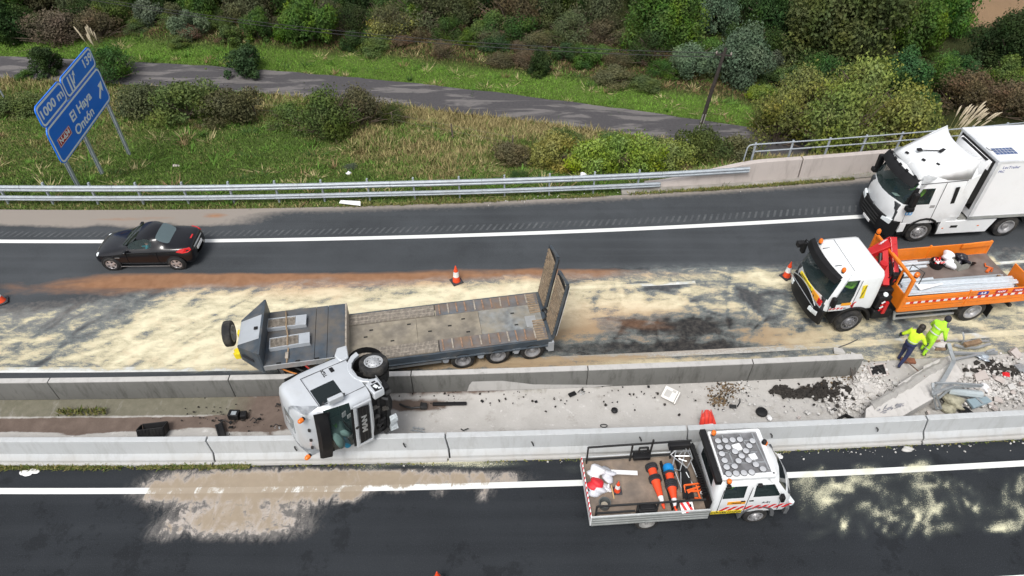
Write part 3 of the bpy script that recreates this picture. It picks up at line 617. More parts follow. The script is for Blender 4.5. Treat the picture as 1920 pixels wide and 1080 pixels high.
SOLO = [  # px of crown centre, py of foot, radius in px, kind, tone, height factor, label
    (97, 143, 36, 'shrub', 'dark', 1.15, 'round dark olive bush at the road edge behind the motorway sign'),
    (212, 148, 54, 'scrub', 'mid', .95, 'broad green bush with reeds just right of the motorway sign'),
    (458, 142, 48, 'shrub', 'teal', .95, 'feathery green bush standing on the near edge of the service road'),
    (50, 150, 24, 'bramble', 'mid', .8, 'small low bush left of the motorway sign on the road edge'),
    (285, 48, 34, 'shrub', 'grey', 1.2, 'grey green bush at the top left, taller of a pair'),
    (362, 70, 36, 'shrub', 'grey', 1.0, 'pale grey green bush right of its taller neighbour'),
    (340, 84, 30, 'bramble', 'olive', .8, 'small olive bush above the bright verge'),
    (105, 78, 60, 'scrub', 'rust', .8, 'reddish brown scrub at the far left behind the verge'),
    (190, 70, 50, 'scrub', 'brown', .9, 'brown scrub mound between the left trees'),
    (25, 78, 50, 'bush', 'dark', 1.2, 'dark green tree at the upper left corner'),
    (430, 82, 34, 'shrub', 'olive', .8, 'brownish green low bush above the road'),
    (488, 72, 36, 'bush', 'mid', 1.2, 'upright green bush left of the large round tree'),
    (588, 78, 58, 'bush', 'bright', 1.25, 'large round green tree at the top left of centre'),
    (540, 76, 30, 'shrub', 'bright', 1.1, 'slim bright green bush against the large round tree'),
    (665, 92, 30, 'shrub', 'dark', .9, 'dark low bush right of the large round tree'),
    (740, 66, 60, 'bramble', 'yellow', .8, 'yellow green creeper mound above the verge'),
    (700, 96, 45, 'bramble', 'olive', .6, 'low olive bramble at the edge of the bright verge'),
    (790, 54, 62, 'scrub', 'drab', 1.1, 'bare grey brown scrub at the top centre left'),
    (885, 84, 34, 'bramble', 'bright', .9, 'fresh green bush with arching stems at the top centre'),
    (925, 94, 36, 'bramble', 'teal', .9, 'bluish green bush left of the round dark shrub'),
    (955, 62, 66, 'scrub', 'brown', 1.1, 'brown leafy scrub behind the fresh green bush'),
    (1012, 138, 33, 'shrub', 'dark', 1.15, 'round dark green shrub standing on the edge of the bright verge'),
    (1055, 112, 28, 'shrub', 'teal', .8, 'low bluish bush right of the round dark shrub'),
    (1102, 122, 34, 'shrub', 'mid', .9, 'dark green bush with pale grass heads behind it'),
    (1125, 84, 44, 'scrub', 'rust', .8, 'pinkish brown dry seed heads behind the verge'),
    (1110, 60, 60, 'scrub', 'drab', 1.3, 'dull brown green thicket at the top centre'),
    (1150, 155, 50, 'bramble', 'drab', .55, 'low brown bracken mound at the verge edge, left'),
    (1215, 165, 44, 'bramble', 'olive', .5, 'low olive bracken mound at the verge edge, right'),
    (1235, 92, 84, 'tree', 'bright', 1.15, 'tall bright green tree right of the top centre'),
    (1340, 62, 48, 'bush', 'grey', 1.3, 'silvery grey green tree at the top, the higher one'),
    (1385, 148, 62, 'bush', 'grey', 1.15, 'silvery grey green tree right behind the leaning pole'),
    (1300, 140, 48, 'bush', 'grey', 1.0, 'dull grey green tree left of the leaning pole'),
    (1448, 128, 30, 'shrub', 'grey', 1.0, 'small grey green bush right of the silvery tree'),
    (1430, 70, 60, 'bush', 'dark', 1.4, 'dark green tree between the silvery trees and the broad olive tree'),
    (1570, 112, 118, 'tree', 'olive', 1.1, 'broad olive green tree in the upper right'),
    (1515, 160, 30, 'shrub', 'bright', .95, 'small bright green bush below the broad olive tree'),
    (1690, 90, 66, 'bush', 'bright', 1.4, 'leafy green tree right of the broad olive tree'),
    (1765, 60, 60, 'tree', 'bright', 1.3, 'bright green tree beside the brown field'),
    (1680, 175, 58, 'bush', 'teal', 1.1, 'dense dark green bush above the yellow shrubs'),
    (1790, 160, 44, 'bush', 'teal', 1.1, 'dense bluish green bush above the pampas grass'),
    (1870, 135, 70, 'tree', 'dark', 1.1, 'big dark tree at the right edge of the wood'),
    (1800, 205, 70, 'scrub', 'brown', .8, 'brown bare scrub above the white lorry'),
    (1880, 215, 60, 'scrub', 'brown', .8, 'brown bare scrub at the right edge above the trailer roof'),
    (1720, 220, 44, 'bush', 'teal', .9, 'dark bush right behind the pampas grass'),
    (1452, 268, 72, 'scrub', 'yellow', 1.15, 'yellowish shrub at the left of the thicket behind the railing'),
    (1560, 288, 92, 'scrub', 'yellow', 1.3, 'yellowish shrub in the middle of the thicket behind the railing'),
    (1665, 282, 76, 'scrub', 'yellow', 1.3, 'yellowish shrub at the right of the thicket behind the railing'),
    (1500, 222, 72, 'scrub', 'yellow', 1.1, 'olive shrub at the upper left of the roadside thicket'),
    (1600, 228, 86, 'scrub', 'yellow', 1.2, 'yellow green shrub at the top of the roadside thicket'),
    (1425, 185, 34, 'bramble', 'lime', .9, 'lime green small bush at the end of the bright verge'),
    (1480, 165, 34, 'shrub', 'olive', .9, 'olive small bush between the silver trees and the thicket'),
    # brambles on the bank
    (615, 250, 66, 'scrub', 'olive', 1.05, 'dense green bramble on the crest of the bank, left of centre'),
    (548, 238, 48, 'scrub', 'olive', .8, 'green bramble between two fence posts'),
    (355, 226, 78, 'bramble', 'olive', 1.0, 'tangled brown bramble right of the sign on the bank'),
    (275, 218, 66, 'bramble', 'drab', 1.0, 'tangled grey bramble behind the sign panel'),
    (440, 228, 70, 'bramble', 'drab', .9, 'low tangled bramble in the middle left of the bank'),
    (680, 235, 56, 'scrub', 'brown', 1.0, 'reddish bramble on the crest of the bank'),
    (738, 232, 40, 'scrub', 'olive', .8, 'small green bush at the end of the bramble crest'),
    (40, 218, 66, 'bramble', 'olive', .6, 'low olive scrub at the left edge of the bank'),
    (655, 318, 18, 'bramble', 'grey', .6, 'small leafy weed on the lower bank'),
    (975, 335, 22, 'bramble', 'mid', .7, 'small nettle clump at the guardrail'),
    (1040, 316, 67, 'bramble', 'yellow', 1.15, 'yellow leaved bramble mound at the guardrail, left'),
    (1110, 324, 70, 'bramble', 'lime', 1.15, 'lime yellow bramble mound at the guardrail, middle'),
    (1180, 328, 70, 'bramble', 'lime', 1.15, 'lime yellow bramble mound at the guardrail, right'),
    (1240, 318, 67, 'bramble', 'yellow', 1.15, 'yellow green bramble mound before the parapet end'),
    (1310, 311, 67, 'bramble', 'olive', 1.15, 'olive bramble mound behind the sloping parapet'),
    (1370, 304, 50, 'bramble', 'drab', 1.15, 'brown bramble mound behind the sloping parapet'),
    (965, 305, 50, 'bramble', 'brown', .9, 'brown bracken mound left of the yellow leaved brambles'),
    (1060, 270, 46, 'bramble', 'olive', .6, 'olive bramble mound above the yellow ones'),
    (1150, 276, 46, 'bramble', 'olive', .55, 'green bramble mound above the lime ones'),
    (1230, 284, 46, 'bramble', 'mid', .55, 'green bramble mound under the leaning pole'),
]
for (cx, fy, rp, kind, tone, hz, lab_) in SOLO:
    p = G(cx, fy); dist = p.y * math.cos(PITCH) + (CAMH - p.z) * math.sin(PITCH)
    plant(p, kind, tone, rp / FPX * dist * 1.02, lab_, hz=hz)
# the wood behind: rows of trees
lk = {'dark': 'dark green tree in the wood beyond the service road', 'mid': 'mid green tree in the wood beyond the service road', 'olive': 'olive green tree in the wood beyond the service road', 'bright': 'fresh green tree in the wood beyond the service road',
      'drab': 'dull brownish tree in the wood beyond the service road'}
def wh(px): return [w for l, w in ((60, 'at the left edge'), (180, 'above the motorway sign'), (300, 'just right of the sign'), (420, 'above the black coupe'), (560, 'between coupe and lowbed nose'), (700, 'above the gooseneck'), (860, 'above the lowbed deck'), (1000, 'near the standing cone'), (1150, 'above the raised ramps'), (1290, 'left of the leaning pole'), (1420, 'behind the leaning pole'), (1540, 'above the railing end'), (1660, 'above the yellow thicket'), (1780, 'above the lorry cab'), (9999, 'above the trailer roof')) if px < l][0]
for row, py in enumerate((74, 50, 22, -6, -36, -80)):
    for i in range(26):
        px = -60 + i * 80 + random.uniform(-30, 30) + (row % 2) * 50; pp = py + random.uniform(-10, 10) + (100 if (row == 0 and px > 1480) else (40 if (row == 0 and px > 1150) else 0))
        if row == 0 and px < 1150 and not (px < 80 or 560 < px < 1150): continue
        if px > 1770 and pp < 40 and px < 1920: continue
        p = G(px, pp)
        tone = random.choice(['dark', 'mid', 'olive', 'drab', 'drab'] if px < 1150 else ['dark', 'mid', 'bright', 'dark', 'olive'])
        if p.x > 27 and p.y > 54: continue
        rr = random.uniform(2.0, 3.3) if row > 1 else random.uniform(1.3, 2.0)
        plant(p, 'tree' if row > 1 else random.choice(['bush', 'scrub']), tone, rr, lk[tone].replace('in the wood beyond the service road', ['in the front row', 'in the second row', 'mid wood', 'deep in the wood', 'far back', 'at the very back'][row] + ' of the wood, ' + wh(px)), 'trees of the wood', name='woodland_tree', hz=random.uniform(.95, 1.4))
# low undergrowth between
for i in range(150):
    px = random.uniform(-40, 1960); py = random.uniform(35, 125) + max(0, (px - 1000)) * .09
    p = G(px, py); 
    if p.y < float(SF(p.x)) + 4.4 or (p.x > 30 and p.y > 56): continue
    tone = random.choice(['brown', 'drab', 'olive', 'mid', 'rust'] if px < 1200 else ['mid', 'olive', 'dark', 'brown'])
    plant(p, random.choice(['bramble', 'scrub']), tone, random.uniform(.9, 1.5), 'low %s undergrowth mound' % {'brown': 'brown', 'drab': 'dull brown green', 'olive': 'olive', 'mid': 'green', 'rust': 'rusty brown', 'dark': 'dark green'}[tone] + ', ' + wh(px), 'undergrowth mounds along the wood', hz=random.uniform(.6, .9), name='undergrowth_bush')
# ---- grass blades on bank and verges: one mass nobody could count
def blades(name, N, xr, yfun, hfun, seed, kind='stuff'):
    r = np.random.default_rng(seed); x = r.uniform(xr[0], xr[1], N); y = yfun(x, r.random(N)); dry, lush, forest = veg(x, y); z = TZ(x, y)
    keep = ~((y > SN(x) - .05) & (y < SF(x) + .1)) ; x, y, z, dry, lush, forest = [q[keep] for q in (x, y, z, dry, lush, forest)]; N = len(x)
    h = hfun(x, y, dry, lush, forest) * r.uniform(.5, 1.5, N); a = r.uniform(0, 6.28, N); w = .018 + .03 * r.random(N) + .02 * (h > .3)
    lx = r.normal(size=N) * .45 * h; ly = r.normal(size=N) * .45 * h
    dx = np.cos(a) * w; dy = np.sin(a) * w
    V = np.stack([np.c_[x - dx, y - dy, z - .02], np.c_[x + dx, y + dy, z - .02], np.c_[x + lx, y + ly, z + h]], 1).reshape(-1, 3)
    dd = np.clip(dry + (vn(x, y, 1.7, 61) - .5) * .9 + r.normal(size=N) * .22, 0, 1)[:, None]; dd = sst(.25, .85, dd)
    gtone = r.uniform(.65, 1.45, N)[:, None] * (.75 + .5 * vn(x, y, .9, 62))[:, None]
    g = np.array([.105, .175, .036]) * gtone; gl = np.array([.14, .255, .040]) * gtone; d = np.array([.34, .285, .135]) * r.uniform(.6, 1.25, N)[:, None]
    br = np.array([.15, .10, .055]) * gtone
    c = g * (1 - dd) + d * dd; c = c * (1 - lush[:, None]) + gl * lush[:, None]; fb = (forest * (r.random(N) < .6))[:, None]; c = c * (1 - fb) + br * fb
    C = np.c_[np.repeat(c, 3, 0), np.ones(N * 3)]
    o = arrmesh(name, V, np.arange(N * 3).reshape(-1, 3), m_blade, {'tint': ('FLOAT_COLOR', C)}); tag(o, kind=kind); return o
n = NT('grass_blades'); m_blade = n.out(n.attr('tint', False), .85, spec=.1)
hf = lambda x, y, dry, lush, forest: .10 + .20 * sst(.3, .8, dry) + .05 * forest + .10 * sst(3, 1.2, SN(x) - y) * (y < SN(x)) 
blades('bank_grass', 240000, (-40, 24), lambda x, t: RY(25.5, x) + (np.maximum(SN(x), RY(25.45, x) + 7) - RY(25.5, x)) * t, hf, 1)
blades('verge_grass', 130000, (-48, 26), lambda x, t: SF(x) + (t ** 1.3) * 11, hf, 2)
for k, (lo, hi) in enumerate(((-34, -2), (6, 20))):
    pass
# coarse tufts: taller clumps of mixed green and straw blades
def tufts(name, M_, yr, seed):
    r = np.random.default_rng(seed); cx = r.uniform(-33, 22, M_); t = r.random(M_); y0, y1 = yr(cx); cy = y0 + (y1 - y0) * t; k = 26
    x = np.repeat(cx, k) + r.normal(size=M_ * k) * np.repeat(r.uniform(.06, .3, M_), k); y = np.repeat(cy, k) + r.normal(size=M_ * k) * np.repeat(r.uniform(.06, .3, M_), k); N = len(x)
    h = np.repeat(r.uniform(.15, .42, M_), k) * r.uniform(.5, 1.1, N); z = TZ(x, y); a = r.uniform(0, 6.28, N); w = r.uniform(.015, .045, N); lx = (x - np.repeat(cx, k)) * 1.2 + r.normal(size=N) * .08; ly = (y - np.repeat(cy, k)) * 1.2 + r.normal(size=N) * .08
    V = np.stack([np.c_[x - np.cos(a) * w, y - np.sin(a) * w, z], np.c_[x + np.cos(a) * w, y + np.sin(a) * w, z], np.c_[x + lx, y + ly, z + h]], 1).reshape(-1, 3)
    ty = r.random(M_); pal = np.where((ty < .45)[:, None], [[.10, .20, .035]], np.where((ty < .72)[:, None], [[.38, .33, .17]], np.where((ty < .86)[:, None], [[.055, .105, .03]], [[.24, .17, .09]])))
    c = np.repeat(pal, k, 0) * r.uniform(.7, 1.35, N)[:, None]; tag(arrmesh(name, V, np.arange(N * 3).reshape(-1, 3), m_blade, {'tint': ('FLOAT_COLOR', np.c_[np.repeat(c, 3, 0), np.ones(N * 3)])}), kind='stuff')
tufts('bank_tufts', 450, lambda x: (RY(25.9, x), np.maximum(SN(x) + .25, RY(25.45, x) + 7)), 21); tufts('verge_tufts', 220, lambda x: (SF(x) + .1, SF(x) + 8), 22)
# weeds along the foot of the near barrier
def weeds(name, N, x0, x1, v0, v1, h, seed, mod=None, zf=None):
    r = np.random.default_rng(seed); x = r.uniform(x0, x1, N * 3); x = x[(vn(x, x * 0, .6, seed) + .25 * r.random(len(x))) > .52][:N]; N = len(x); v = v0 + (v1 - v0) * r.random(N); y = RY(v, x)
    hh = h * r.uniform(.3, 1.2, N); a = r.uniform(0, 6.28, N); w = .03 * r.uniform(.5, 1.3, N); lx = r.normal(size=N) * .06; ly = r.normal(size=N) * .06; z0 = r.uniform(0, h, N) * .5
    V = np.stack([np.c_[x - np.cos(a) * w, y - np.sin(a) * w, z0], np.c_[x + np.cos(a) * w, y + np.sin(a) * w, z0 + .01], np.c_[x + lx, y + ly, z0 + hh]], 1).reshape(-1, 3)
    m = r.random(N)[:, None]; c = np.array([.07, .12, .025]) * (1 - m) + np.array([.26, .22, .09]) * m
    tag(arrmesh(name, V, np.arange(N * 3).reshape(-1, 3), m_blade, {'tint': ('FLOAT_COLOR', np.c_[np.repeat(c, 3, 0), np.ones(N * 3)])}), kind='stuff')
weeds('barrier_foot_weeds', 2600, -17, -8, 11.84, 11.97, .08, 5); weeds('barrier_foot_weeds', 500, -8, 20, 11.90, 11.96, .04, 6); weeds('road_edge_weeds', 2600, -8, 14, 25.42, 25.6, .09, 7)
weeds('gutter_weeds', 260, -14.8, -13.2, 13.95, 14.25, .16, 8)
weeds('parapet_foot_weeds', 2500, 7, 16, 25.40, 25.56, .09, 9)
# reeds / pampas grass
def reeds(p, n, h, sp, label, name, tone=(.34, .30, .14), plume=True, lean=(0, 0), gcol=(.16, .19, .05), nl=260):
    t = thing(name, label, 'grass clump', tuple(p)); r = random.Random(int(p.x * 7) + n); mb = MB(); pl = MB()
    for k in range(n):
        a = r.uniform(0, 6.28); s = r.random() * sp; b = Vector((math.cos(a) * s * .3, math.sin(a) * s * .3, 0)); hh = h * r.uniform(.7, 1.1); e = b + Vector((math.cos(a) * s + lean[0] * hh, math.sin(a) * s * .6 + lean[1] * hh, hh))
        m = (b + e) / 2 + Vector((-lean[0] * .2, 0, hh * .1)); mb.tube([b, m, e], [.018, .014, .008], 4)
        if plume: d = (e - m).normalized(); pl.tube([e - d * .1, e + d * .15, e + d * .45, e + d * .62 + Vector((lean[0] * .1, 0, -.05))], [.01, .05, .045, .005], 6)
    mb.build('stem', pm('reed_stem', (.27, .25, .11), .9, var=.3), t)
    if plume: pl.build('plume', pm('reed_plume', (.55, .47, .34), .95, var=.2), t)
    V = []
    for k in range(nl):
        a = r.uniform(0, 6.28); l = h * r.uniform(.35, .8); d = Vector((math.cos(a), math.sin(a), 0)); w = Vector((-d.y, d.x, 0)) * .022; s = r.uniform(.2, .9) * sp
        V += [-w, w, d * s * .5 + w + Vector((0, 0, l * .8)), d * s * .5 - w + Vector((0, 0, l * .8)), d * s * 1.3 + Vector((0, 0, l * .75))]
    mb = MB()
    for k in range(nl): mb.add(V[k * 5:k * 5 + 5], [(0, 1, 2, 3), (3, 2, 4)])
    mb.build('leaves', pm('reed_leaf', gcol, .85, var=.35, sc=2), t, fix=False); return t
reeds(G(1770, 285), 30, 2.3, .9, 'pampas grass with pale plumes behind the railing beside the white lorry', 'pampas_grass', lean=(.28, .0), gcol=(.22, .22, .05))
reeds(G(200, 132), 14, 2.6, .5, 'tall reeds with pale tips beside the sign top', 'reed_clump', lean=(-.05, 0), gcol=(.13, .2, .05), nl=150)
# fence posts on the crest of the bank
m_wood = pm('weathered_wood', (.13, .105, .085), .95, var=.3, sc=9)
fp = thing('wire_fence', 'old wire fence with dark leaning wooden posts along the crest of the bank', 'fence', tuple(G(250, 218))); b0 = fp.location.copy(); tops = []
for px, py, lean in ((150, 212, -.1), (247, 218, -.5), (365, 222, .1), (482, 222, -.1), (600, 226, .1), (738, 240, -.05), (850, 262, -.15), (960, 285, .1)):
    p = G(px, py) - b0; e = p + Vector((lean * .5, 0, 1.05)); MB().tube([p - Vector((0, 0, .2)), e], [.05, .045], 7).build('post', m_wood, fp); tops.append((p, e))
for f in (.55, .9):
    MB().tube([p.lerp(e, f) for p, e in tops], .006, 4).build('wire', pm('old_wire', (.12, .11, .1), .7), fp)
# utility pole with wires
pb_ = G(1303, 266); pole = thing('utility_pole', 'dark leaning wooden utility pole beside the service road', 'pole', tuple(pb_))
d = ray(1361, 90); k = (pb_.y + .5) / d.y; top = Vector((0, 0, CAMH)) + d * k; tl = top - pb_
m_pole = pm('creosoted_wood', (.035, .028, .024), .9, var=.3, sc=6)
MB().tube([(0, 0, -.5), tl * .5, tl], [.13, .12, .095], 10).build('shaft', m_pole, pole)
for s in (-.09, .09): MB().beam(Vector((s, -.08, -.3)), tl * .32 + Vector((s * .9, -.1, 0)), .05, .06).build('base_splint', pm('pale_steel', (.42, .40, .38), .6, .4), pole)
c1 = tl * .93; MB().beam(c1 + Vector((-.45, .1, 0)), c1 + Vector((.45, -.1, 0)), .09, .09).build('crossarm', m_pole, pole)
for s in (-.4, 0, .4): MB().lathe([(.0, 0), (.045, .0), (.06, .05), (.03, .1), (.05, .13), (.0, .17)], c1 + Vector((s, -s * .22, .05)), n=10).build('insulator', pm('porcelain', (.3, .25, .22), .3), pole)
for i, (dz, col) in enumerate(((.0, 0), (-.25, 0))):
    wt = pb_ + tl * .95 + Vector((0, 0, dz)); e = G(-120, 28 + 5 * i); e.z += 4.5; pts = []
    for t in np.linspace(0, 1, 30): q = wt.lerp(e, t); q.z -= 4 * t * (1 - t) * 1.6; pts.append(q)
    o = MB().tube(pts, .022, 5).build('overhead_wire', pm('cable_black', (.02, .02, .02), .6)); tag(o, ('upper' if i == 0 else 'lower') + ' black overhead wire running left from the leaning pole', 'wire', 'overhead wires')
# ================================================================== VEHICLE HELPERS
m_black = pm('black_plastic', (.011, .011, .012), .55, var=.25, dirt=(.05, .047, .04), damt=.22, spec=.3)
m_tyre = pm('tyre_rubber', (.014, .014, .015), .85, var=.3, sc=6, dirt=(.10, .09, .075), damt=.45, dsc=3)
m_rim = pm('steel_rim', (.42, .42, .43), .45, .5, var=.15, dirt=(.16, .14, .12), damt=.45, dsc=5)
m_alu = pm('aluminium', (.55, .57, .58), .38, .7, var=.1, dirt=(.25, .23, .2), damt=.3)
m_white = pm('white_paint', (.80, .82, .83), .3, var=.03, dirt=(.55, .54, .51), damt=.28, dsc=1.8, coat=.4)
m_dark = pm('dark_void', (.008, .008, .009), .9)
m_seat = pm('seat_fabric', (.045, .05, .055), .9, var=.3)
m_orl = pm('amber_lens', (.75, .17, .015), .25, var=.1)
m_red = pm('red_lens', (.55, .01, .012), .2, var=.1, coat=.5)
m_lens = pm('clear_lens', (.75, .8, .82), .12, var=.05, coat=.6)
m_steel = pm('dark_steel', (.05, .05, .05), .5, .6)
m_chas = pm('chassis_grey', (.045, .047, .05), .6, .3, var=.3, dirt=(.12, .105, .085), damt=.5, dsc=2)
m_text = pm('print_black', (.02, .02, .025), .6); m_wtxt = pm('print_white', (.82, .83, .84), .5); m_yel = pm('sign_yellow', (.80, .62, .02), .5); m_rtape = pm('tape_red', (.62, .015, .02), .4); m_wtape = pm('tape_white', (.8, .8, .8), .4)
def glassmat(name, tint, a, rough=.04):
    m = pm(name, tint, rough, var=.02, alpha=a, spec=.8); return m
m_glass = glassmat('tinted_glass', (.012, .02, .02), .62); m_glassd = glassmat('dark_glass', (.010, .016, .017), .86); m_glassc = glassmat('clear_glass', (.03, .055, .055), .45)
def halfgrid(grid, reg, mats, parent, subsurf=0, smooth=40, bevel=0):
    """grid[k][j] of points of the left half; reg(k, j) -> part name or None; names ending in '|' split per side"""
    G_ = {}
    for k in range(len(grid) - 1):
        for j in range(len(grid[0]) - 1):
            nm = reg(k, j)
            if not nm: continue
            q = [grid[k][j], grid[k][j + 1], grid[k + 1][j + 1], grid[k + 1][j]]
            for s in (1, -1):
                key = (nm[:-1], s) if nm[-1] == '|' else (nm, 0); d = G_.setdefault(key, ({}, [], []))
                idx = []
                for p in q:
                    pp = (round(p[0], 5), round(p[1] * s, 5) + 0., round(p[2], 5))
                    if pp not in d[0]: d[0][pp] = len(d[1]); d[1].append(pp)
                    if d[0][pp] not in idx: idx.append(d[0][pp])
                if len(idx) > 2: d[2].append(tuple(idx if s == 1 else idx[::-1]))
    res = {}
    for (nm, s), (_, vs, fs) in G_.items():
        mb = MB(); mb.add(vs, fs); o = mb.build(nm, mats[nm], parent, smooth=smooth)
        if subsurf: m = o.modifiers.new('subdivision', 'SUBSURF'); m.levels = m.render_levels = subsurf
        res[(nm, s)] = o
    return res
def wheel(parent, x, y, z, r, w, side, style='truck', steer=0., name='wheel', rimmat=None, M=None):
    """wheel on a y axle; side=+1 shows its outer face towards +y"""
    a = Vector((math.sin(-steer) * side, math.cos(steer) * side, 0)); c = Vector((x, y, z)); t = MB()
    if M is not None: a = M @ a
    pr = [(r * .60, .02), (r * .64, 0.0), (r * .80, -.015), (r * .93, .0), (r * .985, .02), (r, .045), (r, w - .045), (r * .98, w - .02), (r * .9, w), (r * .6, w)]
    t.lathe([(q, -h) for q, h in pr], c, a, 32)
    for k in range(3):
        h = .06 + (w - .12) * (k + .5) / 3; t.lathe([(r * 1.001, -h + .006), (r * 1.006, -h), (r * 1.001, -h - .006)], c, a, 32)
    tw = t.build(name, m_tyre, parent, smooth=30)
    m = MB(); rr = r * .62; u = Vector((0, 0, 1)); 
    if abs(a.z) > .8: u = Vector((1, 0, 0))
    u = (u - a * u.dot(a)).normalized(); v = a.cross(u)
    if style == 'car':
        m.lathe([(rr, .0), (rr * 1.04, .012), (rr * .93, .012), (rr * .9, -.05), (rr * .9, -.12)], c, a, 28)
        for k in range(5):
            an = 2 * math.pi * k / 5 + .2; d = u * math.cos(an) + v * math.sin(an); e = v * math.cos(an) - u * math.sin(an)
            p0 = c + d * rr * .15 + a * .012; p1 = c + d * rr * .95 + a * .006
            m.add([p0 - e * .035, p0 + e * .035, p1 + e * .055, p1 - e * .055, p0 - e * .03 - a * .03, p0 + e * .03 - a * .03, p1 + e * .05 - a * .03, p1 - e * .05 - a * .03], [(0, 1, 2, 3), (7, 6, 5, 4), (0, 4, 5, 1), (1, 5, 6, 2), (2, 6, 7, 3), (3, 7, 4, 0)])
        m.lathe([(0, .022), (rr * .2, .02), (rr * .24, 0)], c, a, 14)
        rim = m.build('rim', rimmat or pm('alloy_rim', (.62, .62, .64), .25, .7), tw)
        MB().lathe([(rr * .92, -.06), (0, -.06)], c, a, 20).build('brake_disc', m_dark, tw)
    elif style == 'front':   # convex truck front rim with hub and studs
        m.lathe([(rr, -.01), (rr * 1.05, .008), (rr * .93, .012), (rr * .86, -.045), (rr * .70, -.05), (rr * .56, .025), (rr * .42, .04), (rr * .40, .06), (rr * .22, .07), (rr * .2, .10), (0, .105)], c, a, 32)
        rim = m.build('rim', rimmat or m_rim, tw); b = MB()
        for k in range(10):
            an = 2 * math.pi * k / 10; d = u * math.cos(an) + v * math.sin(an); b.cyl(c + d * rr * .49 + a * .03, c + d * rr * .49 + a * .065, rr * .045, n=6)
        b.build('wheel_nuts', m_rim, rim)
        b = MB()
        for k in range(10):
            an = 2 * math.pi * (k + .5) / 10; d = u * math.cos(an) + v * math.sin(an); b.cyl(c + d * rr * .74 - a * .05, c + d * rr * .74 - a * .038, rr * .085, n=10)
        b.build('painted_vent_holes', m_dark, rim)  # dark discs paint the shade of the rim holes
    else:                   # concave rear / trailer rim
        m.lathe([(rr, -.01), (rr * 1.05, .008), (rr * .93, .01), (rr * .88, -.09), (rr * .80, -.13), (rr * .45, -.13), (rr * .42, -.06), (rr * .24, -.03), (rr * .22, .0), (0, .0)], c, a, 32)
        rim = m.build('rim', rimmat or m_rim, tw); b = MB()
        for k in range(10):
            an = 2 * math.pi * k / 10; d = u * math.cos(an) + v * math.sin(an); b.cyl(c + d * rr * .54 - a * .13, c + d * rr * .54 - a * .10, rr * .045, n=6)
        b.build('wheel_nuts', m_rim, rim)
    return tw
def lvl(z, xr, xs, xf, hw, rc=.2, bow=.1, rr=.07):
    X = xf - bow
    pts = [(xr, 0), (xr, hw * .6), (xr, hw - rr), (xr + rr, hw)] + [(x, hw) for x in xs]
    pts += [(X - rc + rc * math.sin(a), hw - rc + rc * math.cos(a)) for a in (0, math.pi / 4, math.pi / 2)]
    pts += [(xf - bow * .25, (hw - rc) * .5), (xf, 0)]
    return [(p[0], p[1], z) for p in pts]
def beacon(parent, c, r=.08, h=.14, up=(0, 0, 1), stem=.05, name='beacon'):
    c = Vector(c); up = Vector(up); b = MB().cyl(c, c + up * (stem + .01), r * .75, n=10).build('beacon_base', m_black, parent)
    o = MB().lathe([(r * .95, 0), (r, h * .3), (r * .9, h * .75), (r * .5, h), (0, h * 1.03)], c + up * (stem + .012), up, 16).build(name, m_orl, parent); return o
def skin(joints, edges, radii, segmat, mats, name, parent=None, sub=1, root=0):
    me = bpy.data.meshes.new('t'); me.from_pydata(joints, edges, []); o = bpy.data.objects.new('t', me); COL.objects.link(o)
    m = o.modifiers.new('s', 'SKIN'); s = o.modifiers.new('u', 'SUBSURF'); s.levels = s.render_levels = sub
    if not me.skin_vertices: me.attributes  # layer is made by the modifier below
    bm = bmesh.new(); bm.from_mesh(me); sl_ = bm.verts.layers.skin.verify(); bm.verts.ensure_lookup_table()
    for i, v in enumerate(bm.verts): v[sl_].radius = radii[i] if isinstance(radii[i], tuple) else (radii[i], radii[i]); v[sl_].use_root = (i == root)
    bm.to_mesh(me); bm.free(); bpy.context.view_layer.update()
    r = bpy.data.meshes.new_from_object(o.evaluated_get(bpy.context.evaluated_depsgraph_get())); bpy.data.objects.remove(o); r.name = name
    r.materials.clear(); [r.materials.append(q) for q in mats]
    J = [Vector(j) for j in joints]
    for p in r.polygons:
        c = p.center; bd = 9; bi = 0
        for i, (a, b) in enumerate(edges):
            ab = J[b] - J[a]; t = max(0, min(1, (c - J[a]).dot(ab) / max(ab.length_squared, 1e-9))); d = (J[a] + ab * t - c).length / (.05 + .5 * (sum(radii[a]) / 2 if isinstance(radii[a], tuple) else radii[a]))
            if d < bd: bd = d; bi = segmat[i]
        p.material_index = bi; p.use_smooth = True
    ob = bpy.data.objects.new(name, r); COL.objects.link(ob)
    if parent: ob.parent = parent
    return ob
m_hv = pm('hi_vis_yellow', (.55, .78, .03), .7, var=.15, sc=9, bump=.4, bsc=14); m_hvg = pm('hi_vis_green', (.30, .80, .05), .7, var=.15, sc=9); m_navy = pm('navy_cloth', (.018, .025, .075), .85, var=.3, sc=9, bump=.4, bsc=14)
m_skin = pm('skin', (.50, .30, .21), .5, var=.06); m_hair = pm('dark_hair', (.018, .013, .010), .6, var=.3, sc=20); m_tape = pm('reflective_tape', (.62, .64, .62), .35, .2); m_teal = pm('teal_cloth', (.02, .38, .46), .8, var=.15)
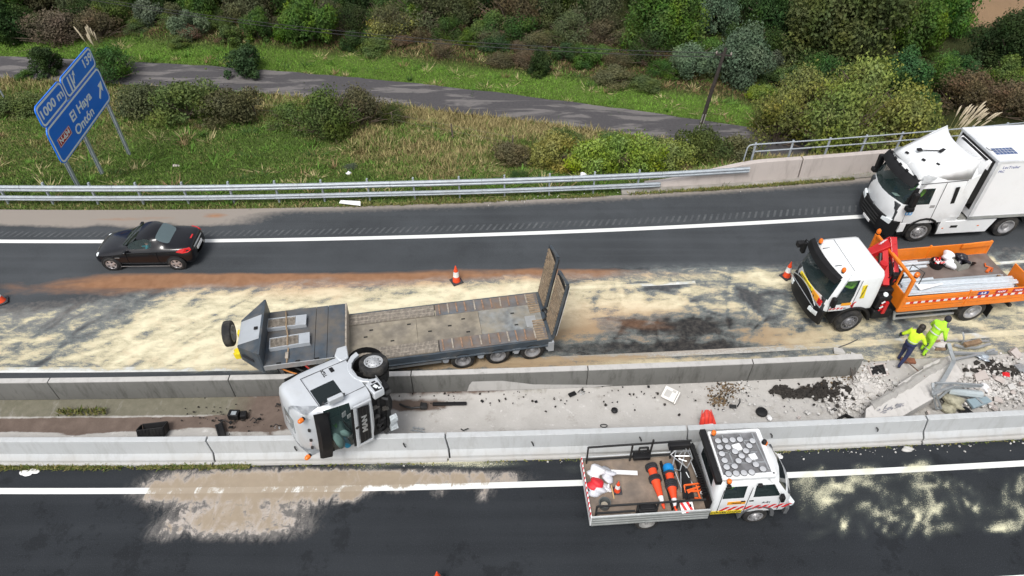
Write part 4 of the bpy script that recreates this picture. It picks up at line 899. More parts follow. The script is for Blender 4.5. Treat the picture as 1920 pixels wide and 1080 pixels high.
def driver(p, rz, label, shirt, sc=1.0):
    """seated figure seen through a window: x forward, hip at origin"""
    t = thing('person', label, 'person', p, rz); t.scale = (sc,) * 3
    J = [(0, 0, .08), (-.03, 0, .35), (-.04, 0, .55), (0, 0, .62), (.02, 0, .72), (.03, 0, .84), (-.02, .19, .50), (.12, .26, .30), (.36, .16, .36), (.42, .14, .38), (-.02, -.19, .50), (.12, -.26, .30), (.36, -.16, .36), (.42, -.14, .38), (.42, .12, .06), (.46, .12, -.36), (.56, .12, -.38), (.42, -.12, .06), (.46, -.12, -.36), (.56, -.12, -.38)]
    E_ = [(0, 1), (1, 2), (2, 3), (3, 4), (4, 5), (2, 6), (6, 7), (7, 8), (8, 9), (2, 10), (10, 11), (11, 12), (12, 13), (0, 14), (14, 15), (15, 16), (0, 17), (17, 18), (18, 19)]
    Rr = [(.15, .12), (.17, .12), (.15, .11), .06, .085, .07, .07, .055, .04, .035, .07, .055, .04, .035, .08, .055, .045, .08, .055, .045]
    sm = [0, 0, 2, 2, 2, 0, 0, 0, 2, 0, 0, 0, 2, 1, 1, 3, 1, 1, 3]
    skin(J, E_, Rr, sm, [shirt, m_navy, m_skin, m_dark], 'body', t)
    MB().lathe([(.0, .13), (.06, .115), (.095, .05), (.1, -.02), (.09, -.05)], (.0, 0, .80), (-.2, 0, 1), 14).build('hair', m_hair, t); return t
def seam(mb, pts, w=.012):
    # thin dark panel gap
    w = w
    for a, b in zip(pts[:-1], pts[1:]): mb.beam(a, b, w, w)

# ================================================================== MOTORWAY SIGN
m_blue = pm('sign_blue', (.006, .17, .78), .35, var=.05, sc=1, coat=.2); m_sw = pm('sign_white', (.78, .84, .88), .4, var=.03); m_sr = pm('sign_red', (.42, .012, .03), .4)
SW, SH, z0 = 6.25, 2.83, 1.24; dxy = Vector((math.cos(R_(94.5)), math.sin(R_(94.5)), 0)); c0 = Vector((-20.08, 26.4, z0))
def rrect(x0, x1, y0, y1, r, n=5):
    o = []
    for cx, cy, a0 in ((x1 - r, y0 + r, -90), (x1 - r, y1 - r, 0), (x0 + r, y1 - r, 90), (x0 + r, y0 + r, 180)):
        for k in range(n + 1): a = R_(a0 + 90 * k / n); o.append((cx + r * math.cos(a), cy + r * math.sin(a)))
    return o
sgn = thing('motorway_sign', 'large blue motorway exit sign on three steel posts at the left', 'road sign', M=frame((c0.x, c0.y, z0), dxy, (0, 0, 1)))
def plate(x0, x1, y0, y1, r):
    MB().prism(rrect(x0, x1, y0, y1, r), -.03, .02, 'z').build('panel', m_blue, sgn, smooth=0)
    A = rrect(x0 + .045, x1 - .045, y0 + .045, y1 - .045, r * .85); B = rrect(x0 + .13, x1 - .13, y0 + .13, y1 - .13, r * .62); n_ = len(A)
    MB().add([(x, y, .024) for x, y in A] + [(x, y, .024) for x, y in B] + [(x, y, .019) for x, y in A] + [(x, y, .019) for x, y in B], [(i, (i + 1) % n_, (i + 1) % n_ + n_, i + n_) for i in range(n_)] + [(i + 2 * n_, (i + 1) % n_ + 2 * n_, (i + 1) % n_, i) for i in range(n_)]).build('border', m_sw, sgn, smooth=0)
plate(0, SW, 0, SH * .635, .32); plate(0, SW * .425, SH * .645, SH, .25); plate(SW * .43, SW, SH * .645, SH, .25)
TM = lambda s, t: Matrix.Translation((SW * s, SH * t, .026))
for s, q, t, sz, m, sx in (('El Haya', .535, .40, .215, m_sw, 1.25), ('Ontón', .50, .175, .215, m_sw, 1.25), ('1000 m', .205, .82, .19, m_sw, 1.35), ('139', .885, .84, .19, m_sw, 1.35)):
    text(s, sz * SH, TM(q, t), m, sgn, bold=.012, sx=sx * (SW / 5.9), ext=.003)
q = (SW * .175, SH * .30); MB().bx(q[0] - .62 * SW / 5.9, q[0] + .62 * SW / 5.9, q[1] - .2, q[1] + .2, .02, .026).build('red_shield', m_sr, sgn, smooth=0)
mb = MB()
for a in ((-.6, .6, -.185, -.165), (-.6, .6, .165, .185), (-.6, -.58, -.165, .165), (.58, .6, -.165, .165)): mb.bx(q[0] + a[0] * SW / 5.9, q[0] + a[1] * SW / 5.9, q[1] + a[2], q[1] + a[3], .026, .029)
mb.build('shield_border', m_sw, sgn, smooth=0); text('N-634', .33, Matrix.Translation((q[0], q[1], .03)), m_sw, sgn, bold=.01, sx=1.15 * (SW / 5.9), ext=.003)
def arrow(cx, cy, ang, L, w, hw, hl, z=.026, name='arrow'):
    d = Vector((math.cos(ang), math.sin(ang))); e = Vector((-d.y, d.x)); c = Vector((cx, cy)); a = c - d * L / 2; b = c + d * (L / 2 - hl); t = c + d * L / 2
    MB().prism([tuple(p) for p in (a - e * w, b - e * w, b - e * hw, t, b + e * hw, b + e * w, a + e * w)], z - .002, z + .003, 'z').build(name, m_sw, sgn, smooth=0)
arrow(SW * .895, SH * .30, R_(38), .95, .075, .27, .42)
cx, cy = SW * .56, SH * .81  # exit pictogram: two lanes and the slip road
mb = MB()
for x0, x1 in ((-.30, -.16), (-.02, .12)): mb.prism([(cx + x0, cy - .33), (cx + x1, cy - .33), (cx + x1 + .02, cy + .33), (cx + x0 + .02 + .03, cy + .33)], .024, .029, 'z')
mb.prism([(cx + .13, cy - .12), (cx + .22, cy - .2), (cx + .42, cy + .14), (cx + .50, cy + .08), (cx + .52, cy + .34), (cx + .26, cy + .22), (cx + .34, cy + .17)], .024, .029, 'z'); mb.build('exit_pictogram', m_sw, sgn, smooth=0)
for (bx_, by_) in ((165, 352), (211, 328), (238, 279)):
    g_ = G(bx_, by_); s_ = (Vector((g_.x, g_.y, 0)) - Vector((c0.x, c0.y, 0))).dot(dxy); zz = float(TZ(g_.x, g_.y)); s_ = min(s_, SW - .35)
    mb = MB(); x0 = s_; mb.bx(x0 - .08, x0 + .08, zz - z0 - .4, SH * .93, -.16, -.145).bx(x0 - .08, x0 + .08, zz - z0 - .4, SH * .93, -.05, -.035).bx(x0 - .012, x0 + .012, zz - z0 - .4, SH * .93, -.145, -.05); mb.build('post', m_galv, sgn, smooth=0)
for t in (.12, .5, .8): MB().bx(.1, SW - .1, SH * t - .04, SH * t + .04, -.037, -.031 + .0).build('back_rail', m_galv, sgn, smooth=0)
# second sign foot at the left edge
pe = G(22, 208); o = MB().tube([(0, 0, -.3), (-.05, 0, 2.4)], .05, 8).build('slim_post', m_galv); o.location = pe; tag(o, 'slim galvanised post at the left edge of the bank, left of the motorway sign', 'post')

# ================================================================== BLACK COUPE
m_cblack = pm('black_car_paint', (.005, .005, .007), .22, var=.1, coat=.55, spec=.3)
def car():
    t = thing('parked_car', 'black two door coupe with silver alloy wheels driving left in the far lane', 'car', (-14.62, 21.64, 0), R_(181), M=None); t.name = 'black_coupe'; t.scale = (1.03,) * 3
    # x, half width, belt z, glass-base y, z, top y, top z
    S = [(1.93, .45, .46, .42, .52, .30, .53), (1.88, .62, .52, .58, .60, .40, .62), (1.70, .745, .60, .68, .685, .45, .72), (1.40, .80, .68, .70, .775, .45, .80), (1.05, .825, .75, .70, .845, .45, .875), (.74, .83, .80, .70, .90, .52, .935),
         (.45, .835, .83, .72, .935, .60, 1.10), (.12, .835, .85, .72, .955, .575, 1.26), (-.20, .835, .86, .72, .965, .565, 1.325), (-.50, .835, .875, .72, .975, .56, 1.31), (-.62, .835, .88, .72, .98, .55, 1.285), (-.86, .83, .90, .70, .985, .53, 1.14), (-1.06, .825, .915, .68, .99, .50, 1.015), (-1.40, .81, .92, .66, .985, .46, 1.005), (-1.72, .765, .90, .62, .965, .42, .985), (-1.86, .69, .86, .56, .93, .38, .945), (-1.93, .60, .70, .50, .80, .34, .82), (-1.93, .58, .52, .45, .60, .3, .62)]
    g = []
    for i, (x, w, zb, yg, zg, yr, zr) in enumerate(S):
        zbt = .20 if 0 < i < len(S) - 2 else .30; nose = 1
        g.append([(x, 0, zbt), (x, w * .85, zbt), (x, w, zbt + .09), (x, w + .012, (zb + zbt) / 2 + .08), (x, w - .01, zb), (x, yg, zg), (x, yr, zr), (x, yr * .55, zr + (zr - zg) * .08 + .015), (x, 0, zr + (zr - zg) * .1 + .02)])
    g.insert(0, [(1.955, 0, .34)] + [(1.955, .3 * min(1, j / 3), .34 + .02 * j) for j in range(1, 8)] + [(1.955, 0, .49)]); g.append([(-1.945, 0, .36)] + [(-1.945, .35 * min(1, j / 3), .36 + .025 * j) for j in range(1, 8)] + [(-1.945, 0, .58)])
    def reg(k, j):
        x0 = g[k][0][0]; x1 = g[k + 1][0][0]
        if j >= 6 and x1 >= .1 and x0 <= .76: return 'windshield'
        if j >= 6 and x0 <= -.60 and x1 >= -1.08: return 'rear_window'
        if j == 5 and x0 <= .46 and x1 >= -.52: return 'side_window|'
        return 'body'
    halfgrid(g, reg, {'body': m_cblack, 'windshield': m_glassd, 'rear_window': pm('rear_glass', (.10, .14, .15), .08, var=.05, coat=.5), 'side_window': m_glassc}, t, subsurf=2, smooth=180)
    for x in (1.245, -1.245):
        for s in (1, -1):
            MB().lathe([(.37, .0), (.36, .012), (0, .012)], (x, .822 * s, .315), (0, s, 0), 24).build('wheel_arch', m_dark, t)  # flat black disc on the body paints the shaded wheel well
            wheel(t, x, .852 * s, .315, .315, .2, s, 'car')
    for s in (1, -1):
        MB().lathe([(0, .06), (.05, .055), (.10, .02), (.12, -.03)], (1.74, .60 * s, .60), (.75, s * .5, .45), 14).build('headlight', m_lens, t)
        h = MB(); P0 = [(-1.40, .815, .86), (-1.60, .80, .80), (-1.80, .735, .80), (-1.90, .62, .84), (-1.87, .60, .915), (-1.72, .69, .935), (-1.55, .76, .93)]
        h.add([(p[0], p[1] * s * 1.012, p[2]) for p in P0] + [(p[0] * .97 - .0, p[1] * s * .93, p[2]) for p in P0], [tuple(range(7))] + [(i, (i + 1) % 7, (i + 1) % 7 + 7, i + 7) for i in range(7)]); h.build('taillight', m_red, t, smooth=0)
        MB().box((.50, .90 * s, .93), (.12, .2, .11)).build('side_mirror', m_cblack, t, bevel=.03)
        MB().bx(-1.0, .9, .845 * s - .006, .845 * s + .006, .205, .225).build('sill_trim', m_alu, t, smooth=0)
        MB().bx(.82, 1.0, .842 * s - .004, .842 * s + .004, .62, .64).build('badge', m_alu, t, smooth=0)
        sm = MB(); seam(sm, [(.55, .85 * s, .85), (.55, .853 * s, .3)], .01); seam(sm, [(-.62, .85 * s, .87), (-.62, .853 * s, .3)], .01); sm.build('door_seam', m_dark, t, smooth=0); MB().bx(-.5, -.32, .85 * s - .01, .85 * s + .014, .76, .785).build('door_handle', m_cblack, t)
    MB().bx(-1.955, -1.935, -.42, .42, .80, .84).build('chrome_bar', m_alu, t); MB().bx(-1.985, -1.95, -.26, .26, .58, .69).build('number_plate', m_wtape, t)
    MB().bx(1.95, 1.975, -.26, .26, .36, .47).build('number_plate', m_wtape, t); MB().bx(-1.80, -1.74, -.12, .12, .99, 1.01).build('brake_light', m_red, t)
    MB().bx(-.6, .6, -.68, .68, .25, .55).build('cabin_floor', m_dark, t)
    for s in (1, -1): MB().box((-.15, .34 * s, .62), (.45, .42, .16)).box((-.42, .34 * s, .85), (.14, .42, .5), (0, -.2, 0)).build('seat', m_seat, t, bevel=.04)
    M_ = Matrix.Translation((-14.62, 21.64, 0)) @ Matrix.Rotation(R_(181), 4, 'Z')
    q = M_ @ Vector((-.18, .40, .42)); driver(q, R_(181), 'driver in a teal shirt at the wheel of the black coupe', m_teal, .88)
    return t
car()
# ================================================================== LOWBED SEMI-TRAILER
m_lbblue = pm('worn_blue_grey_steel', (.065, .082, .10), .5, .2, var=.2, sc=3, dirt=(.20, .17, .13), damt=.38, dsc=1.6)
m_lbdeck = pm('muddy_steel_deck', (.20, .215, .22), .75, .1, var=.35, sc=5, dirt=(.31, .27, .20), damt=.7, dsc=1.1, bump=.3, bsc=12)
m_lbgrey = pm('light_grey_panel', (.40, .43, .46), .4, .1, var=.05, dirt=(.25, .24, .22), damt=.3)
m_rust = pm('rusty_bar', (.26, .165, .11), .85, var=.35, sc=9); m_grip = pm('worn_grip_bar', (.35, .31, .26), .7, .2, var=.35, sc=9)
m_track = pm('caked_mud_plate', (.12, .11, .095), .9, var=.3, sc=6, dirt=(.30, .25, .18), damt=.5, dsc=2)
m_oak = pm('muddy_ramp_boards', (.24, .18, .12), .85, var=.35, sc=7, dirt=(.30, .26, .2), damt=.4)
Y0 = R_(189.8)
lb = thing('lowbed_trailer', 'empty blue grey lowbed trailer with raised rear ramps, jackknifed beside the barrier', 'trailer', (1.05, 17.32, 0), Y0)
HW = 1.2
def lbm(name, mb, m, bevel=0, smooth=0, p=lb): return mb.build(name, m, p, bevel=bevel, smooth=smooth)
ZD = .95
lbm('side_rail', MB().bx(0, 6.75, HW - .06, HW, ZD - .28, ZD).bx(0.02, 6.7, HW - .09, HW + .04, ZD - .32, ZD - .27), m_lbblue, .01); lbm('side_rail', MB().bx(0, 6.75, -HW, -HW + .06, ZD - .28, ZD), m_lbblue, .01)
lbm('main_frame', MB().bx(0, 6.7, .35, .5, .55, ZD - .06).bx(0, 6.7, -.5, -.35, .55, ZD - .06).bx(0, .1, -HW + .06, HW - .06, .5, ZD - .03), m_chas)
m_lbtan = pm('mud_caked_deck', (.25, .22, .17), .85, var=.3, sc=3, dirt=(.115, .105, .095), damt=.55, dsc=1.3, bump=.4, bsc=10)
for a, b in ((0.02, 2.2), (2.21, 4.4), (4.41, 6.72)): lbm('deck_plate', MB().bx(a, b, -HW + .62, HW - .62, ZD - .06, ZD), m_lbdeck if a < 2.2 else m_lbtan)
for s in (1, -1):
    lbm('wheel_deck', MB().bx(.02, 3.7, s * (HW - .34) - .275, s * (HW - .34) + .275, ZD - .05, ZD + .015), pm('wheel_deck_blue', (.13, .15, .17), .6, .15, var=.3, sc=4, dirt=(.22, .15, .10), damt=.8, dsc=1.2), .006)
    for k in range(11):
        x = .42 + k * .315; lbm('grip_bar', MB().box((x + .02 * random.uniform(-1, 1), s * (HW - .34), ZD + .03), (.05, .42 + .06 * random.random(), .045), (0, 0, random.uniform(-.04, .04))), m_rust if k % 3 else m_grip)
    lbm('track_plate', MB().bx(3.72, 6.72, s * (HW - .34) - .27, s * (HW - .34) + .27, ZD - .05, ZD + .005), m_track)
    mb = MB()
    for k in range(64): mb.bx(3.76 + k * .0463, 3.785 + k * .0463, s * (HW - .34) - .25, s * (HW - .34) + .25, ZD + .005, ZD + .03)
    for q in (-.1, .1): mb.bx(3.75, 6.7, s * (HW - .34) + q - .008, s * (HW - .34) + q + .008, ZD + .0055, ZD + .034)
    tag(lbm('grating', mb, m_grip), kind='stuff')
for x, y in ((.9, .3), (.95, -.28), (2.6, .35), (2.7, -.3), (3.9, .1), (4.6, -.36), (5.2, .33), (6.1, 0), (3.2, -.05), (5.9, -.3)): lbm('painted_recess', MB().bx(x, x + .13, y, y + .06, ZD + .001, ZD + .006), m_dark)  # raised dark plates, painting the shade of lashing recesses
lbm('repair_plate', MB().bx(.25, .62, -.02, .5, ZD + .001, ZD + .008), pm('bare_plate', (.42, .43, .43), .5, .4, var=.15, dirt=(.25, .22, .18), damt=.4))
# gooseneck
GX0, GX1, GZ = 6.78, 9.35, 1.45
lbm('gooseneck_riser', MB().bx(6.72, 6.78, -HW - .03, HW + .03, ZD - .2, GZ + .03), m_grip, .01)
m_gdk = pm('blue_chequer_deck', (.068, .092, .12), .5, .25, var=.25, sc=3, dirt=(.17, .145, .115), damt=.7, dsc=1.1)
for a, b in ((6.79, 7.35), (7.365, 7.75), (7.765, GX1)): lbm('gooseneck_deck', MB().bx(a, b, -HW - .03, HW + .03, GZ - .12, GZ), m_gdk, .004)
lbm('gooseneck_edge', MB().bx(GX0, GX1, HW + .032, HW + .06, GZ - .2, GZ + .01), m_alu, .006); lbm('gooseneck_beam', MB().bx(6.8, GX1, -.5, .5, GZ - .4, GZ - .13), m_chas, .02)
for x in (7.0, 7.6, 8.2, 8.8): lbm('lashing_ring', MB().bx(x, x + .14, HW - .02, HW + .035, GZ + .001, GZ + .03), m_dark)
# headboard and tapered nose
hb = MB(); hb.bx(GX1 - .02, GX1 + .06, -HW - .03, HW + .06, GZ - .3, GZ + .62); lbm('headboard', hb, m_lbblue, .01)
NX = GX1 + .06; 
def nose(y0, y1, n0, n1, m, nm):
    z0, z1 = GZ - .35, GZ + .60
    MB().add([(NX, y0, z0), (NX, y1, z0), (NX + .72, n1, z0 + .1), (NX + .72, n0, z0 + .1), (NX, y0, z1), (NX, y1, z1), (NX + .72, n1, z1 - .22), (NX + .72, n0, z1 - .22)], [(0, 3, 2, 1), (4, 5, 6, 7), (0, 1, 5, 4), (1, 2, 6, 5), (2, 3, 7, 6), (3, 0, 4, 7)]).build(nm, m, lb, bevel=.012, smooth=0)
nose(-.55, .55, -.52, .52, m_lbgrey, 'nose_panel'); nose(-1.22, -.555, -.60, -.525, m_lbblue, 'nose_side'); nose(.555, 1.24, .525, .60, m_lbblue, 'nose_side')
lbm('nose_handle', MB().bx(NX + .08, NX + .2, .0, .12, GZ + .575, GZ + .60), m_dark)
lbm('warning_plate', MB().box((NX + .42, .92, GZ + .12), (.5, .012, .12), (0, 0, R_(-39))), m_text)
sw = wheel(lb, NX + 1.02, -.12, GZ + .35, .43, .26, 1, 'rear'); 
sw.matrix_local = Matrix.Translation((NX + .95, -.12, GZ + .30)) @ Matrix.Rotation(R_(90), 4, 'Z') @ Matrix.Translation((-(NX + 1.02), .12, -(GZ + .35))); sw.name = 'spare_wheel'
lbm('spare_carrier', MB().bx(NX + .7, NX + .8, -.2, .0, GZ - .1, GZ + .36), m_yel, .02)
lbm('coupling_connector', MB().bx(NX + .74, NX + .92, .28, .56, GZ - .25, GZ + .0).bx(NX + .92, NX + .96, .32, .37, GZ - .24, GZ + .0).bx(NX + .92, NX + .96, .46, .51, GZ - .24, GZ + .0), m_yel, .03)
# loading wedges lashed on the gooseneck
for i, (cx, cy, rz) in enumerate(((8.75, -.52, .0), (8.6, .38, .05))):
    M = Matrix.Translation((cx, cy, GZ)) @ Matrix.Rotation(rz, 4, 'Z')
    wd_ = tag(MB().bx(-.7, .6, -.24, -.20, .005, .16, M=M).bx(-.7, .6, .20, .24, .005, .16, M=M).bx(-.7, -.34, -.2, .2, .12, .155, M=M).bx(.57, .6, -.2, .2, .01, .15, M=M).build('loading_ramp_wedge', m_lbgrey, None, bevel=.006, smooth=0), ['grey loading wedge with slotted top on the gooseneck, the farther one', 'grey loading wedge with slotted top on the gooseneck, the nearer one'][i], 'ramp wedge', 'loading wedges on the gooseneck')
    wd_.matrix_world = Matrix.Translation(lb.location) @ Matrix.Rotation(Y0, 4, 'Z')
    mb = MB()
    for k in range(22): mb.bx(-.32 + k * .041, -.30 + k * .041, -.2, .2, .09, .15, M=M)
    tag(mb.build('slots', m_grip, wd_, smooth=0), kind='stuff')
    MB().bx(-.32, .57, -.2, .2, .01, .05, M=M).build('tray', m_track, wd_, smooth=0)
lbm('lashing_strap', MB().tube([(8.62, HW + .02, GZ + .02), (8.6, .62, GZ + .03), (8.6, .6, GZ + .18), (8.62, .16, GZ + .18), (8.64, .1, GZ + .05), (8.7, -.3, GZ + .17), (8.72, -.74, GZ + .17), (8.8, -1.15, GZ + .02)], .025, 5), pm('strap_brown', (.30, .22, .14), .9, var=.2))
lbm('lashing_ratchet', MB().box((8.62, .95, GZ + .05), (.1, .26, .08)), m_grip, .01)
# axles
for x in (.55, 1.76, 2.97):
    lbm('axle', MB().cyl((x, -1.0, .42), (x, 1.0, .42), .07, n=10), m_chas)
    for s in (1, -1):
        wheel(lb, x, s * 1.19, .42, .42, .26, s, 'rear'); wheel(lb, x, s * .9, .42, .42, .26, s, 'rear', name='inner_wheel')
        lbm('mudguard', MB().add([(x + .47, s * .9, .60), (x + .47, s * (HW - .01), .60), (x + .30, s * .9, .64), (x + .30, s * (HW - .01), .64), (x + .7, s * .9, .45), (x + .7, s * (HW - .01), .45)], [(0, 1, 3, 2), (0, 4, 5, 1)]), m_alu)
for x in (1.12, 2.35, 3.55, -.02): lbm('hanger', MB().prism([(x - .07, .42), (x + .07, .42), (x + .16, .7), (x - .16, .7)], HW - .03, HW - .0, 'y'), m_lbgrey, .006)
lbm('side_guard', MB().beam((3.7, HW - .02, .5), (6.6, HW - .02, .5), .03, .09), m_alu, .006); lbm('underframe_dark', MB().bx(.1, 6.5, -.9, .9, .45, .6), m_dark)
lbm('tail_beam', MB().bx(-.12, 0, -HW, HW, .45, ZD), m_lbblue, .01); lbm('tail_lamp', MB().bx(-.14, -.12, .75, 1.1, .55, .7), m_red); lbm('tail_post', MB().bx(-.2, -.0, HW - .14, HW + .02, .35, .80), m_lbgrey, .01)
# rear beavertail slats + two raised ramps
for s in (1, -1):
    mb_ = MB()
    for k in range(9):
        y = s * .66 - .44 + k * .11; lbm('tail_slat', MB().add([(.0, y, ZD + .01), (.0, y + .07, ZD + .01), (.40, y + .09, ZD + .03), (.40, y + .02, ZD + .03), (.0, y, ZD - .03), (.0, y + .07, ZD - .03), (.40, y + .09, ZD - .02), (.40, y + .02, ZD - .02)], [(0, 3, 2, 1), (4, 5, 6, 7), (0, 1, 5, 4), (1, 2, 6, 5), (2, 3, 7, 6), (3, 0, 4, 7)]), m_oak)
    RL = 2.55 if s > 0 else 2.5; tilt = R_(9); M = Matrix.Translation((-.10, s * .70, ZD - .02)) @ Matrix.Rotation(-tilt, 4, 'Y')
    fr = MB().bx(-.09, .0, -.50, -.47, 0, RL - .28, M=M).bx(-.09, .0, .46, .50, 0, RL, M=M).bx(-.09, -.01, -.44, .44, 0, .06, M=M)
    a_ = [M @ Vector(p) for p in ((0, -.5, RL - .28), (0, .5, RL), (-.09, .5, RL), (-.09, -.5, RL - .28))]; b_ = [M @ Vector(p) for p in ((0, -.5, RL - .34), (0, .5, RL - .06), (-.09, .5, RL - .06), (-.09, -.5, RL - .34))]
    fr.add(a_ + b_, [(0, 1, 2, 3), (7, 6, 5, 4), (0, 4, 5, 1), (2, 6, 7, 3), (1, 5, 6, 2), (0, 3, 7, 4)])
    rp = lbm('ramp', fr, m_lbblue, .006)
    back = MB().bx(-.10, -.092, -.48, .48, .05, RL - .35, M=M).bx(-.16, -.10, .30, .42, .1, RL - .2, M=M); back.build('ramp_back_plate', m_chas, rp, smooth=0)
    if s > 0: MB().bx(-.17, -.161, .28, .44, .1, RL - .25, M=M).build('ramp_reflector_strip', m_wtape, rp, smooth=0)
    for k in range(15):
        z = .12 + k * .158; q = [(-.03, -.44, z), (-.03, .44, z + .05), (.03, .44, z + .05), (.03, -.44, z), (-.03, -.44, z + .085), (-.03, .44, z + .135), (.03, .44, z + .135), (.03, -.44, z + .085)]
        if z + .13 > RL - .28: continue
        MB().hexa([M @ Vector(p) for p in q]).build('ramp_board', m_oak, rp, smooth=0)
lbm('winch_reel', MB().lathe([(.16, 0), (.17, .02), (.12, .03), (.12, .1), (.17, .11), (.16, .13)], (-.2, -.05, ZD + .05), (1, .3, 0), 16), m_steel)
lbm('ramp_cylinder', MB().tube([(.05, .25, ZD - .1), (-.25, .32, ZD + .35)], .04, 8), m_steel)

# ================================================================== OVERTURNED TRACTOR UNIT
m_silver = pm('silver_paint', (.60, .63, .66), .32, .25, var=.04, dirt=(.38, .37, .35), damt=.25, dsc=1.5, coat=.4)
F_a = Vector((.6, -.8, 0)); L_a = Vector((.075, .055, 1)); 
MM = frame((-4.39, 14.24, 1.83), F_a, L_a); SM = .85
mt = thing('overturned_tractor_unit', 'silver tractor unit lying on its side across both concrete barriers, windscreen facing the near road', 'truck', M=MM @ Matrix.Scale(SM, 4)); 
def mp(name, mb, m, bevel=0, smooth=0, p=None): return mb.build(name, m, p or mt, bevel=bevel, smooth=smooth)
XS = [.30, .95, 1.15, 1.72]
LV = [lvl(1.12, 0, XS, 2.24, 1.15, .26, .10), lvl(1.5, 0, XS, 2.27, 1.18, .28, .10), lvl(1.72, 0, XS, 2.27, 1.18, .28, .1), lvl(1.88, 0, XS, 2.25, 1.18, .28, .1), lvl(2.35, 0, XS, 2.17, 1.17, .28, .1), lvl(2.72, 0, XS, 2.08, 1.15, .28, .1), lvl(2.82, 0, XS, 2.04, 1.13, .3, .1), lvl(3.05, .02, XS, 1.9, 1.10, .32, .12), lvl(3.3, .03, XS, 1.72, 1.08, .30, .14), lvl(3.44, .07, [.35, .9, 1.1, 1.25], 1.52, 1.0, .3, .14), lvl(3.51, .16, [.4, .8, .95, 1.05], 1.28, .82, .25, .1), [(.6 + .02 * i, 0, 3.53) for i in range(13)]]
def rg(k, j):
    z = LV[k][0][2]
    if 9 <= j and 1.87 < z < 2.71: return 'windscreen'
    if j in (5, 6) and 1.87 < z < 2.71: return 'side_window|'
    return 'cab_shell'
halfgrid(LV, rg, {'windscreen': m_glassc, 'side_window': m_glassd, 'cab_shell': m_silver}, mt, smooth=50)
mp('cab_interior', MB().bx(.05, 2.0, -1.1, 1.1, 1.15, 1.55).bx(1.7, 2.05, -1.08, 1.08, 1.55, 1.80), m_seat, .03); mp('cab_back_wall', MB().bx(.04, .08, -1.1, 1.1, 1.5, 3.0), m_seat)
for s in (1, -1): mp('seat', MB().bx(.75, 1.25, s * .6 - .26, s * .6 + .26, 1.55, 1.75).bx(.62, .8, s * .6 - .26, s * .6 + .26, 1.75, 2.5), pm('grey_seat', (.10, .11, .12), .9, var=.2), .05)
mp('sun_visor', MB().loft([[(2.12 - .02 * abs(y), y, 2.70), (2.20 - .10 * y * y, y, 2.66), (2.16 - .12 * y * y, y, 2.98), (2.0 - .05 * y * y, y, 3.06)] for y in np.linspace(-1.14, 1.14, 9)], True), m_black, .0, 40)
gr_ = mp('grille', MB().prism([(-.86, 1.30), (.86, 1.30), (.92, 1.70), (-.92, 1.70)], 2.285, 2.31, 'x'), m_black, .012)
mp('grille_frame', MB().loft([[(2.25 - .02, y * (1 + .0), 1.20), (2.31, y, 1.20), (2.31, y, 1.27), (2.25, y, 1.27)] for y in (-1.0, 1.0)], True).loft([[(2.25, y, 1.74), (2.31, y, 1.74), (2.30, y, 1.85), (2.24, y, 1.85)] for y in (-1.02, 1.02)], True).bx(2.24, 2.31, .95, 1.06, 1.2, 1.85).bx(2.24, 2.31, -1.06, -.95, 1.2, 1.85), m_silver, .015)
for z in (1.40, 1.52): mp('grille_slat', MB().bx(2.305, 2.322, -.82, .82, z, z + .025), m_steel, .004, p=gr_)
text('MAN', .25, frame((2.322, 0.05, 1.50), (0, 1, 0), (0, 0, 1)), m_alu, gr_, bold=.012, sx=1.5)
mp('grille_badge', MB().lathe([(0, .02), (.05, .02), (.07, 0)], (2.31, 0, 1.78), (1, 0, 0), 16), m_steel)
mp('bumper_carrier', MB().bx(1.75, 2.15, -1.08, 1.08, .42, 1.12).bx(2.15, 2.22, -.9, .7, .5, .62).bx(2.15, 2.22, -.95, .8, .85, .95), m_black, .02)
for i in range(9): mp('torn_bracket', MB().box((2.18 + .06 * random.random(), -1.0 + i * .24, .75 + random.uniform(-.25, .25)), (.14, .08, .22), (random.uniform(-.6, .6), random.uniform(-.6, .6), random.uniform(-.6, .6))), random.choice([m_steel, m_black, m_chas]))
mp('headlight_housing', MB().loft([[(1.62, y, .62), (2.26 - .05 * (y > 1.15), y, .66), (2.30 - .05 * (y > 1.15), y, 1.06), (1.72, y, 1.10)] for y in (.92, 1.05, 1.20)], True), m_silver, .03, 40)
mp('cracked_lens', MB().bx(1.86, 2.20, 1.203, 1.212, .72, .98).bx(1.75, 1.82, 1.203, 1.212, .76, .90), m_black, .01); mp('lens_shard', MB().box((2.0, 1.216, .86), (.16, .01, .12), (0, .4, 0)).box((2.12, 1.217, .78), (.07, .01, .09), (0, -.3, 0)), m_lens)
mp('damaged_headlight', MB().loft([[(2.2 + .1 * math.sin(k), -.35 - k * .14, .52), (2.42, -.35 - k * .14 + .03 * math.cos(3 * k), .6), (2.38 + .05 * math.sin(2 * k), -.35 - k * .14, .30), (2.2, -.35 - k * .14, .26)] for k in range(5)], True), pm('broken_plastic', (.55, .60, .62), .25, var=.25, sc=14), 0, 30)
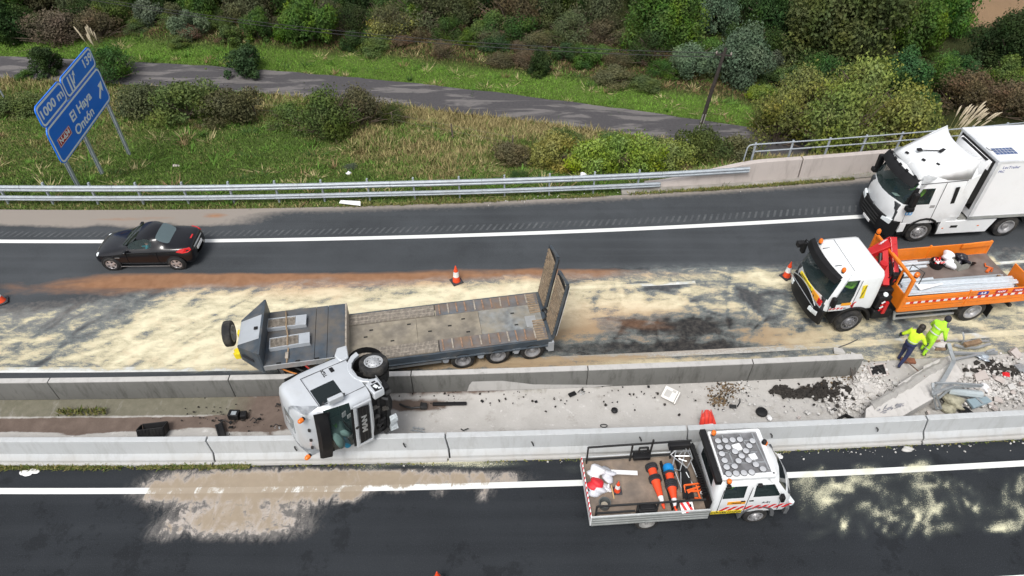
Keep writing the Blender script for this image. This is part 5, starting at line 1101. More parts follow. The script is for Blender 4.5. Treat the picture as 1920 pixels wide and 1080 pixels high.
# wheel arch fender and steps on the upper side
ar = []
for k in range(9):
    a = R_(10 + 160 * k / 8); ar.append([(1.0 + .66 * math.cos(a), y, .50 + .66 * math.sin(a)) for y in (.82, 1.17)] + [(1.0 + .84 * math.cos(a), 1.19, .50 + .80 * math.sin(a)), (1.0 + .84 * math.cos(a), .82, .50 + .80 * math.sin(a))])
mp('wheel_arch_fender', MB().loft(ar, True), m_silver, .02, 40)
mp('rear_fender', MB().loft([[(-.30, y, .86 - .1), (.28, y, .98), (.30, y, 1.30), (-.05, y, 1.36), (-.35, y, 1.12)] for y in (.7, 1.19)], True), m_silver, .04, 40)
mp('wheel_well', MB().lathe([(.62, 0), (.60, -.5), (0, -.5)], (1.0, 1.1, .5), (0, 1, 0), 20), m_dark)
for z in (.62, .92): mp('step', MB().bx(1.72, 1.78 + .0, .85, 1.2, z, z + .05).bx(1.52, 1.95, 1.0, 1.19, z - .02, z), m_alu, .008)
mp('door_handle', MB().bx(.40, .62, 1.182, 1.2, 1.66, 1.80), m_black, .01)
sm = MB(); seam(sm, [(.34, 1.184, 1.15), (.34, 1.184, 2.78), (1.76, 1.18, 2.76), (1.80, 1.184, 1.9), (1.78, 1.184, 1.15)], .014); mp('door_seam', sm, m_dark)
text('TGX', .17, frame((.52, 1.186, 2.02), (-1, 0, 0), (0, 0, 1)), m_steel, mt, bold=.004)
mp('rear_trim', MB().bx(-.05, -.005, -1.1, 1.1, 1.2, 3.2), m_black, .02)
mr = mp('mirror', MB().loft([[(1.86, y, 2.0), (2.02, y, 2.0), (2.02, y, 2.52), (1.86, y, 2.52)] for y in (1.30, 1.52)], True), m_silver, .03); MB().tube([(1.7, 1.15, 2.62), (1.9, 1.45, 2.66)], .035, 8).tube([(1.75, 1.15, 1.92), (1.9, 1.42, 1.94)], .035, 8).build('mirror_arm', m_black, mr); MB().bx(1.845, 1.859, 1.32, 1.50, 2.04, 2.48).build('mirror_glass', m_dark, mr)
mp('wiper', MB().beam((2.30, -.2, 1.93), (2.20, .5, 2.2), .025, .02), m_black); mp('lower_windscreen_trim', MB().loft([[(2.255, y, 1.84), (2.285, y, 1.84), (2.275, y, 1.93), (2.24, y, 1.93)] for y in (-.95, .95)], True), m_black)
mp('roof_hatch', MB().box((.85, .1, 3.51), (.75, .7, .035)), pm('hatch_glass', (.16, .20, .21), .12, var=.08, coat=.5), .03)
for y in (-.75, -.25, .25, .75): mp('roof_rib', MB().tube([(.25, y, 3.5 - .18 * y * y), (.9, y, 3.50 - .18 * y * y), (1.45, y, 3.40 - .2 * y * y), (1.75, y, 3.18 - .1 * y * y)], .018, 5), pm('silver_rib_shade', (.42, .45, .48), .4, .25))  # ribs in a darker copy of the silver, shade put into the colour
for y in (-1.0, .92): beacon(mt, (1.72, y, 3.30), .085, .17, (.35, 0, 1))
for y in (-.6, -.2, .3): mp('marker_lamp', MB().box((1.78, y, 3.22), (.08, .12, .05), (0, .8, 0)), m_steel)
mp('sunroof_blind', MB().bx(1.96, 2.02, -1.0, 1.0, 2.55, 2.72), m_dark)
for i, (x, y, w, h, mm) in enumerate(((2.18, .55, .16, .1, 'white_paper'), (2.17, .36, .1, .14, 'white_paper'))): mp('paper_sheet', MB().box((1.98, y, 2.06 - .2 * i), (.02, w * 1.4, h * 1.6), (0, .3, .2 * i)), pm('white_paper', (.78, .8, .8), .8))
# clothing thrown inside the cab
def blob(name, c, r, m, label=None, cat=None, seed=0, sub=2, sc=(1, 1, 1), amp=.25, parent=None, M=None):
    bm = bmesh.new(); bmesh.ops.create_icosphere(bm, subdivisions=sub + 1, radius=1); rr = np.random.default_rng(seed); ph = rr.uniform(0, 6.28, (5, 3)); fr = rr.uniform(1.5, 4.5, (5, 3))
    for v in bm.verts:
        k = 1 + amp * sum(math.sin(v.co.x * fr[i][0] + v.co.y * fr[i][1] + v.co.z * fr[i][2] + ph[i][0]) for i in range(5)) / 3; v.co = Vector((v.co.x * r * sc[0] * k, v.co.y * r * sc[1] * k, max(v.co.z, -.55) * r * sc[2] * k))
    me = bpy.data.meshes.new(name); bm.to_mesh(me); bm.free(); me.materials.append(m); me.polygons.foreach_set('use_smooth', [amp < .6] * len(me.polygons))
    o = bpy.data.objects.new(name, me); COL.objects.link(o)
    if parent: o.parent = parent
    o.location = c
    if M is not None: o.matrix_world = M
    return tag(o, label, cat)
LM = lambda x, y, z: (MM @ Matrix.Scale(SM, 4)) @ Vector((x, y, z))
blob('jacket', LM(1.95, -.30, 2.3), .36, pm('jacket_teal', (.10, .17, .155), .9, var=.3), 'crumpled green and teal work jacket behind the windscreen of the overturned cab', 'jacket', 4, sc=(.7, .8, 1.1), amp=.5)
blob('hi_vis_vest', LM(1.92, -.02, 2.42), .15, pm('vest_green', (.10, .30, .04), .8, var=.2), 'bright green safety vest behind the windscreen of the overturned cab', 'vest', 5, sc=(.6, 1.2, .5), amp=.6)
o = MB().cyl((0, -.34, 0), (0, .34, 0), .13, n=14).build('rolled_blanket', pm('blue_cloth', (.01, .17, .28), .8, var=.25), bevel=.03); o.matrix_world = MM @ Matrix.Scale(SM, 4) @ Matrix.Translation((2.0, -.75, 2.15)) @ Matrix.Rotation(.3, 4, 'X'); tag(o, 'blue rolled blanket against the lower windscreen of the overturned cab', 'blanket')
# front wheels and chassis
MW = MM @ Matrix.Scale(SM, 4); wq = MW.inverted() @ P(700, 678, 2.95)
wheel(mt, wq.x, wq.y, wq.z, .50, .32, 1, 'front', steer=.10, rimmat=pm('bright_rim', (.60, .61, .62), .35, .5, var=.1, dirt=(.2, .18, .16), damt=.3))
wheel(mt, wq.x + .05, -1.05, wq.z, .54, .32, -1, 'front')
mp('front_axle', MB().cyl((wq.x, wq.y - .2, wq.z), (wq.x, -1.0, wq.z), .09, n=10).bx(.2, 1.9, .36, .46, .75, .98).bx(.2, 1.9, -.46, -.36, .75, .98), m_chas); mp('engine', MB().bx(.1, 1.6, -.45, .45, .8, 1.15).bx(1.6, 1.8, -.6, .6, .6, 1.2), m_steel, .04)
mp('mudguard_liner', MB().lathe([(.62, 0), (.62, -.28)], (wq.x - .35, 1.15, wq.z + .12), (0, 1, 0), 24), m_black, 0, 30)
rails = MB(); IMW = MW.inverted()
for s in (.36, -.36):
    pa = MW @ Vector((.3, s, .85)); pc = Vector((-8.1, 16.4, .95)) + Vector((.79 * s * .9, .6 * s * .9, 0)); pm_ = (pa + pc) / 2 - Vector((0, 0, .95)); rails.beam(IMW @ pa, IMW @ pm_, .10, .24).beam(IMW @ pm_, IMW @ pc, .10, .24)
mp('chassis_rails', rails, m_chas)
for wx, wy in ((-7.75, 15.15), (-6.25, 16.9)):
    c_ = Vector((wx, wy, .5)); ax_ = Vector((-.7, -.72, 0)).normalized() if wy < 16 else Vector((.7, .72, 0)); lc = IMW @ c_; la = (IMW.to_3x3() @ ax_).normalized(); r = .5 / SM
    MB().lathe([(r * .6, .02), (r * .8, 0), (r * .97, -.01), (r, -.05), (r, -.55), (r * .9, -.6), (r * .6, -.6)], lc, la, 28).build('rear_wheel', m_tyre, mt); MB().lathe([(r * .6, 0), (r * .5, -.15), (0, -.15)], lc, la, 20).build('rear_rim', m_rim, mt)
mp('rear_axle', MB().cyl(IMW @ Vector((-7.7, 15.2, .5)), IMW @ Vector((-6.3, 16.85, .5)), .12), m_chas)
for i in range(5):
    a = MW @ Vector((-.1, .5 - .12 * i, 1.2)); b = Vector((-7.9 + .2 * i, 15.0 + .25 * i, 1.0)); m1 = a.lerp(b, .33) + Vector((-.35 * math.sin(i), -.25, -.35)); m2 = a.lerp(b, .66) + Vector((.1, -.3 + .1 * i, -.3))
    pts = [a.lerp(m1, t) .lerp(m1.lerp(m2, t), t).lerp(m1.lerp(m2, t).lerp(m2.lerp(b, t), t), t) for t in np.linspace(0, 1, 12)]
    mp('air_hose', MB().tube([IMW @ p for p in pts], .03, 6), pm(['hose_orange', 'hose_black', 'hose_red', 'hose_black', 'hose_yellow'][i], [(.45, .16, .03), (.02, .02, .02), (.35, .03, .02), (.02, .02, .02), (.45, .33, .04)][i], .5))
# ================================================================== WHITE ARTICULATED LORRY
a5 = R_(5.1); rn0 = Vector((16.83 - math.sin(a5) * 1.2, 22.56 + math.cos(a5) * 1.2, 0)); YR = R_(185.1)
rn = thing('white_tractor_unit', 'white high roof tractor unit with black bumper passing in the far lane', 'truck', rn0, YR)
def rp_(name, mb, m, bevel=0, smooth=0, p=None): return mb.build(name, m, p or rn, bevel=bevel, smooth=smooth)
XR = -1.42; XS = [-.9, .05, .2, .86]
LV = [lvl(1.0, XR, XS, 1.52, 1.20, .26, .14), lvl(1.35, XR, XS, 1.56, 1.24, .3, .16), lvl(1.75, XR, XS, 1.56, 1.24, .32, .18), lvl(1.98, XR, XS, 1.52, 1.24, .34, .2), lvl(2.4, XR, XS, 1.38, 1.22, .34, .2), lvl(2.72, XR, XS, 1.26, 1.20, .34, .2), lvl(2.88, XR, XS, 1.18, 1.18, .36, .2), lvl(3.08, XR, XS, .98, 1.15, .38, .22), lvl(3.24, XR, XS, .74, 1.07, .36, .22), lvl(3.32, XR, [-.9, -.1, .05, .15], .45, .9, .3, .2), [(-.3, 0, 3.36)] * 13]
def rg(k, j):
    z = LV[k][0][2]
    if j >= 9 and 1.97 < z < 2.87: return 'windscreen'
    if j == 8 and 1.97 < z < 2.71: return 'a_pillar|'
    if j == 5 + 1 and 1.97 < z < 2.71: return 'side_window|'
    return 'cab_shell'
halfgrid(LV, rg, {'windscreen': m_glassc, 'side_window': m_glassc, 'cab_shell': m_white, 'a_pillar': m_black}, rn, smooth=50)
rp_('cab_interior', MB().bx(-1.3, 1.35, -1.14, 1.14, 1.1, 1.62).bx(1.0, 1.38, -1.1, 1.1, 1.62, 1.92), m_seat, .03); rp_('curtain_wall', MB().bx(-.35, -.3, -1.14, 1.14, 1.6, 3.0), m_seat)
for s in (1, -1): rp_('seat', MB().bx(.05, .55, s * .62 - .26, s * .62 + .26, 1.62, 1.85).bx(-.1, .08, s * .62 - .26, s * .62 + .26, 1.85, 2.5), m_seat, .05)
rp_('dashboard_paper', MB().box((1.22, .52, 2.02), (.30, .22, .01), (0, -.3, .2)), pm('pale_green_paper', (.55, .78, .70), .8))
rp_('sun_visor', MB().loft([[(1.36 - .14 * y * y, y, 2.84), (1.44 - .16 * y * y, y, 2.80), (1.32 - .18 * y * y, y, 3.04), (1.18 - .14 * y * y, y, 3.10)] for y in np.linspace(-1.18, 1.18, 9)], True), m_black, 0, 40)
for y in (-.9, -.45, 0, .45, .9): rp_('marker_lamp', MB().box((1.20 - .16 * y * y, y, 3.12), (.09, .13, .07), (0, .5, 0)), m_black, .01)
# roof deflector: swept scoop with raised side wings
sec = []
for x, zc, ze, w in ((.95, 3.10, 3.06, .98), (.55, 3.36, 3.28, 1.06), (.1, 3.60, 3.50, 1.12), (-.35, 3.78, 3.72, 1.17), (-.75, 3.88, 3.92, 1.20), (-1.05, 3.92, 4.06, 1.22)):
    r = []
    for y in np.linspace(-1, 1, 13): e = abs(y) ** 3; r.append((x + (.22 * (1 - abs(y) ** 2) if x < -1 else 0), y * w, zc + (ze - zc) * e))
    sec.append(r)
mb = MB(); mb.loft(sec, False, closed=False)
for s in (1, -1):
    mb.add([sec[k][12 if s > 0 else 0] for k in range(6)] + [(sec[k][0][0], s * (sec[k][12][1] + .01), min(sec[k][12][2], 3.0 + .02 * k)) for k in range(6)], [(k, k + 1, k + 7, k + 6) for k in range(5)])
o = rp_('roof_deflector', mb, m_white, 0, 50); md = o.modifiers.new('s', 'SOLIDIFY'); md.thickness = .03
for s in (1, -1):
    rp_('cab_side_fairing', MB().add([(-1.0, s * 1.215, 3.06), (-1.38, s * 1.235, 3.30), (-1.38, s * 1.235, 1.25), (-.95, s * 1.243, 1.25), (-1.0, s * 1.16, 3.06), (-1.38, s * 1.18, 3.30), (-1.38, s * 1.18, 1.25), (-.95, s * 1.19, 1.25)], [(0, 1, 2, 3), (7, 6, 5, 4), (0, 4, 5, 1), (1, 5, 6, 2), (2, 6, 7, 3), (3, 7, 4, 0)]), m_white, .01)
    rp_('rear_side_flap', MB().add([(-1.40, s * 1.235, 3.55), (-1.62, s * 1.235, 3.4), (-1.62, s * 1.235, 1.9), (-1.40, s * 1.235, 1.9), (-1.40, s * 1.21, 3.55), (-1.62, s * 1.21, 3.4), (-1.62, s * 1.21, 1.9), (-1.40, s * 1.21, 1.9)], [(0, 1, 2, 3), (7, 6, 5, 4), (0, 4, 5, 1), (1, 5, 6, 2), (2, 6, 7, 3), (3, 7, 4, 0)]), m_black, .01)
    rp_('side_vent', MB().box((-.72, s * 1.248, 2.36), (.16, .02, .80), (0, R_(7), 0)), m_black, .01)
    rp_('door_badge_panel', MB().box((.02, s * 1.249, 1.87), (.20, .012, .13)), pm('badge_grey', (.3, .3, .3), .4), .01)
    sm = MB(); seam(sm, [(-.12, s * 1.247, 2.98), (-.18, s * 1.247, 1.10)], .014); seam(sm, [(1.0, s * 1.215, 2.85), (1.05, s * 1.24, 1.8), (.98, s * 1.235, 1.1)], .012); seam(sm, [(-1.3, s * 1.17, 3.02), (.9, s * 1.19, 2.93)], .016); rp_('door_seam', sm, m_dark)
    rp_('mirror', MB().box((1.05, s * 1.42, 2.35), (.22, .2, .62)).box((1.1, s * 1.42, 1.95), (.3, .26, .2)), m_black, .04); MB()
    rp_('wheel_arch', MB().loft([[(.66 * math.cos(a), y, .52 + .66 * math.sin(a)) for y in (s * .8, s * 1.245)] + [(.74 * math.cos(a), s * 1.25, .52 + .76 * math.sin(a)), (.74 * math.cos(a), s * .8, .52 + .76 * math.sin(a))] for a in [R_(-8 + 196 * k / 10) for k in range(11)]], True), m_black, .01, 40)
    rp_('lower_side_panel', MB().bx(-.95, -.74, s * 1.14, s * 1.22, .45, 1.15).bx(.74, 1.0, s * 1.1, s * 1.22, .6, 1.05), m_black if s < 0 else m_white, .015)
    rp_('side_skirt', MB().add([(-.74, s * 1.20, .36), (-.74, s * 1.22, 1.02), (-3.15, s * 1.22, 1.02), (-2.95, s * 1.20, .36), (-.74, s * 1.1, .36), (-.74, s * 1.1, 1.02), (-3.15, s * 1.1, 1.02), (-2.95, s * 1.1, .36)], [(0, 1, 2, 3), (7, 6, 5, 4), (0, 4, 5, 1), (1, 5, 6, 2), (2, 6, 7, 3), (3, 7, 4, 0)]), m_white, .015)
    rp_('skirt_step', MB().bx(-1.55, -1.25, s * 1.221, s * 1.226, .68, .80), m_black); rp_('side_marker', MB().bx(-.98, -.90, s * 1.222, s * 1.23, .66, .70).bx(-2.5, -2.42, s * 1.222, s * 1.23, .7, .74), m_orl)
    rp_('rear_mudguard', MB().loft([[(-3.82 + .62 * math.cos(a), y, .52 + .62 * math.sin(a)) for y in (s * .68, s * 1.2)] + [(-3.82 + .65 * math.cos(a), s * 1.2, .52 + .65 * math.sin(a)), (-3.82 + .65 * math.cos(a), s * .68, .52 + .65 * math.sin(a))] for a in [R_(20 + 140 * k / 8) for k in range(9)]], True), m_black, 0, 40)
    rp_('cab_step', MB().bx(-.2 + .9, .95, s * 1.0, s * 1.21, .45, .5), m_black)
    wheel(rn, 0, s * 1.20, .52, .52, .34, s, 'front', steer=-.03); wheel(rn, -3.82, s * 1.18, .52, .52, .56, s, 'rear')
    rp_('headlight', MB().loft([[(1.50 - .10 * q, s * (.72 + .40 * q), .98 + .02 * q), (1.60 - .14 * q, s * (.72 + .40 * q), .99), (1.58 - .14 * q, s * (.72 + .40 * q), 1.13 + .08 * q), (1.46 - .12 * q, s * (.72 + .40 * q), 1.14 + .08 * q)] for q in (0, .35, .7, 1)], True), m_lens, .01, 40)
rp_('bumper', MB().loft([[(1.35 - .25 * abs(y) ** 3, y * 1.22, .38), (1.62 - .25 * abs(y) ** 3, y * 1.22, .42), (1.66 - .27 * abs(y) ** 3, y * 1.24, .80), (1.60 - .28 * abs(y) ** 3, y * 1.24, 1.16), (1.35 - .3 * abs(y) ** 3, y * 1.24, 1.16)] for y in np.linspace(-1, 1, 11)], True), m_black, 0, 40)
for z in (.58, .72, .86, 1.0): rp_('grille_slat', MB().bx(1.64, 1.672, -.62, .62, z, z + .05), m_steel, .008)
rp_('front_badge', MB().prism([(0, 1.18), (.07, 1.28), (0, 1.38), (-.07, 1.28)], 1.60, 1.625, 'x'), m_alu, .005); rp_('number_plate', MB().bx(1.668, 1.69, -.26, .26, .46, .57), m_wtape)
for i, y in enumerate((1.05 - .1, 1.19 - .09)):
    pass
mb = MB()
for cx in (.96, .82):
    mb.tube([(cx + .065 * math.cos(a), 1.256, 1.58 + .075 * math.sin(a)) for a in np.linspace(0, 6.283, 15)], .014, 5)
rp_('blue_ring_logo', mb, pm('logo_blue', (.02, .35, .75), .5), 0, 40)
rp_('air_horn', MB().tube([(.42, -.28, 3.55), (-.15, .12, 3.74)], .022, 6).box((.42, -.30, 3.56), (.18, .16, .07)).box((-.18, .14, 3.76), (.30, .12, .07), (0, 0, .5)), m_black, .01)
for p in ((.72, -.52, 3.30), (.50, .25, 3.44), (.20, .72, 3.52)): rp_('roof_marker', MB().box(p, (.08, .14, .06), (0, .4, .4)), m_black, .01)
rp_('chassis', MB().bx(-4.8, -1.4, .35, .45, .75, 1.0).bx(-4.8, -1.4, -.45, -.35, .75, 1.0).bx(-1.9, -1.45, -1.0, 1.0, .8, 1.0).bx(-4.4, -3.3, -.5, .5, 1.0, 1.1), m_chas); rp_('air_tank', MB().bx(-1.9, -1.48, .8, 1.15, .9, 1.08), pm('grimy_alu', (.3, .3, .28), .5, .4, var=.3), .03)
driver(rn.location + Matrix.Rotation(YR, 3, 'Z') @ Vector((.30, .62, 1.82)), YR, 'driver in green safety clothing at the window of the white tractor unit', m_hvg, 1.0)
rt = thing('refrigerated_trailer', 'white refrigerated box trailer with a small solar panel on its roof', 'trailer', rn0, YR)
def tp(name, mb, m, bevel=0, smooth=0, p=None): return mb.build(name, m, p or rt, bevel=bevel, smooth=smooth)
m_box = pm('trailer_white', (.82, .83, .845), .35, var=.02, sc=1, dirt=(.66, .65, .63), damt=.2, dsc=.7, coat=.2)
tp('box_body', MB().bx(-15.2, -1.80, -1.27, 1.27, 1.15, 3.86), m_box, .035); tp('roof_edge_rail', MB().bx(-15.2, -1.78, 1.20, 1.285, 3.78, 3.885).bx(-15.2, -1.78, -1.285, -1.20, 3.78, 3.885).bx(-1.86, -1.77, -1.2, 1.2, 3.79, 3.885), pm('rail_white', (.70, .72, .74), .35, .2), .012)
tp('corner_post', MB().bx(-1.92, -1.77, 1.24, 1.29, 1.15, 3.8), pm('rail_white', (.7, .72, .74), .35), .012); tp('lower_side_rail', MB().bx(-15.2, -1.77, 1.262, 1.29, 1.12, 1.27), m_alu, .006)
tp('refrigeration_unit', MB().loft([[(-1.76, y, 2.25), (-1.50 + .0 * y, y, 2.35), (-1.38 - .16 * abs(y) ** 3, y, 2.9), (-1.42 - .16 * abs(y) ** 3, y, 3.35), (-1.58 - .1 * abs(y) ** 3, y, 3.66), (-1.76, y, 3.70)] for y in np.linspace(-1.0, 1.0, 9)], True), m_box, .02, 40)
tp('unit_grille', MB().bx(-1.42, -1.365, -.8, .8, 2.95, 3.18).bx(-1.70, -1.60, -.85, .85, 3.66, 3.71), m_black, .01); tp('front_gap_panel', MB().bx(-1.79, -1.765, -1.1, 1.1, 1.5, 3.76), m_black)
text('THERMO', .13, frame((-1.40, 0, 3.42), (0, 1, 0), (.35, 0, 1)), m_text, rt)
MBq = MB().bx(-2.86, -2.0, .34, .78, 3.862, 3.875); sp_ = tp('solar_panel', MBq, pm('solar_blue', (.06, .10, .22), .25, var=.2, coat=.6)); ln = MB()
for k in range(1, 6): ln.bx(-2.86 + .143 * k - .004, -2.86 + .143 * k + .004, .34, .78, 3.876, 3.879)
for k in range(1, 3): ln.bx(-2.86, -2.0, .34 + .147 * k - .004, .34 + .147 * k + .004, 3.8795, 3.882)
tag(ln.build('cell_lines', m_wtape, sp_, smooth=0), kind='stuff'); tp('panel_cable', MB().tube([(-2.0, .5, 3.87), (-1.9, .45, 3.88), (-1.84, .3, 3.9)], .012, 5), m_black)
tp('grey_roof_streak', MB().bx(-2.1, -1.9, -1.0, .2, 3.861, 3.863), pm('roof_streak_grey', (.68, .69, .70), .8))  # thin grey strip laid on the white roof
text('LecTrailer', .17, frame((-2.42, 1.272, 3.58), (-1, 0, 0), (0, 0, 1)), pm('print_blue', (.06, .09, .28), .5), rt); text('FRC', .14, frame((-1.98 - .12, 1.272, 3.40), (-1, 0, 0), (0, 0, 1)), pm('print_blue', (.06, .09, .28), .5), rt)
tp('chassis_beam', MB().bx(-14.5, -2.2, -.5, .5, .95, 1.14), m_chas)
for x in (-10.6, -11.9, -13.2):
    for s in (1, -1): wheel(rt, x, s * 1.2, .52, .52, .38, s, 'rear')

# ================================================================== ORANGE CRANE TRUCK
m_or = pm('orange_paint', (.80, .21, .015), .42, var=.06, sc=2, dirt=(.42, .14, .035), damt=.3, dsc=2.5, coat=.15)
a7 = R_(7); or0 = Vector((12.12 - math.sin(a7) * 1.15, 17.4 + math.cos(a7) * 1.15, 0)); YO = R_(187)
ot = thing('orange_crane_truck', 'flatbed crane truck with white cab and orange dropside body', 'truck', or0, YO)
def op(name, mb, m, bevel=0, smooth=0, p=None): return mb.build(name, m, p or ot, bevel=bevel, smooth=smooth)
XS = [-.45, .08, .28, .96]; XR = -.66; H_ = 1.10
LV = [lvl(1.10, XR, XS, 1.32, H_, .2, .12), lvl(1.25, XR, XS, 1.35, H_ + .02, .22, .13), lvl(1.42, XR, XS, 1.36, H_ + .02, .24, .14), lvl(1.62, XR, XS, 1.35, H_ + .02, .26, .15), lvl(1.80, XR, [-.45, .06, .26, .92], 1.32, H_ + .02, .28, .16), lvl(2.15, XR, [-.45, .04, .25, .82], 1.22, H_, .28, .16), lvl(2.48, XR, [-.45, .02, .23, .74], 1.12, H_ - .03, .28, .16), lvl(2.56, XR, [-.45, .02, .2, .7], 1.08, H_ - .05, .28, .16), lvl(2.68, XR + .03, [-.45, .0, .18, .6], .95, H_ - .12, .26, .14), lvl(2.72, XR + .1, [-.4, .0, .15, .5], .80, H_ - .25, .2, .1), [(.1, 0, 2.73)] * 13]
def rg(k, j):
    z = LV[k][0][2]
    if j >= 9 and 1.6 < z < 2.47: return 'windscreen'
    if j == 6 and 1.6 < z < 2.47: return 'side_window|'
    if j == 6 and 1.4 < z < 1.5: return 'side_window|'
    return 'cab_shell'
halfgrid(LV, rg, {'windscreen': m_glassc, 'side_window': m_glassc, 'cab_shell': m_white}, ot, smooth=50)
op('cab_interior', MB().bx(-.6, 1.2, -1.05, 1.05, 1.12, 1.4).bx(.95, 1.22, -1.0, 1.0, 1.4, 1.62).bx(-.6, -.5, -1.05, 1.05, 1.4, 2.5), m_seat, .02)
for s in (1, -1): op('seat', MB().bx(-.1, .35, s * .55 - .24, s * .55 + .24, 1.4, 1.6).bx(-.25, -.08, s * .55 - .24, s * .55 + .24, 1.6, 2.2), m_seat, .05)
op('sun_visor', MB().loft([[(1.22 - .12 * y * y, y, 2.46), (1.32 - .14 * y * y, y, 2.42), (1.24 - .14 * y * y, y, 2.64), (1.06 - .1 * y * y, y, 2.70)] for y in np.linspace(-1.08, 1.08, 9)], True), m_black, 0, 40)
op('lower_front', MB().loft([[(1.1, y * 1.12, .5), (1.40 - .22 * abs(y) ** 3, y * 1.14, .5), (1.46 - .24 * abs(y) ** 3, y * 1.15, .80), (1.42 - .26 * abs(y) ** 3, y * 1.14, 1.12), (1.1, y * 1.12, 1.12)] for y in np.linspace(-1, 1, 11)], True), m_black, 0, 40)
op('grille', MB().loft([[(1.375 - .03 * y * y, y, 1.15), (1.40 - .03 * y * y, y, 1.15), (1.395 - .03 * y * y, y, 1.48), (1.37 - .03 * y * y, y, 1.48)] for y in np.linspace(-.62, .62, 5)], True), m_black, .004)
op('grille_chrome', MB().tube([(1.41, y, 1.50 - .30 * abs(y) ** 2) for y in np.linspace(-.9, .9, 9)], .02, 6).tube([(1.42, y, 1.13) for y in (-.85, .85)], .015, 6), m_alu, 0, 40)
def curved_strip(name, y0, y1, z0, z1, m, x0=1.40):
    return op(name, MB().loft([[(x0 - .05 - .05 * y * y, y, z0), (x0 + .004 - .05 * y * y, y, z0), (x0 - .006 - .05 * y * y, y, z1), (x0 - .05 - .05 * y * y, y, z1)] for y in np.linspace(y0, y1, 5)], True), m)
curved_strip('yellow_front_panel', -.55, .45, 1.51, 1.61, m_yel); curved_strip('orange_front_panel', .46, .84, 1.38, 1.60, pm('badge_orange', (.85, .35, .02), .5))
for k in range(3): curved_strip('red_chevron', .86 + .0 - k * 0 + (k * .07), .90 + k * .07, 1.36, 1.58, m_rtape)
text('CONSERVACION', .10, frame((1.398, -.05, 1.57), (0, 1, 0), (0, 0, 1)), m_text, ot)
for s in (1, -1):
    op('headlight', MB().loft([[(1.44 - .05 * q - .06 * q * q, s * (.66 + .38 * q), .86), (1.475 - .06 * q - .08 * q * q, s * (.66 + .38 * q), .88), (1.46 - .06 * q - .08 * q * q, s * (.66 + .38 * q), 1.02 + .05 * q), (1.40 - .08 * q * q, s * (.66 + .38 * q), 1.04)] for q in (0, .5, 1)], True), m_lens, .01, 40)
    op('wheel_arch', MB().loft([[(.64 * math.cos(a), y, .52 + .62 * math.sin(a)) for y in (s * .75, s * 1.15)] + [(.74 * math.cos(a), s * 1.17, .52 + .72 * math.sin(a)), (.74 * math.cos(a), s * .75, .52 + .72 * math.sin(a))] for a in [R_(0 + 180 * k / 10) for k in range(11)]], True), m_black, .01, 40)
    wheel(ot, 0, s * 1.17, .50, .50, .30, s, 'front', steer=.07, rimmat=pm('dark_rim', (.17, .17, .18), .5, .4, var=.2)); wheel(ot, -4.72, s * 1.2, .50, .50, .55, s, 'rear')
    sm = MB(); seam(sm, [(.17, s * 1.125, 2.50), (.19, s * 1.13, 1.15)], .012); seam(sm, [(1.0, s * 1.10, 1.75), (1.02, s * 1.125, 1.12)], .012); op('door_seam', sm, m_dark)
    op('mirror', MB().box((1.05, s * 1.36, 2.05), (.14, .22, .50)).box((1.35, s * 1.20, 2.35), (.24, .2, .22)) if s < 0 else MB().box((1.05, s * 1.28, 1.72), (.14, .20, .40)), m_black, .04); op('mirror_arm', MB().tube([(.98, s * 1.08, 2.42), (1.05, s * 1.36, 2.40), (1.05, s * 1.36, 2.2)], .02, 6) if s < 0 else MB().tube([(1.0, s * 1.1, 1.7), (1.05, s * 1.25, 1.75)], .025, 6), m_black)
op('roof_line', MB().beam((.35, -.85, 2.735), (.42, .85, 2.735), .012, .006).box((.82, -.45, 2.72), (.25, .025, .012)).box((.82, .5, 2.72), (.25, .025, .012)), m_steel)
beacon(ot, (.88, -.78, 2.66), .075, .15); beacon(ot, (.80, .80, 2.66), .075, .15)
# side stickers on the near door
op('yellow_side_panel', MB().box((.085 - .12, 1.124, 1.96), (.15, .01, .62), (0, R_(7), 0)), m_yel); text('CONSERVACION', .075, frame((-.035, 1.131, 1.96), (-.12, 0, 1), (1, 0, .12)), m_text, ot)
op('orange_door_panel', MB().box((.42, 1.126, 1.44 - .02), (.36, .01, .12), (0, 0, 0)), pm('badge_orange', (.85, .35, .02), .5)); op('red_arrow', MB().prism([(.20, 1.28), (.06, 1.50), (.12, 1.50), (.24, 1.32), (.12, 1.20), (.06, 1.20)], 1.122, 1.130, 'y'), m_rtape)
for i in range(4): op('red_white_stripe', MB().prism([(1.0 - .14 * i, 1.20), (.93 - .14 * i, 1.20), (.88 - .14 * i, 1.27), (.95 - .14 * i, 1.27)], 1.121, 1.129, 'y'), m_rtape)
text('01', .10, frame((.40, 1.128, 1.22), (-1, 0, 0), (0, 0, 1)), m_text, ot)
# chassis, tank, side rails
op('chassis', MB().bx(-6.3, -.6, .34, .44, .72, .98).bx(-6.3, -.6, -.44, -.34, .72, .98), m_chas); op('fuel_tank', MB().bx(-1.6, -.85, .65, 1.08, .45, .85), m_black, .06)
op('side_guard', MB().bx(-4.08, -1.72, 1.10, 1.15, .66, .74), m_alu, .008); op('side_guard', MB().bx(-4.05, -1.72, 1.10, 1.15, .40, .48), m_alu, .008); op('side_guard_post', MB().prism([(-1.74, .36), (-1.60, .80), (-1.68, .80), (-1.82, .36)], 1.08, 1.14, 'y'), m_alu, .008)
op('mudflap', MB().box((-5.42, .98, .42), (.03, .5, .5)).box((-5.42, -.98, .42), (.03, .5, .5)), m_black); op('rear_underrun', MB().bx(-6.32, -6.22, -1.1, 1.1, .45, .58), m_steel, .01)
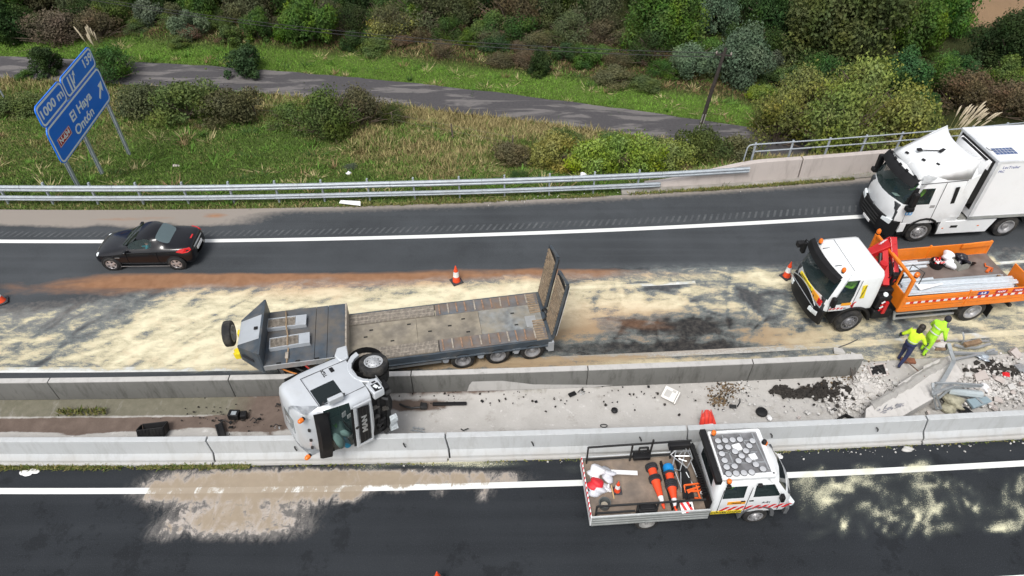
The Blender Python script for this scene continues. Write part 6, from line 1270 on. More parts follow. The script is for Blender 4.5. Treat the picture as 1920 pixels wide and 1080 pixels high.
# crane behind the cab
m_cr = pm('crane_red', (.50, .012, .015), .35, var=.1, sc=3, dirt=(.15, .02, .02), damt=.3, coat=.3)
op('crane_base', MB().bx(-1.40, -.85, -.95, .95, .95, 1.25).cyl((-1.12, .15, 1.2), (-1.12, .15, 1.75), .22, .18, 14), m_steel, .03); op('crane_column', MB().cyl((-1.12, .15, 1.7), (-1.15, .18, 2.35), .16, .14, 12), m_cr)
def rbox(a, b, w, h, w2=None, h2=None):
    a = Vector(a); b = Vector(b); d = (b - a).normalized(); u = Vector((0, 0, 1)); y = u.cross(d).normalized() if abs(d.z) < .98 else Vector((0, 1, 0)); z = d.cross(y); w2 = w2 or w; h2 = h2 or h
    return [a - y * w / 2 - z * h / 2, a + y * w / 2 - z * h / 2, a + y * w / 2 + z * h / 2, a - y * w / 2 + z * h / 2, b - y * w2 / 2 - z * h2 / 2, b + y * w2 / 2 - z * h2 / 2, b + y * w2 / 2 + z * h2 / 2, b - y * w2 / 2 + z * h2 / 2]
def boom(name, a, b, w, h, w2, h2, m): return op(name, MB().hexa(rbox(a, b, w, h, w2, h2)), m, .015)
boom('crane_main_boom', (-1.2, .62, 1.65), (-1.50, -.50, 2.40), .22, .26, .2, .2, m_cr); boom('crane_knuckle', (-.80, -.45, 2.20), (-1.85, -.62, 2.55), .26, .20, .42, .34, m_cr); boom('crane_fly_boom', (-1.78, -.72, 2.70), (-1.62, .35, 1.95), .24, .30, .18, .20, m_cr); boom('crane_extension', (-.98, -.52, 2.10), (-1.6, .52, 1.75), .20, .22, .18, .2, m_cr)
text('HMF', .18, frame((-1.25, -.44, 2.80), (-.85, -.5, .1), (-.3, .6, .6)), m_wtxt, ot, bold=.004)
op('crane_cylinder', MB().tube([(-1.05, .45, 1.6), (-1.30, -.35, 2.35)], .06, 10).tube([(-1.62, .2, 2.1), (-1.75, -.5, 2.45)], .05, 10), m_steel, 0, 40)
for i in range(6): op('hydraulic_hose', MB().tube([(-1.1 - .06 * i, .3 - .05 * i, 1.5), (-1.35 - .05 * i, .5 - .1 * i, 1.95 + .06 * math.sin(i)), (-1.55, .2 - .12 * i, 2.2), (-1.65 - .03 * i, -.1 - .08 * i, 2.35)], .022, 5), m_black)
op('crane_valve_block', MB().bx(-1.85, -1.45, .10, .55, 1.55, 2.05).bx(-1.35, -.85, .70, 1.05, .95, 1.5).bx(-1.5, -.9, .2, .8, 1.3, 1.6), m_black, .04); op('crane_gauge', MB().lathe([(.09, 0), (.08, .03), (0, .03)], (-1.1, .95, 1.55), (0, .6, .8), 14), m_lens); op('stabiliser_leg', MB().bx(-1.25, -1.12, 1.02, 1.14, .75, 1.3), m_cr, .02)
for i in range(4): op('stabiliser_stripe', MB().box((-1.03 - .0, 1.10, .95 + .12 * i), (.14, .02, .05), (0, .7, 0)), m_rtape if i % 2 == 0 else m_wtape)
# dropside body
BX0, BX1, BY, BZ = -1.62, -6.55, 1.25, 1.08
op('bed_floor', MB().bx(BX1, BX0, -BY + .03, BY - .03, BZ - .12, BZ), pm('worn_plywood_floor', (.15, .115, .10), .9, var=.25, sc=3, dirt=(.22, .19, .17), damt=.4, dsc=1.2), .005)
op('bed_frame', MB().bx(BX1, BX0, BY - .03, BY + .02, BZ - .17, BZ + .01).bx(BX1, BX0, -BY - .02, -BY + .03, BZ - .17, BZ + .01), m_or, .01)
def side(y, s):
    for a, b in ((BX0 - .03, -4.06), (-4.12, BX1 + .02)):
        sd_ = op('dropside', MB().bx(b, a, y - .02, y + .02, BZ + .02, BZ + .55), m_or, .006)
        for z in (.10, .28, .46): MB().bx(b + .03, a - .03, y + s * .02, y + s * .035, BZ + z - .03, BZ + z + .03).build('pressed_rib', m_or, sd_, bevel=.008, smooth=0)
    for x in (BX0, -4.09, BX1): op('bed_post', MB().bx(x - .035, x + .035, y - .045, y + .045, BZ - .1, BZ + .60), m_or, .01)
side(BY, 1); side(-BY, -1)
for k in range(34):
    x = BX0 - .12 - k * .142
    op('marking_tape_block', MB().add([(x, BY + .0385, BZ + .24), (x - .142, BY + .0385, BZ + .24), (x - .142, BY + .0385, BZ + .33), (x, BY + .0385, BZ + .33), (x, BY + .0355, BZ + .24), (x - .142, BY + .0355, BZ + .24), (x - .142, BY + .0355, BZ + .33), (x, BY + .0355, BZ + .33)], [(0, 3, 2, 1), (0, 1, 5, 4), (2, 3, 7, 6), (1, 2, 6, 5), (0, 4, 7, 3)]), m_wtape if k % 2 == 0 else m_rtape)
bl = op('motorway_badge', MB().bx(-4.78, -4.38, BY + .037, BY + .042, BZ + .38, BZ + .53), pm('badge_blue', (.02, .04, .30), .5)); text('A-8', .14, frame((-4.58, BY + .043, BZ + .455), (-1, 0, 0), (0, 0, 1)), m_wtxt, bl, bold=.003)
for x in (-5.25, -5.9):
    b_ = op('red_badge', MB().bx(x - .24, x + .2, BY + .037, BY + .042, BZ + .38, BZ + .53), pm('badge_red', (.45, .01, .04), .5)); text('N-634', .11, frame((x - .02, BY + .043, BZ + .455), (-1, 0, 0), (0, 0, 1)), m_wtxt, b_, bold=.002)
# headboard with sloped frame, opened tail
op('headboard_panel', MB().bx(BX0 - .02, BX0 + .02, -BY, BY, BZ - .1, BZ + .62), m_or, .01); op('headboard_rail', MB().bx(BX0 - .05, BX0 + .05, -BY - .05, BY + .02, BZ + 1.30, BZ + 1.40), m_or, .015)
for y in (-BY, BY): op('headboard_post', MB().bx(BX0 - .06, BX0 + .06, y - .07, y + .03, BZ - .15, BZ + 1.38), m_or, .015)
for y in (-.62, 0, .62): op('headboard_upright', MB().bx(BX0 - .03, BX0 + .03, y - .03, y + .03, BZ + .62, BZ + 1.30), m_or, .01)
op('headboard_mesh', MB().bx(BX0 - .01, BX0 + .01, -BY + .05, -.3, BZ + .62, BZ + 1.30), m_or); op('chrome_loop', MB().tube([(BX0 - .1, .75, BZ + 1.4), (BX0 - .12, .75, BZ + 1.62), (BX0 - .35, 1.15, BZ + 1.58), (BX0 - .3, 1.2, BZ + 1.1)], .018, 6), m_steel)
beacon(ot, (BX0, -BY + .0, BZ + 1.40), .08, .16); beacon(ot, (BX0 - .1, BY - .1, BZ + 1.40), .09, .14)
op('tailgate_leaf', MB().hexa([Vector(p) for p in ((BX1, BY - .03, BZ + .02), (BX1, BY + .01, BZ + .02), (BX1 - .55, BY - .15, BZ + .02), (BX1 - .55, BY - .19, BZ + .02), (BX1, BY - .03, BZ + 1.0), (BX1, BY + .01, BZ + 1.0), (BX1 - .55, BY - .15, BZ + .66), (BX1 - .55, BY - .19, BZ + .66))]), m_or, .008)
op('tailgate_leaf', MB().bx(BX1 - .03, BX1 + .02, BY - 1.15, BY - .02, BZ + .02, BZ + .62), m_or, .01)
op('far_tailgate_leaf', MB().hexa([Vector(p) for p in ((BX1 + .05, -BY + .05, BZ + .45), (BX1 + .05, -BY + .11, BZ + .45), (BX1 + 1.25, -BY + .12, BZ + .42), (BX1 + 1.25, -BY + .06, BZ + .42), (BX1 + .05, -BY + .05, BZ + .66), (BX1 + .05, -BY + .11, BZ + .66), (BX1 + 1.25, -BY + .12, BZ + .62), (BX1 + 1.25, -BY + .06, BZ + .62))]), m_or, .008)
driver(or0 + Matrix.Rotation(YO, 3, 'Z') @ Vector((.10, .56, 1.58)), YO, 'driver in bright green jacket leaning at the window of the orange crane truck', m_hvg, 1.05)
# cargo of the orange truck
MO = Matrix.Translation(or0) @ Matrix.Rotation(YO, 4, 'Z')
def place(o, M, label, cat, group=None): o.matrix_world = M; return tag(o, label, cat, group)
m_gnew = pm('new_galvanised', (.66, .71, .75), .35, .3, var=.08, sc=8)
def wsec(L, w=.31, d=.05):
    y = [(-w / 2, 0), (-w / 2 + .04, 0), (-w / 4, d), (-w / 8, d), (0, 0), (w / 8, d), (w / 4, d), (w / 2 - .04, 0), (w / 2, 0)]
    return MB().prism([(a, b) for a, b in y] + [(a, b - .008) for a, b in reversed(y)], -L / 2, L / 2, 'x')
place(MB().bx(-1.9, -1.8, -.45, .3, 0, .22).bx(1.7, 1.8, -.45, .3, 0, .22).build('timber_bearers', pm('old_timber', (.22, .15, .09), .9, var=.3, sc=8), smooth=0), MO @ Matrix.Translation((-4.15, .66, BZ + .002)), 'timber bearers under the near stack of steel sections', 'timber')
place(wsec(4.3, .30).build('guardrail_beam', m_galv, smooth=0), MO @ Matrix.Translation((-4.20, .10, BZ + .02)) @ Matrix.Rotation(R_(-1), 4, 'Z'), 'long galvanised guardrail beam along the middle of the orange truck bed', 'steel beam')
for i, (x, y, L, z, r) in enumerate(((-4.1, .66, 4.5, .30, -1.0), (-4.15, .42, 4.4, .26, -1.4), (-4.0, .54, 4.0, .36, -2.6), (-3.9, .90, 4.2, .34, -1), (-4.1, .95, 4.4, .012, 0), (-4.1, .66, 4.4, .15, 0))):
    place(wsec(L, .22, .05).build('steel_section', m_gnew, smooth=0), MO @ Matrix.Translation((x, y, BZ + z)) @ Matrix.Rotation(R_(r), 4, 'Z'), ['steel section second from the near board of the truck bed', 'steel section nearest the middle of the near stack', 'steel section lying across the top of the near stack', 'steel section nearest the near board of the truck bed, top layer', 'steel section at the very bottom of the near stack', 'steel section in the middle layer of the near stack'][i], 'steel beam', 'steel sections stacked along the near board')
for i in range(8):
    y = -1.02 + i * .15 + .03 * random.random(); L = [1.9, 2.3, 2.1, 1.7, 1.5, 1.5, 1.45, 1.9][i]
    place(MB().bx(-L / 2, L / 2, -.04, .04, 0, .05).bx(-L / 2, L / 2, -.045, -.035, .05, .08).build('steel_post', m_gnew, bevel=.004, smooth=0), MO @ Matrix.Translation((-1.72 - L / 2, y, BZ + .012 + .05 * (i % 2))) @ Matrix.Rotation(R_(random.uniform(-3, 3)), 4, 'Z'), 'galvanised steel post lying behind the headboard, number %s from the far side' % ['one', 'two', 'three', 'four', 'five', 'six', 'seven', 'eight'][i], 'steel post', 'steel posts behind the headboard')
place(MB().prism([(-.5, -.06), (.5, -.03), (.5, .03), (.1, .05), (-.5, .24)], 0, .02, 'z').build('white_arrow_board', m_wtape, smooth=0), MO @ Matrix.Translation((-2.95, .72, BZ + .44)) @ Matrix.Rotation(R_(190), 4, 'Z') @ Matrix.Rotation(R_(8), 4, 'X'), 'white pointed board lying on the near steel sections of the truck', 'board')
def bucket(x, y, r, h, label, fill, m=m_black, name='bucket'):
    t = thing(name, label, 'bucket', M=MO @ Matrix.Translation((x, y, BZ + .002))); MB().lathe([(r * .8, 0), (r, h), (r * .94, h), (r * .75, .03), (0, .03)], n=20).build('shell', m, t, smooth=30); MB().tube([(r * math.cos(a), r * math.sin(a) * .5, h + .02 + r * .5 * abs(math.sin(a))) for a in np.linspace(0, 3.14, 9)], .008, 5).build('handle', m_steel, t); return t
b1 = bucket(-4.18, -.72, .27, .26, 'black rubber tub of red and white scraps on the orange truck', None, name='rubber_tub')
for k in range(12): MB().box((random.uniform(-.15, .15), random.uniform(-.15, .15), .22 + .06 * random.random()), (.14, .06, .05), (random.random(), random.random(), random.random() * 3)).build('scrap', [m_rtape, m_wtape, m_cr][k % 3], b1, smooth=0)
blob('white_sack', MO @ Vector((-4.62, -.62, BZ + .16)), .22, pm('sack_white', (.78, .78, .80), .7, var=.1), 'lower white sack on the truck bed between the black tub and the crate', 'sack', 8, amp=.35); blob('white_sack', MO @ Vector((-4.60, -.85, BZ + .38)), .19, pm('sack_white', (.78, .78, .80), .7, var=.1), 'upper white sack leaning on the far board of the orange truck', 'sack', 9, amp=.4)
ct = thing('metal_crate', 'grey slatted crate holding a black bag on the orange truck', 'crate', M=MO @ Matrix.Translation((-5.05, -.62, BZ + .002)) @ Matrix.Rotation(R_(12), 4, 'Z'))
for q in ((-.25, -.24, -.22, .22), (.24, .25, -.22, .22), (-.24, .24, -.23, -.22), (-.24, .24, .22, .23)): MB().bx(q[0], q[1], q[2], q[3], 0, .32).build('side', pm('crate_grey', (.28, .28, .25), .7, var=.2), ct, smooth=0)
MB().bx(-.24, .24, -.22, .22, 0, .02).build('bottom', m_steel, ct, smooth=0)
blob('black_bag', MO @ Vector((-5.08, -.68, BZ + .32)), .24, pm('bag_black', (.02, .018, .025), .35, var=.3), 'black plastic bag heaped in the grey crate on the orange truck', 'bag', 12, amp=.6)
place(MB().lathe([(.22, .10), (.2, .1), (.12, .02), (0, .02)], n=18).build('black_pan', m_black), MO @ Matrix.Translation((-5.50, -.62, BZ + .01)) @ Matrix.Rotation(.5, 4, 'X'), 'black shallow pan tilted beside the crate on the orange truck', 'pan')
og = thing('orange_tool', 'orange strap and tool lying at the rear of the orange truck bed', 'tool', M=MO @ Matrix.Translation((-6.1, -.35, BZ + .03)))
MB().tube([(0, -.25, .02), (.1, -.1, .04), (-.1, .05, .03), (.05, .2, .02)], .03, 6).build('strap', pm('strap_orange', (.6, .12, .02), .6), og); MB().box((.12, .12, .03), (.3, .1, .06), (0, 0, .6)).build('tool_body', pm('strap_orange', (.6, .12, .02), .6), og)
# ================================================================== CREW PICKUP
a4 = R_(4); pk0 = Vector((6.86 - math.sin(a4) * .85, 9.96 + math.cos(a4) * .85, 0)); YK = R_(4)
MK = Matrix.Translation(pk0) @ Matrix.Rotation(YK, 4, 'Z')
pk = thing('crew_pickup_truck', 'white double cab dropside pickup loaded with cones, driving on the near carriageway', 'truck', pk0, YK)
def kp(name, mb, m, bevel=0, smooth=0, p=None): return mb.build(name, m, p or pk, bevel=bevel, smooth=smooth)
def KZ(px, py, z): q = MK.inverted() @ P(px, py, z); return q
def zz(x, y, z): return KZ(1040 + x / 4, 760 + y / 4, z)
XR = -1.38; XS = [-1.16, -.56, -.30, .42]; H_ = .88
LV = [lvl(.62, XR, XS, .98, H_, .2, .1), lvl(.95, XR, XS, 1.0, H_ + .02, .22, .1), lvl(1.18, XR, XS, .98, H_ + .02, .24, .12), lvl(1.38, XR, XS, .86, H_, .24, .12), lvl(1.46, XR, XS, .80, H_ - .01, .24, .12), lvl(1.86, XR, [-1.14, -.54, -.30, .20], .52, H_ - .07, .22, .12), lvl(1.93, XR, [-1.1, -.54, -.3, .12], .44, H_ - .09, .22, .12), lvl(2.03, XR + .03, [-1.1, -.54, -.3, .05], .26, H_ - .16, .2, .1), lvl(2.06, XR + .12, [-1.0, -.54, -.3, -.05], .12, H_ - .26, .2, .1), [(-.5, 0, 2.08)] * 13]
def rg(k, j):
    z = LV[k][0][2]
    if 1.45 < z < 1.85 and j >= 9: return 'windscreen'
    if (1.45 < z < 1.85 or 1.37 < z < 1.4) and j in (4, 6): return 'side_window|'
    if 1.45 < z < 1.85 and j == 0: return 'rear_window'
    return 'cab_shell'
halfgrid(LV, rg, {'windscreen': m_glassd, 'side_window': m_glassc, 'cab_shell': m_white, 'rear_window': m_glassd}, pk, smooth=50)
kp('cab_interior', MB().bx(-1.3, .7, -.8, .8, .7, 1.05).bx(.5, .78, -.78, .78, 1.05, 1.35), m_seat)
for x in (-1.0, -.1):
    for s in (1, -1): kp('seat', MB().bx(x, x + .4, s * .4 - .2, s * .4 + .2, 1.05, 1.2).bx(x - .15, x, s * .4 - .2, s * .4 + .2, 1.1, 1.7), m_seat, .04)
kp('front_bumper', MB().loft([[(.8, y * .88, .38), (1.04 - .16 * abs(y) ** 3, y * .9, .4), (1.06 - .17 * abs(y) ** 3, y * .9, .66), (.8, y * .88, .68)] for y in np.linspace(-1, 1, 9)], True), pm('bumper_grey', (.12, .125, .13), .6, var=.1), 0, 40)
for s in (1, -1):
    kp('headlight', MB().box((.93, s * .72, .80), (.14, .26, .18), (0, 0, -s * .3)), m_lens, .04)
    kp('wheel_arch', MB().loft([[(.42 * math.cos(a), y, .36 + .44 * math.sin(a)) for y in (s * .6, s * .89)] + [(.52 * math.cos(a), s * .92, .36 + .54 * math.sin(a)), (.52 * math.cos(a), s * .6, .36 + .54 * math.sin(a))] for a in [R_(-5 + 190 * k / 10) for k in range(11)]], True), pm('bumper_grey', (.12, .125, .13), .6), .01, 40)
    wheel(pk, 0, s * .90, .34, .34, .2, s, 'front'); wheel(pk, -3.1, s * .90, .34, .34, .2, s, 'rear', rimmat=pm('pale_rim', (.34, .34, .33), .5, var=.2, dirt=(.12, .11, .1), damt=.4))
    for a_, b_ in (((-.43, s * .895, 1.9), (-.43, s * .91, .68)), ((-1.2, s * .89, 1.85), (-1.2, s * .91, .7)), ((.50, s * .893, 1.4), (.52, s * .91, .7))): kp('door_seam', MB().beam(a_, b_, .012, .012), m_dark)
    kp('mirror', MB().box((.45, s * 1.0, 1.45), (.1, .16, .24)), m_black, .03); kp('door_handle', MB().bx(-.62, -.5, s * .905 - .01, s * .905 + .012, 1.22, 1.25).bx(-.38, -.26, s * .905 - .01, s * .905 + .012, 1.22, 1.25), m_black)
    kp('yellow_sill_panel', MB().bx(-1.36, -.48, s * .903 - .004, s * .903 + .006, .64, .78), m_yel)
    for k in range(9):
        x = -1.15 + k * .22; kp('red_white_stripe', MB().prism([(x, .80), (x + .10, .80), (x + .28, .98), (x + .18, .98)], s * .905, s * .911, 'y'), m_rtape)
    kp('orange_side_panel', MB().bx(-.98, -.48, s * .903 - .004, s * .903 + .007, 1.10, 1.24), pm('badge_orange', (.85, .35, .02), .5))
text('CONSERVACION', .115, frame((-.92, -.911, .71), (1, 0, 0), (0, 0, 1)), m_text, pk); text('A-01', .12, frame((.12, -.912, 1.12), (1, 0, 0), (0, 0, 1)), m_text, pk); text('TRAFICO', .07, frame((-.73, -.912, 1.17), (1, 0, 0), (0, 0, 1)), m_text, pk)
# roof sign board with round lamps
RZ = 2.16
kp('roof_frame', MB().bx(-1.30, .16, .66, .72, RZ, RZ + .10).bx(-1.30, .16, -.78, -.64, RZ - .06, RZ + .06).bx(.08, .20, -.72, .72, RZ - .02, RZ + .06).bx(-1.30, -1.24, -.7, .7, RZ, RZ + .08), m_white, .015)
kp('roof_tray', MB().bx(-1.24, .08, -.62, .66, RZ - .02, RZ + .02), pm('tray_grey', (.22, .22, .23), .5, .2, var=.25, dirt=(.10, .10, .10), damt=.5, dsc=5), .005); kp('led_board', MB().bx(-1.50, -1.34, -.88, .78, RZ - .04, RZ + .14), m_black, .015)
for a_ in (((-1.1, .4), (0, .38)), ((-1.15, -.3), (-.0, -.32)), ((-1.2, .05), (-.1, .0)), ((-.9, .6), (-.85, -.55)), ((-.4, .6), (-.2, -.55)), ((-.05, .62), (.03, -.55))): kp('cable_bar', MB().beam((a_[0][0], a_[0][1], RZ + .035), (a_[1][0], a_[1][1], RZ + .035), .03, .025), m_alu)
for i, (x, y) in enumerate([(1225, 265), (1280, 262), (1335, 258), (1390, 254), (1485, 265), (1240, 312), (1300, 312), (1460, 302), (1255, 362), (1353, 345), (1435, 340), (1275, 412), (1403, 378), (1380, 415), (1455, 410), (1290, 462), (1350, 455), (1510, 442), (1305, 512), (1362, 508), (1420, 505), (1478, 500), (1563, 476)]):
    q = zz(x, y, RZ + .12); lo = kp('round_lamp', MB().cyl((q.x, q.y, RZ + .02), (q.x, q.y, RZ + .10), .055, .08, n=14).lathe([(.082, .10), (.085, .118), (.06, .126), (0, .128)], (q.x, q.y, RZ), (0, 0, 1), 18), pm('lamp_grey', (.46, .47, .49), .35, .0, var=.08), 0, 40)
    kp('lamp_rim', MB().lathe([(.083, .098), (.094, .10), (.094, .112), (.084, .114)], (q.x, q.y, RZ), (0, 0, 1), 18), m_steel, 0, 40)
for x, y, w in ((1370, 310, .24), (1490, 380, .2)): q = zz(x, y, RZ + .1); kp('white_box', MB().box((q.x, q.y, RZ + .06), (w, w * .9, .06), (0, 0, .2)), m_white, .01)
beacon(pk, tuple(zz(1188, 222, 2.2)), .07, .12); beacon(pk, tuple(zz(1572, 300, 2.12)), .07, .12); beacon(pk, tuple(zz(1305, 585, 2.1)), .07, .10); q = zz(1572, 275, 2.3); kp('beacon_cap', MB().lathe([(.07, 0), (.06, .1), (0, .14)], (q.x, q.y, 2.26), n=12), m_black)
for x, y in ((1310, 612), (1545, 600)): q = zz(x, y, 2.06); kp('rack_foot', MB().box(tuple(q), (.12, .1, .08)), m_black, .02)
# load bed
KX0, KX1, KY, KB = -1.48, -4.70, .93, .80
kp('bed_floor', MB().bx(KX1, KX0, -KY, KY, KB - .08, KB), pm('sandy_plywood_floor', (.25, .195, .15), .9, var=.25, sc=4, dirt=(.14, .12, .105), damt=.6, dsc=1.6), .005)
for s in (1, -1):
    sd_ = kp('dropside', MB().bx(KX1, KX0 + .06, s * KY, s * (KY + .03), KB - .28, KB + .18), pm('grimy_alu_side', (.45, .47, .46), .4, .5, var=.12, dirt=(.25, .25, .23), damt=.4), .006)
    for z in (.02, .14, .26, .38): MB().bx(KX1 + .01, KX0 + .05, s * (KY + .03), s * (KY + .042), KB - .28 + z, KB - .28 + z + .06).build('rib', pm('grimy_alu_side', (.45, .47, .46), .4), sd_, bevel=.006, smooth=0)
    kp('dropside_cap', MB().bx(KX1, KX0 + .06, s * (KY + .015) - .022, s * (KY + .015) + .022, KB + .181, KB + .195), pm('cap_grey', (.6, .62, .62), .4, .2), .004)
kp('tailboard', MB().bx(KX1 - .035, KX1, -KY - .03, KY + .03, KB - .25, KB + .20), m_wtape, .006)
for k in range(12): y = -KY + .04 + k * .158; kp('tail_stripe', MB().add([(KX1 - .02, y, KB + .203), (KX1 + .0, y + .08, KB + .203), (KX1 - .037, y + .08, KB + .203), (KX1 - .037, y, KB + .203), (KX1 - .039, y, KB + .02), (KX1 - .039, y + .08, KB + .02)], [(0, 1, 2, 3), (3, 2, 5, 4)]), m_rtape)
kp('front_bulkhead', MB().bx(KX0, KX0 + .04, -KY, KY, KB, KB + .55), m_black, .01); kp('chassis', MB().bx(-4.6, -.6, .3, .4, .5, .7).bx(-4.6, -.6, -.4, -.3, .5, .7).bx(-1.5, -.8, -.8, -.5, .4, .62), m_chas); kp('mudguard', MB().loft([[(-3.1 + .42 * math.cos(a), y, .36 + .40 * math.sin(a)) for y in (-.9, -.6)] for a in [R_(20 + 140 * k / 6) for k in range(7)]], False, closed=False), m_black, 0, 40)
def rack(y, pts, posts):
    rk = MB()
    for a, b in zip(pts[:-1], pts[1:]): rk.beam(a, b, .045, .045)
    kp('rack_rail', rk, m_steel)
    for a, b in posts: kp('rack_post', MB().beam(a, b, .045, .045), m_steel)
rack(-.85, [(-4.58, -.85, KB + .02), (-4.58, -.85, 1.36), (-2.25, -.85, 1.36), (-1.6, -.85, 1.36)], [((-2.9, -.85, .82), (-2.9, -.85, 1.36)), ((-3.45, -.85, .82), (-3.45, -.85, 1.34)), ((-2.35, -.85, .82), (-2.35, -.85, 1.34)), ((-4.55, -.85, 1.0), (-3.5, -.85, 1.0)), ((-3.4, -.85, 1.02), (-2.9, -.85, 1.02))])
rack(.85, [(-4.58, .85, KB + .02), (-4.58, .85, 1.62), (-1.6, .85, 1.66)], [((-3.3, .85, .82), (-3.3, .85, 1.64)), ((-2.75, .85, .82), (-2.72, .85, 1.80)), ((-2.1, .85, .82), (-2.1, .85, 1.64)), ((-4.55, .85, 1.0), (-2.0, .85, 1.02)), ((-3.3, .85, 1.28), (-2.75, .85, 1.28)), ((-3.1, .80, 1.28), (-3.1, .80, 1.52)), ((-3.1, .80, 1.52), (-2.85, .80, 1.52)), ((-2.85, .80, 1.52), (-2.85, .80, 1.28))])
kp('winch_box', MB().box((-3.15, -.80, .96), (.52, .2, .16)).box((-3.15, -.80, 1.08), (.42, .16, .06)), m_black, .02); kp('far_tool_box', MB().box((-1.95, .80, 1.55), (.62, .2, .22)).box((-3.0, .78, 1.12), (.5, .2, .14)), m_black, .02)
kp('black_partition', MB().beam((-2.42, .70, .88), (-2.42, -.80, .88), .05, .14).bx(-1.98, -1.94, -.85, .9, .82, 1.05), m_black)
m_cone = pm('cone_orange_red', (.78, .075, .02), .45, var=.08, sc=6); m_cw = pm('cone_white', (.80, .80, .80), .4, var=.08)
def cone(M, label, h=.75, group=None, squash=None):
    t = thing('traffic_cone', label, 'traffic cone', M=M); k = h / .75
    def pr(z): return (.135 - .112 * z) * k
    MB().bx(-.2 * k, .2 * k, -.2 * k, .2 * k, 0, .045 * k).build('base', pm('cone_base', (.035, .035, .04), .8, var=.3), t, bevel=.02)
    MB().lathe([(pr(0) * 1.05, .046 * k), (pr(.25), .27 * k)], n=20).build('body', m_cone, t, smooth=60)
    MB().lathe([(pr(.25) + .003, .27 * k), (pr(.45) + .003, .50 * k)], n=20).build('white_band', m_cw, t, smooth=60)
    MB().lathe([(pr(.5), .50 * k), (pr(1) * .95, .72 * k), (.015 * k, .75 * k), (0, .75 * k)], n=20).build('tip', m_cone, t, smooth=60); return t
for (px, py, lab_, tl, h) in ((6, 566, 'red and white traffic cone cut by the left edge of the photo', (0, -.22), .75), (856, 528, 'red and white traffic cone standing on the sand beyond the lowbed trailer', (0, 0), .82), (1474, 519, 'red and white traffic cone in front of the orange crane truck', (.05, 0), .78), (823, 1098, 'traffic cone at the bottom edge, only its tip showing', (0, 0), .8)):
    cone(Matrix.Translation(P(px, py, .006)) @ Matrix.Rotation(tl[1], 4, 'Y') @ Matrix.Rotation(.5, 4, 'Z'), lab_, h)
# cone stacks lying on the bed
def lying(x, y0, lab_, blue=False):
    t = thing('cone_stack', lab_, 'cone stack', M=MK @ Matrix.Translation((x, y0, KB + .17)) @ Matrix.Rotation(R_(90), 4, 'X') @ Matrix.Rotation(R_(-4 if blue else 3), 4, 'Y'))
    # local +z runs towards the near side
    if blue: MB().lathe([(0, -.06), (.13, -.06), (.16, 0), (.15, .14), (.1, .15)], n=18).build('blue_sleeve', pm('sleeve_blue', (.01, .25, .62), .5), t, smooth=40)
    for g0 in (([.0, .055, .11], [.38, .435, .49]) if not blue else ([.20], [.46, .52, .58, .64])):
        for z in g0: MB().lathe([(.1, z), (.175, z + .005), (.18, z + .03), (.12, z + .045)], n=18).build('base_ring', pm('cone_base', (.035, .035, .04), .8), t, smooth=40)
    MB().lathe([(.125, .14 if not blue else .22), (.11, .42)], n=18).build('upper_cone_body', m_cone, t, smooth=60)
    MB().lathe([(.135, .52 if not blue else .66), (.075, 1.02)], n=18).build('cone_body', m_cone, t, smooth=60); MB().lathe([(.077, 1.02), (.05, 1.24)], n=18).build('white_band', m_cw, t, smooth=60); MB().lathe([(.05, 1.24), (.03, 1.38), (0, 1.39)], n=18).build('tip', m_cone, t, smooth=60); return t
q = zz(722, 445, 1.0); lying(q.x, q.y, 'stack of orange cones with black bases lying across the middle of the pickup bed'); q = zz(852, 460, 1.0); lying(q.x, q.y, 'stack of orange cones with a blue sleeve lying next to the partition', True)
q = zz(468, 640, .82); cone(MK @ Matrix.Translation((q.x, q.y, KB + .002)), 'small orange and white cone standing among bags on the pickup bed', .5)
q = zz(310, 590, 1.0); blob('red_bag', MK @ Vector((q.x, q.y, KB + .2)), .19, pm('bag_red', (.62, .02, .03), .6, var=.15), 'bright red bag on top of the white sacks on the pickup bed', 'bag', 21, sc=(1.15, 1.0, .8), amp=.3)
q = zz(300, 520, .9); blob('plastic_sack', MK @ Vector((q.x, q.y, KB + .13)), .22, pm('sack_white', (.78, .78, .80), .7), 'white plastic sack behind the red bag at the tailboard', 'sack', 22, amp=.4)
q = zz(310, 640, .85); blob('plastic_sack', MK @ Vector((q.x, q.y, KB + .09)), .22, pm('sack_clear', (.55, .56, .60), .35, var=.2), 'crumpled translucent sack in front of the red bag', 'sack', 23, sc=(1.2, .8, .7), amp=.5)
q = zz(400, 520, .85); blob('plastic_sack', MK @ Vector((q.x, q.y, KB + .09)), .17, pm('sack_clear', (.55, .56, .60), .35), 'grey and white crumpled sack beside the white board on the pickup bed', 'sack', 24, sc=(1.1, 1.2, .6), amp=.5)
q = zz(395, 620, .85); blob('plastic_sack', MK @ Vector((q.x, q.y, KB + .06)), .12, pm('sack_white', (.78, .78, .80), .7), 'small white crumpled bag left of the standing cone on the pickup bed', 'sack', 25, sc=(.8, 1.1, .7), amp=.6)
place(MB().box((0, 0, .08), (.75, .13, .03)).build('white_board', m_wtape, smooth=0), MK @ Matrix.Translation(zz(520, 515, .86)) @ Matrix.Rotation(-.12, 4, 'Z'), 'long white board lying behind the bags on the pickup bed', 'board')
a_, b_ = zz(425, 600, .9), zz(445, 700, .82); place(MB().beam(a_, b_, .03, .03).build('wooden_handle', pm('handle_wood', (.50, .34, .16), .6)), MK, 'short wooden tool handle leaning by the small standing cone', 'tool')
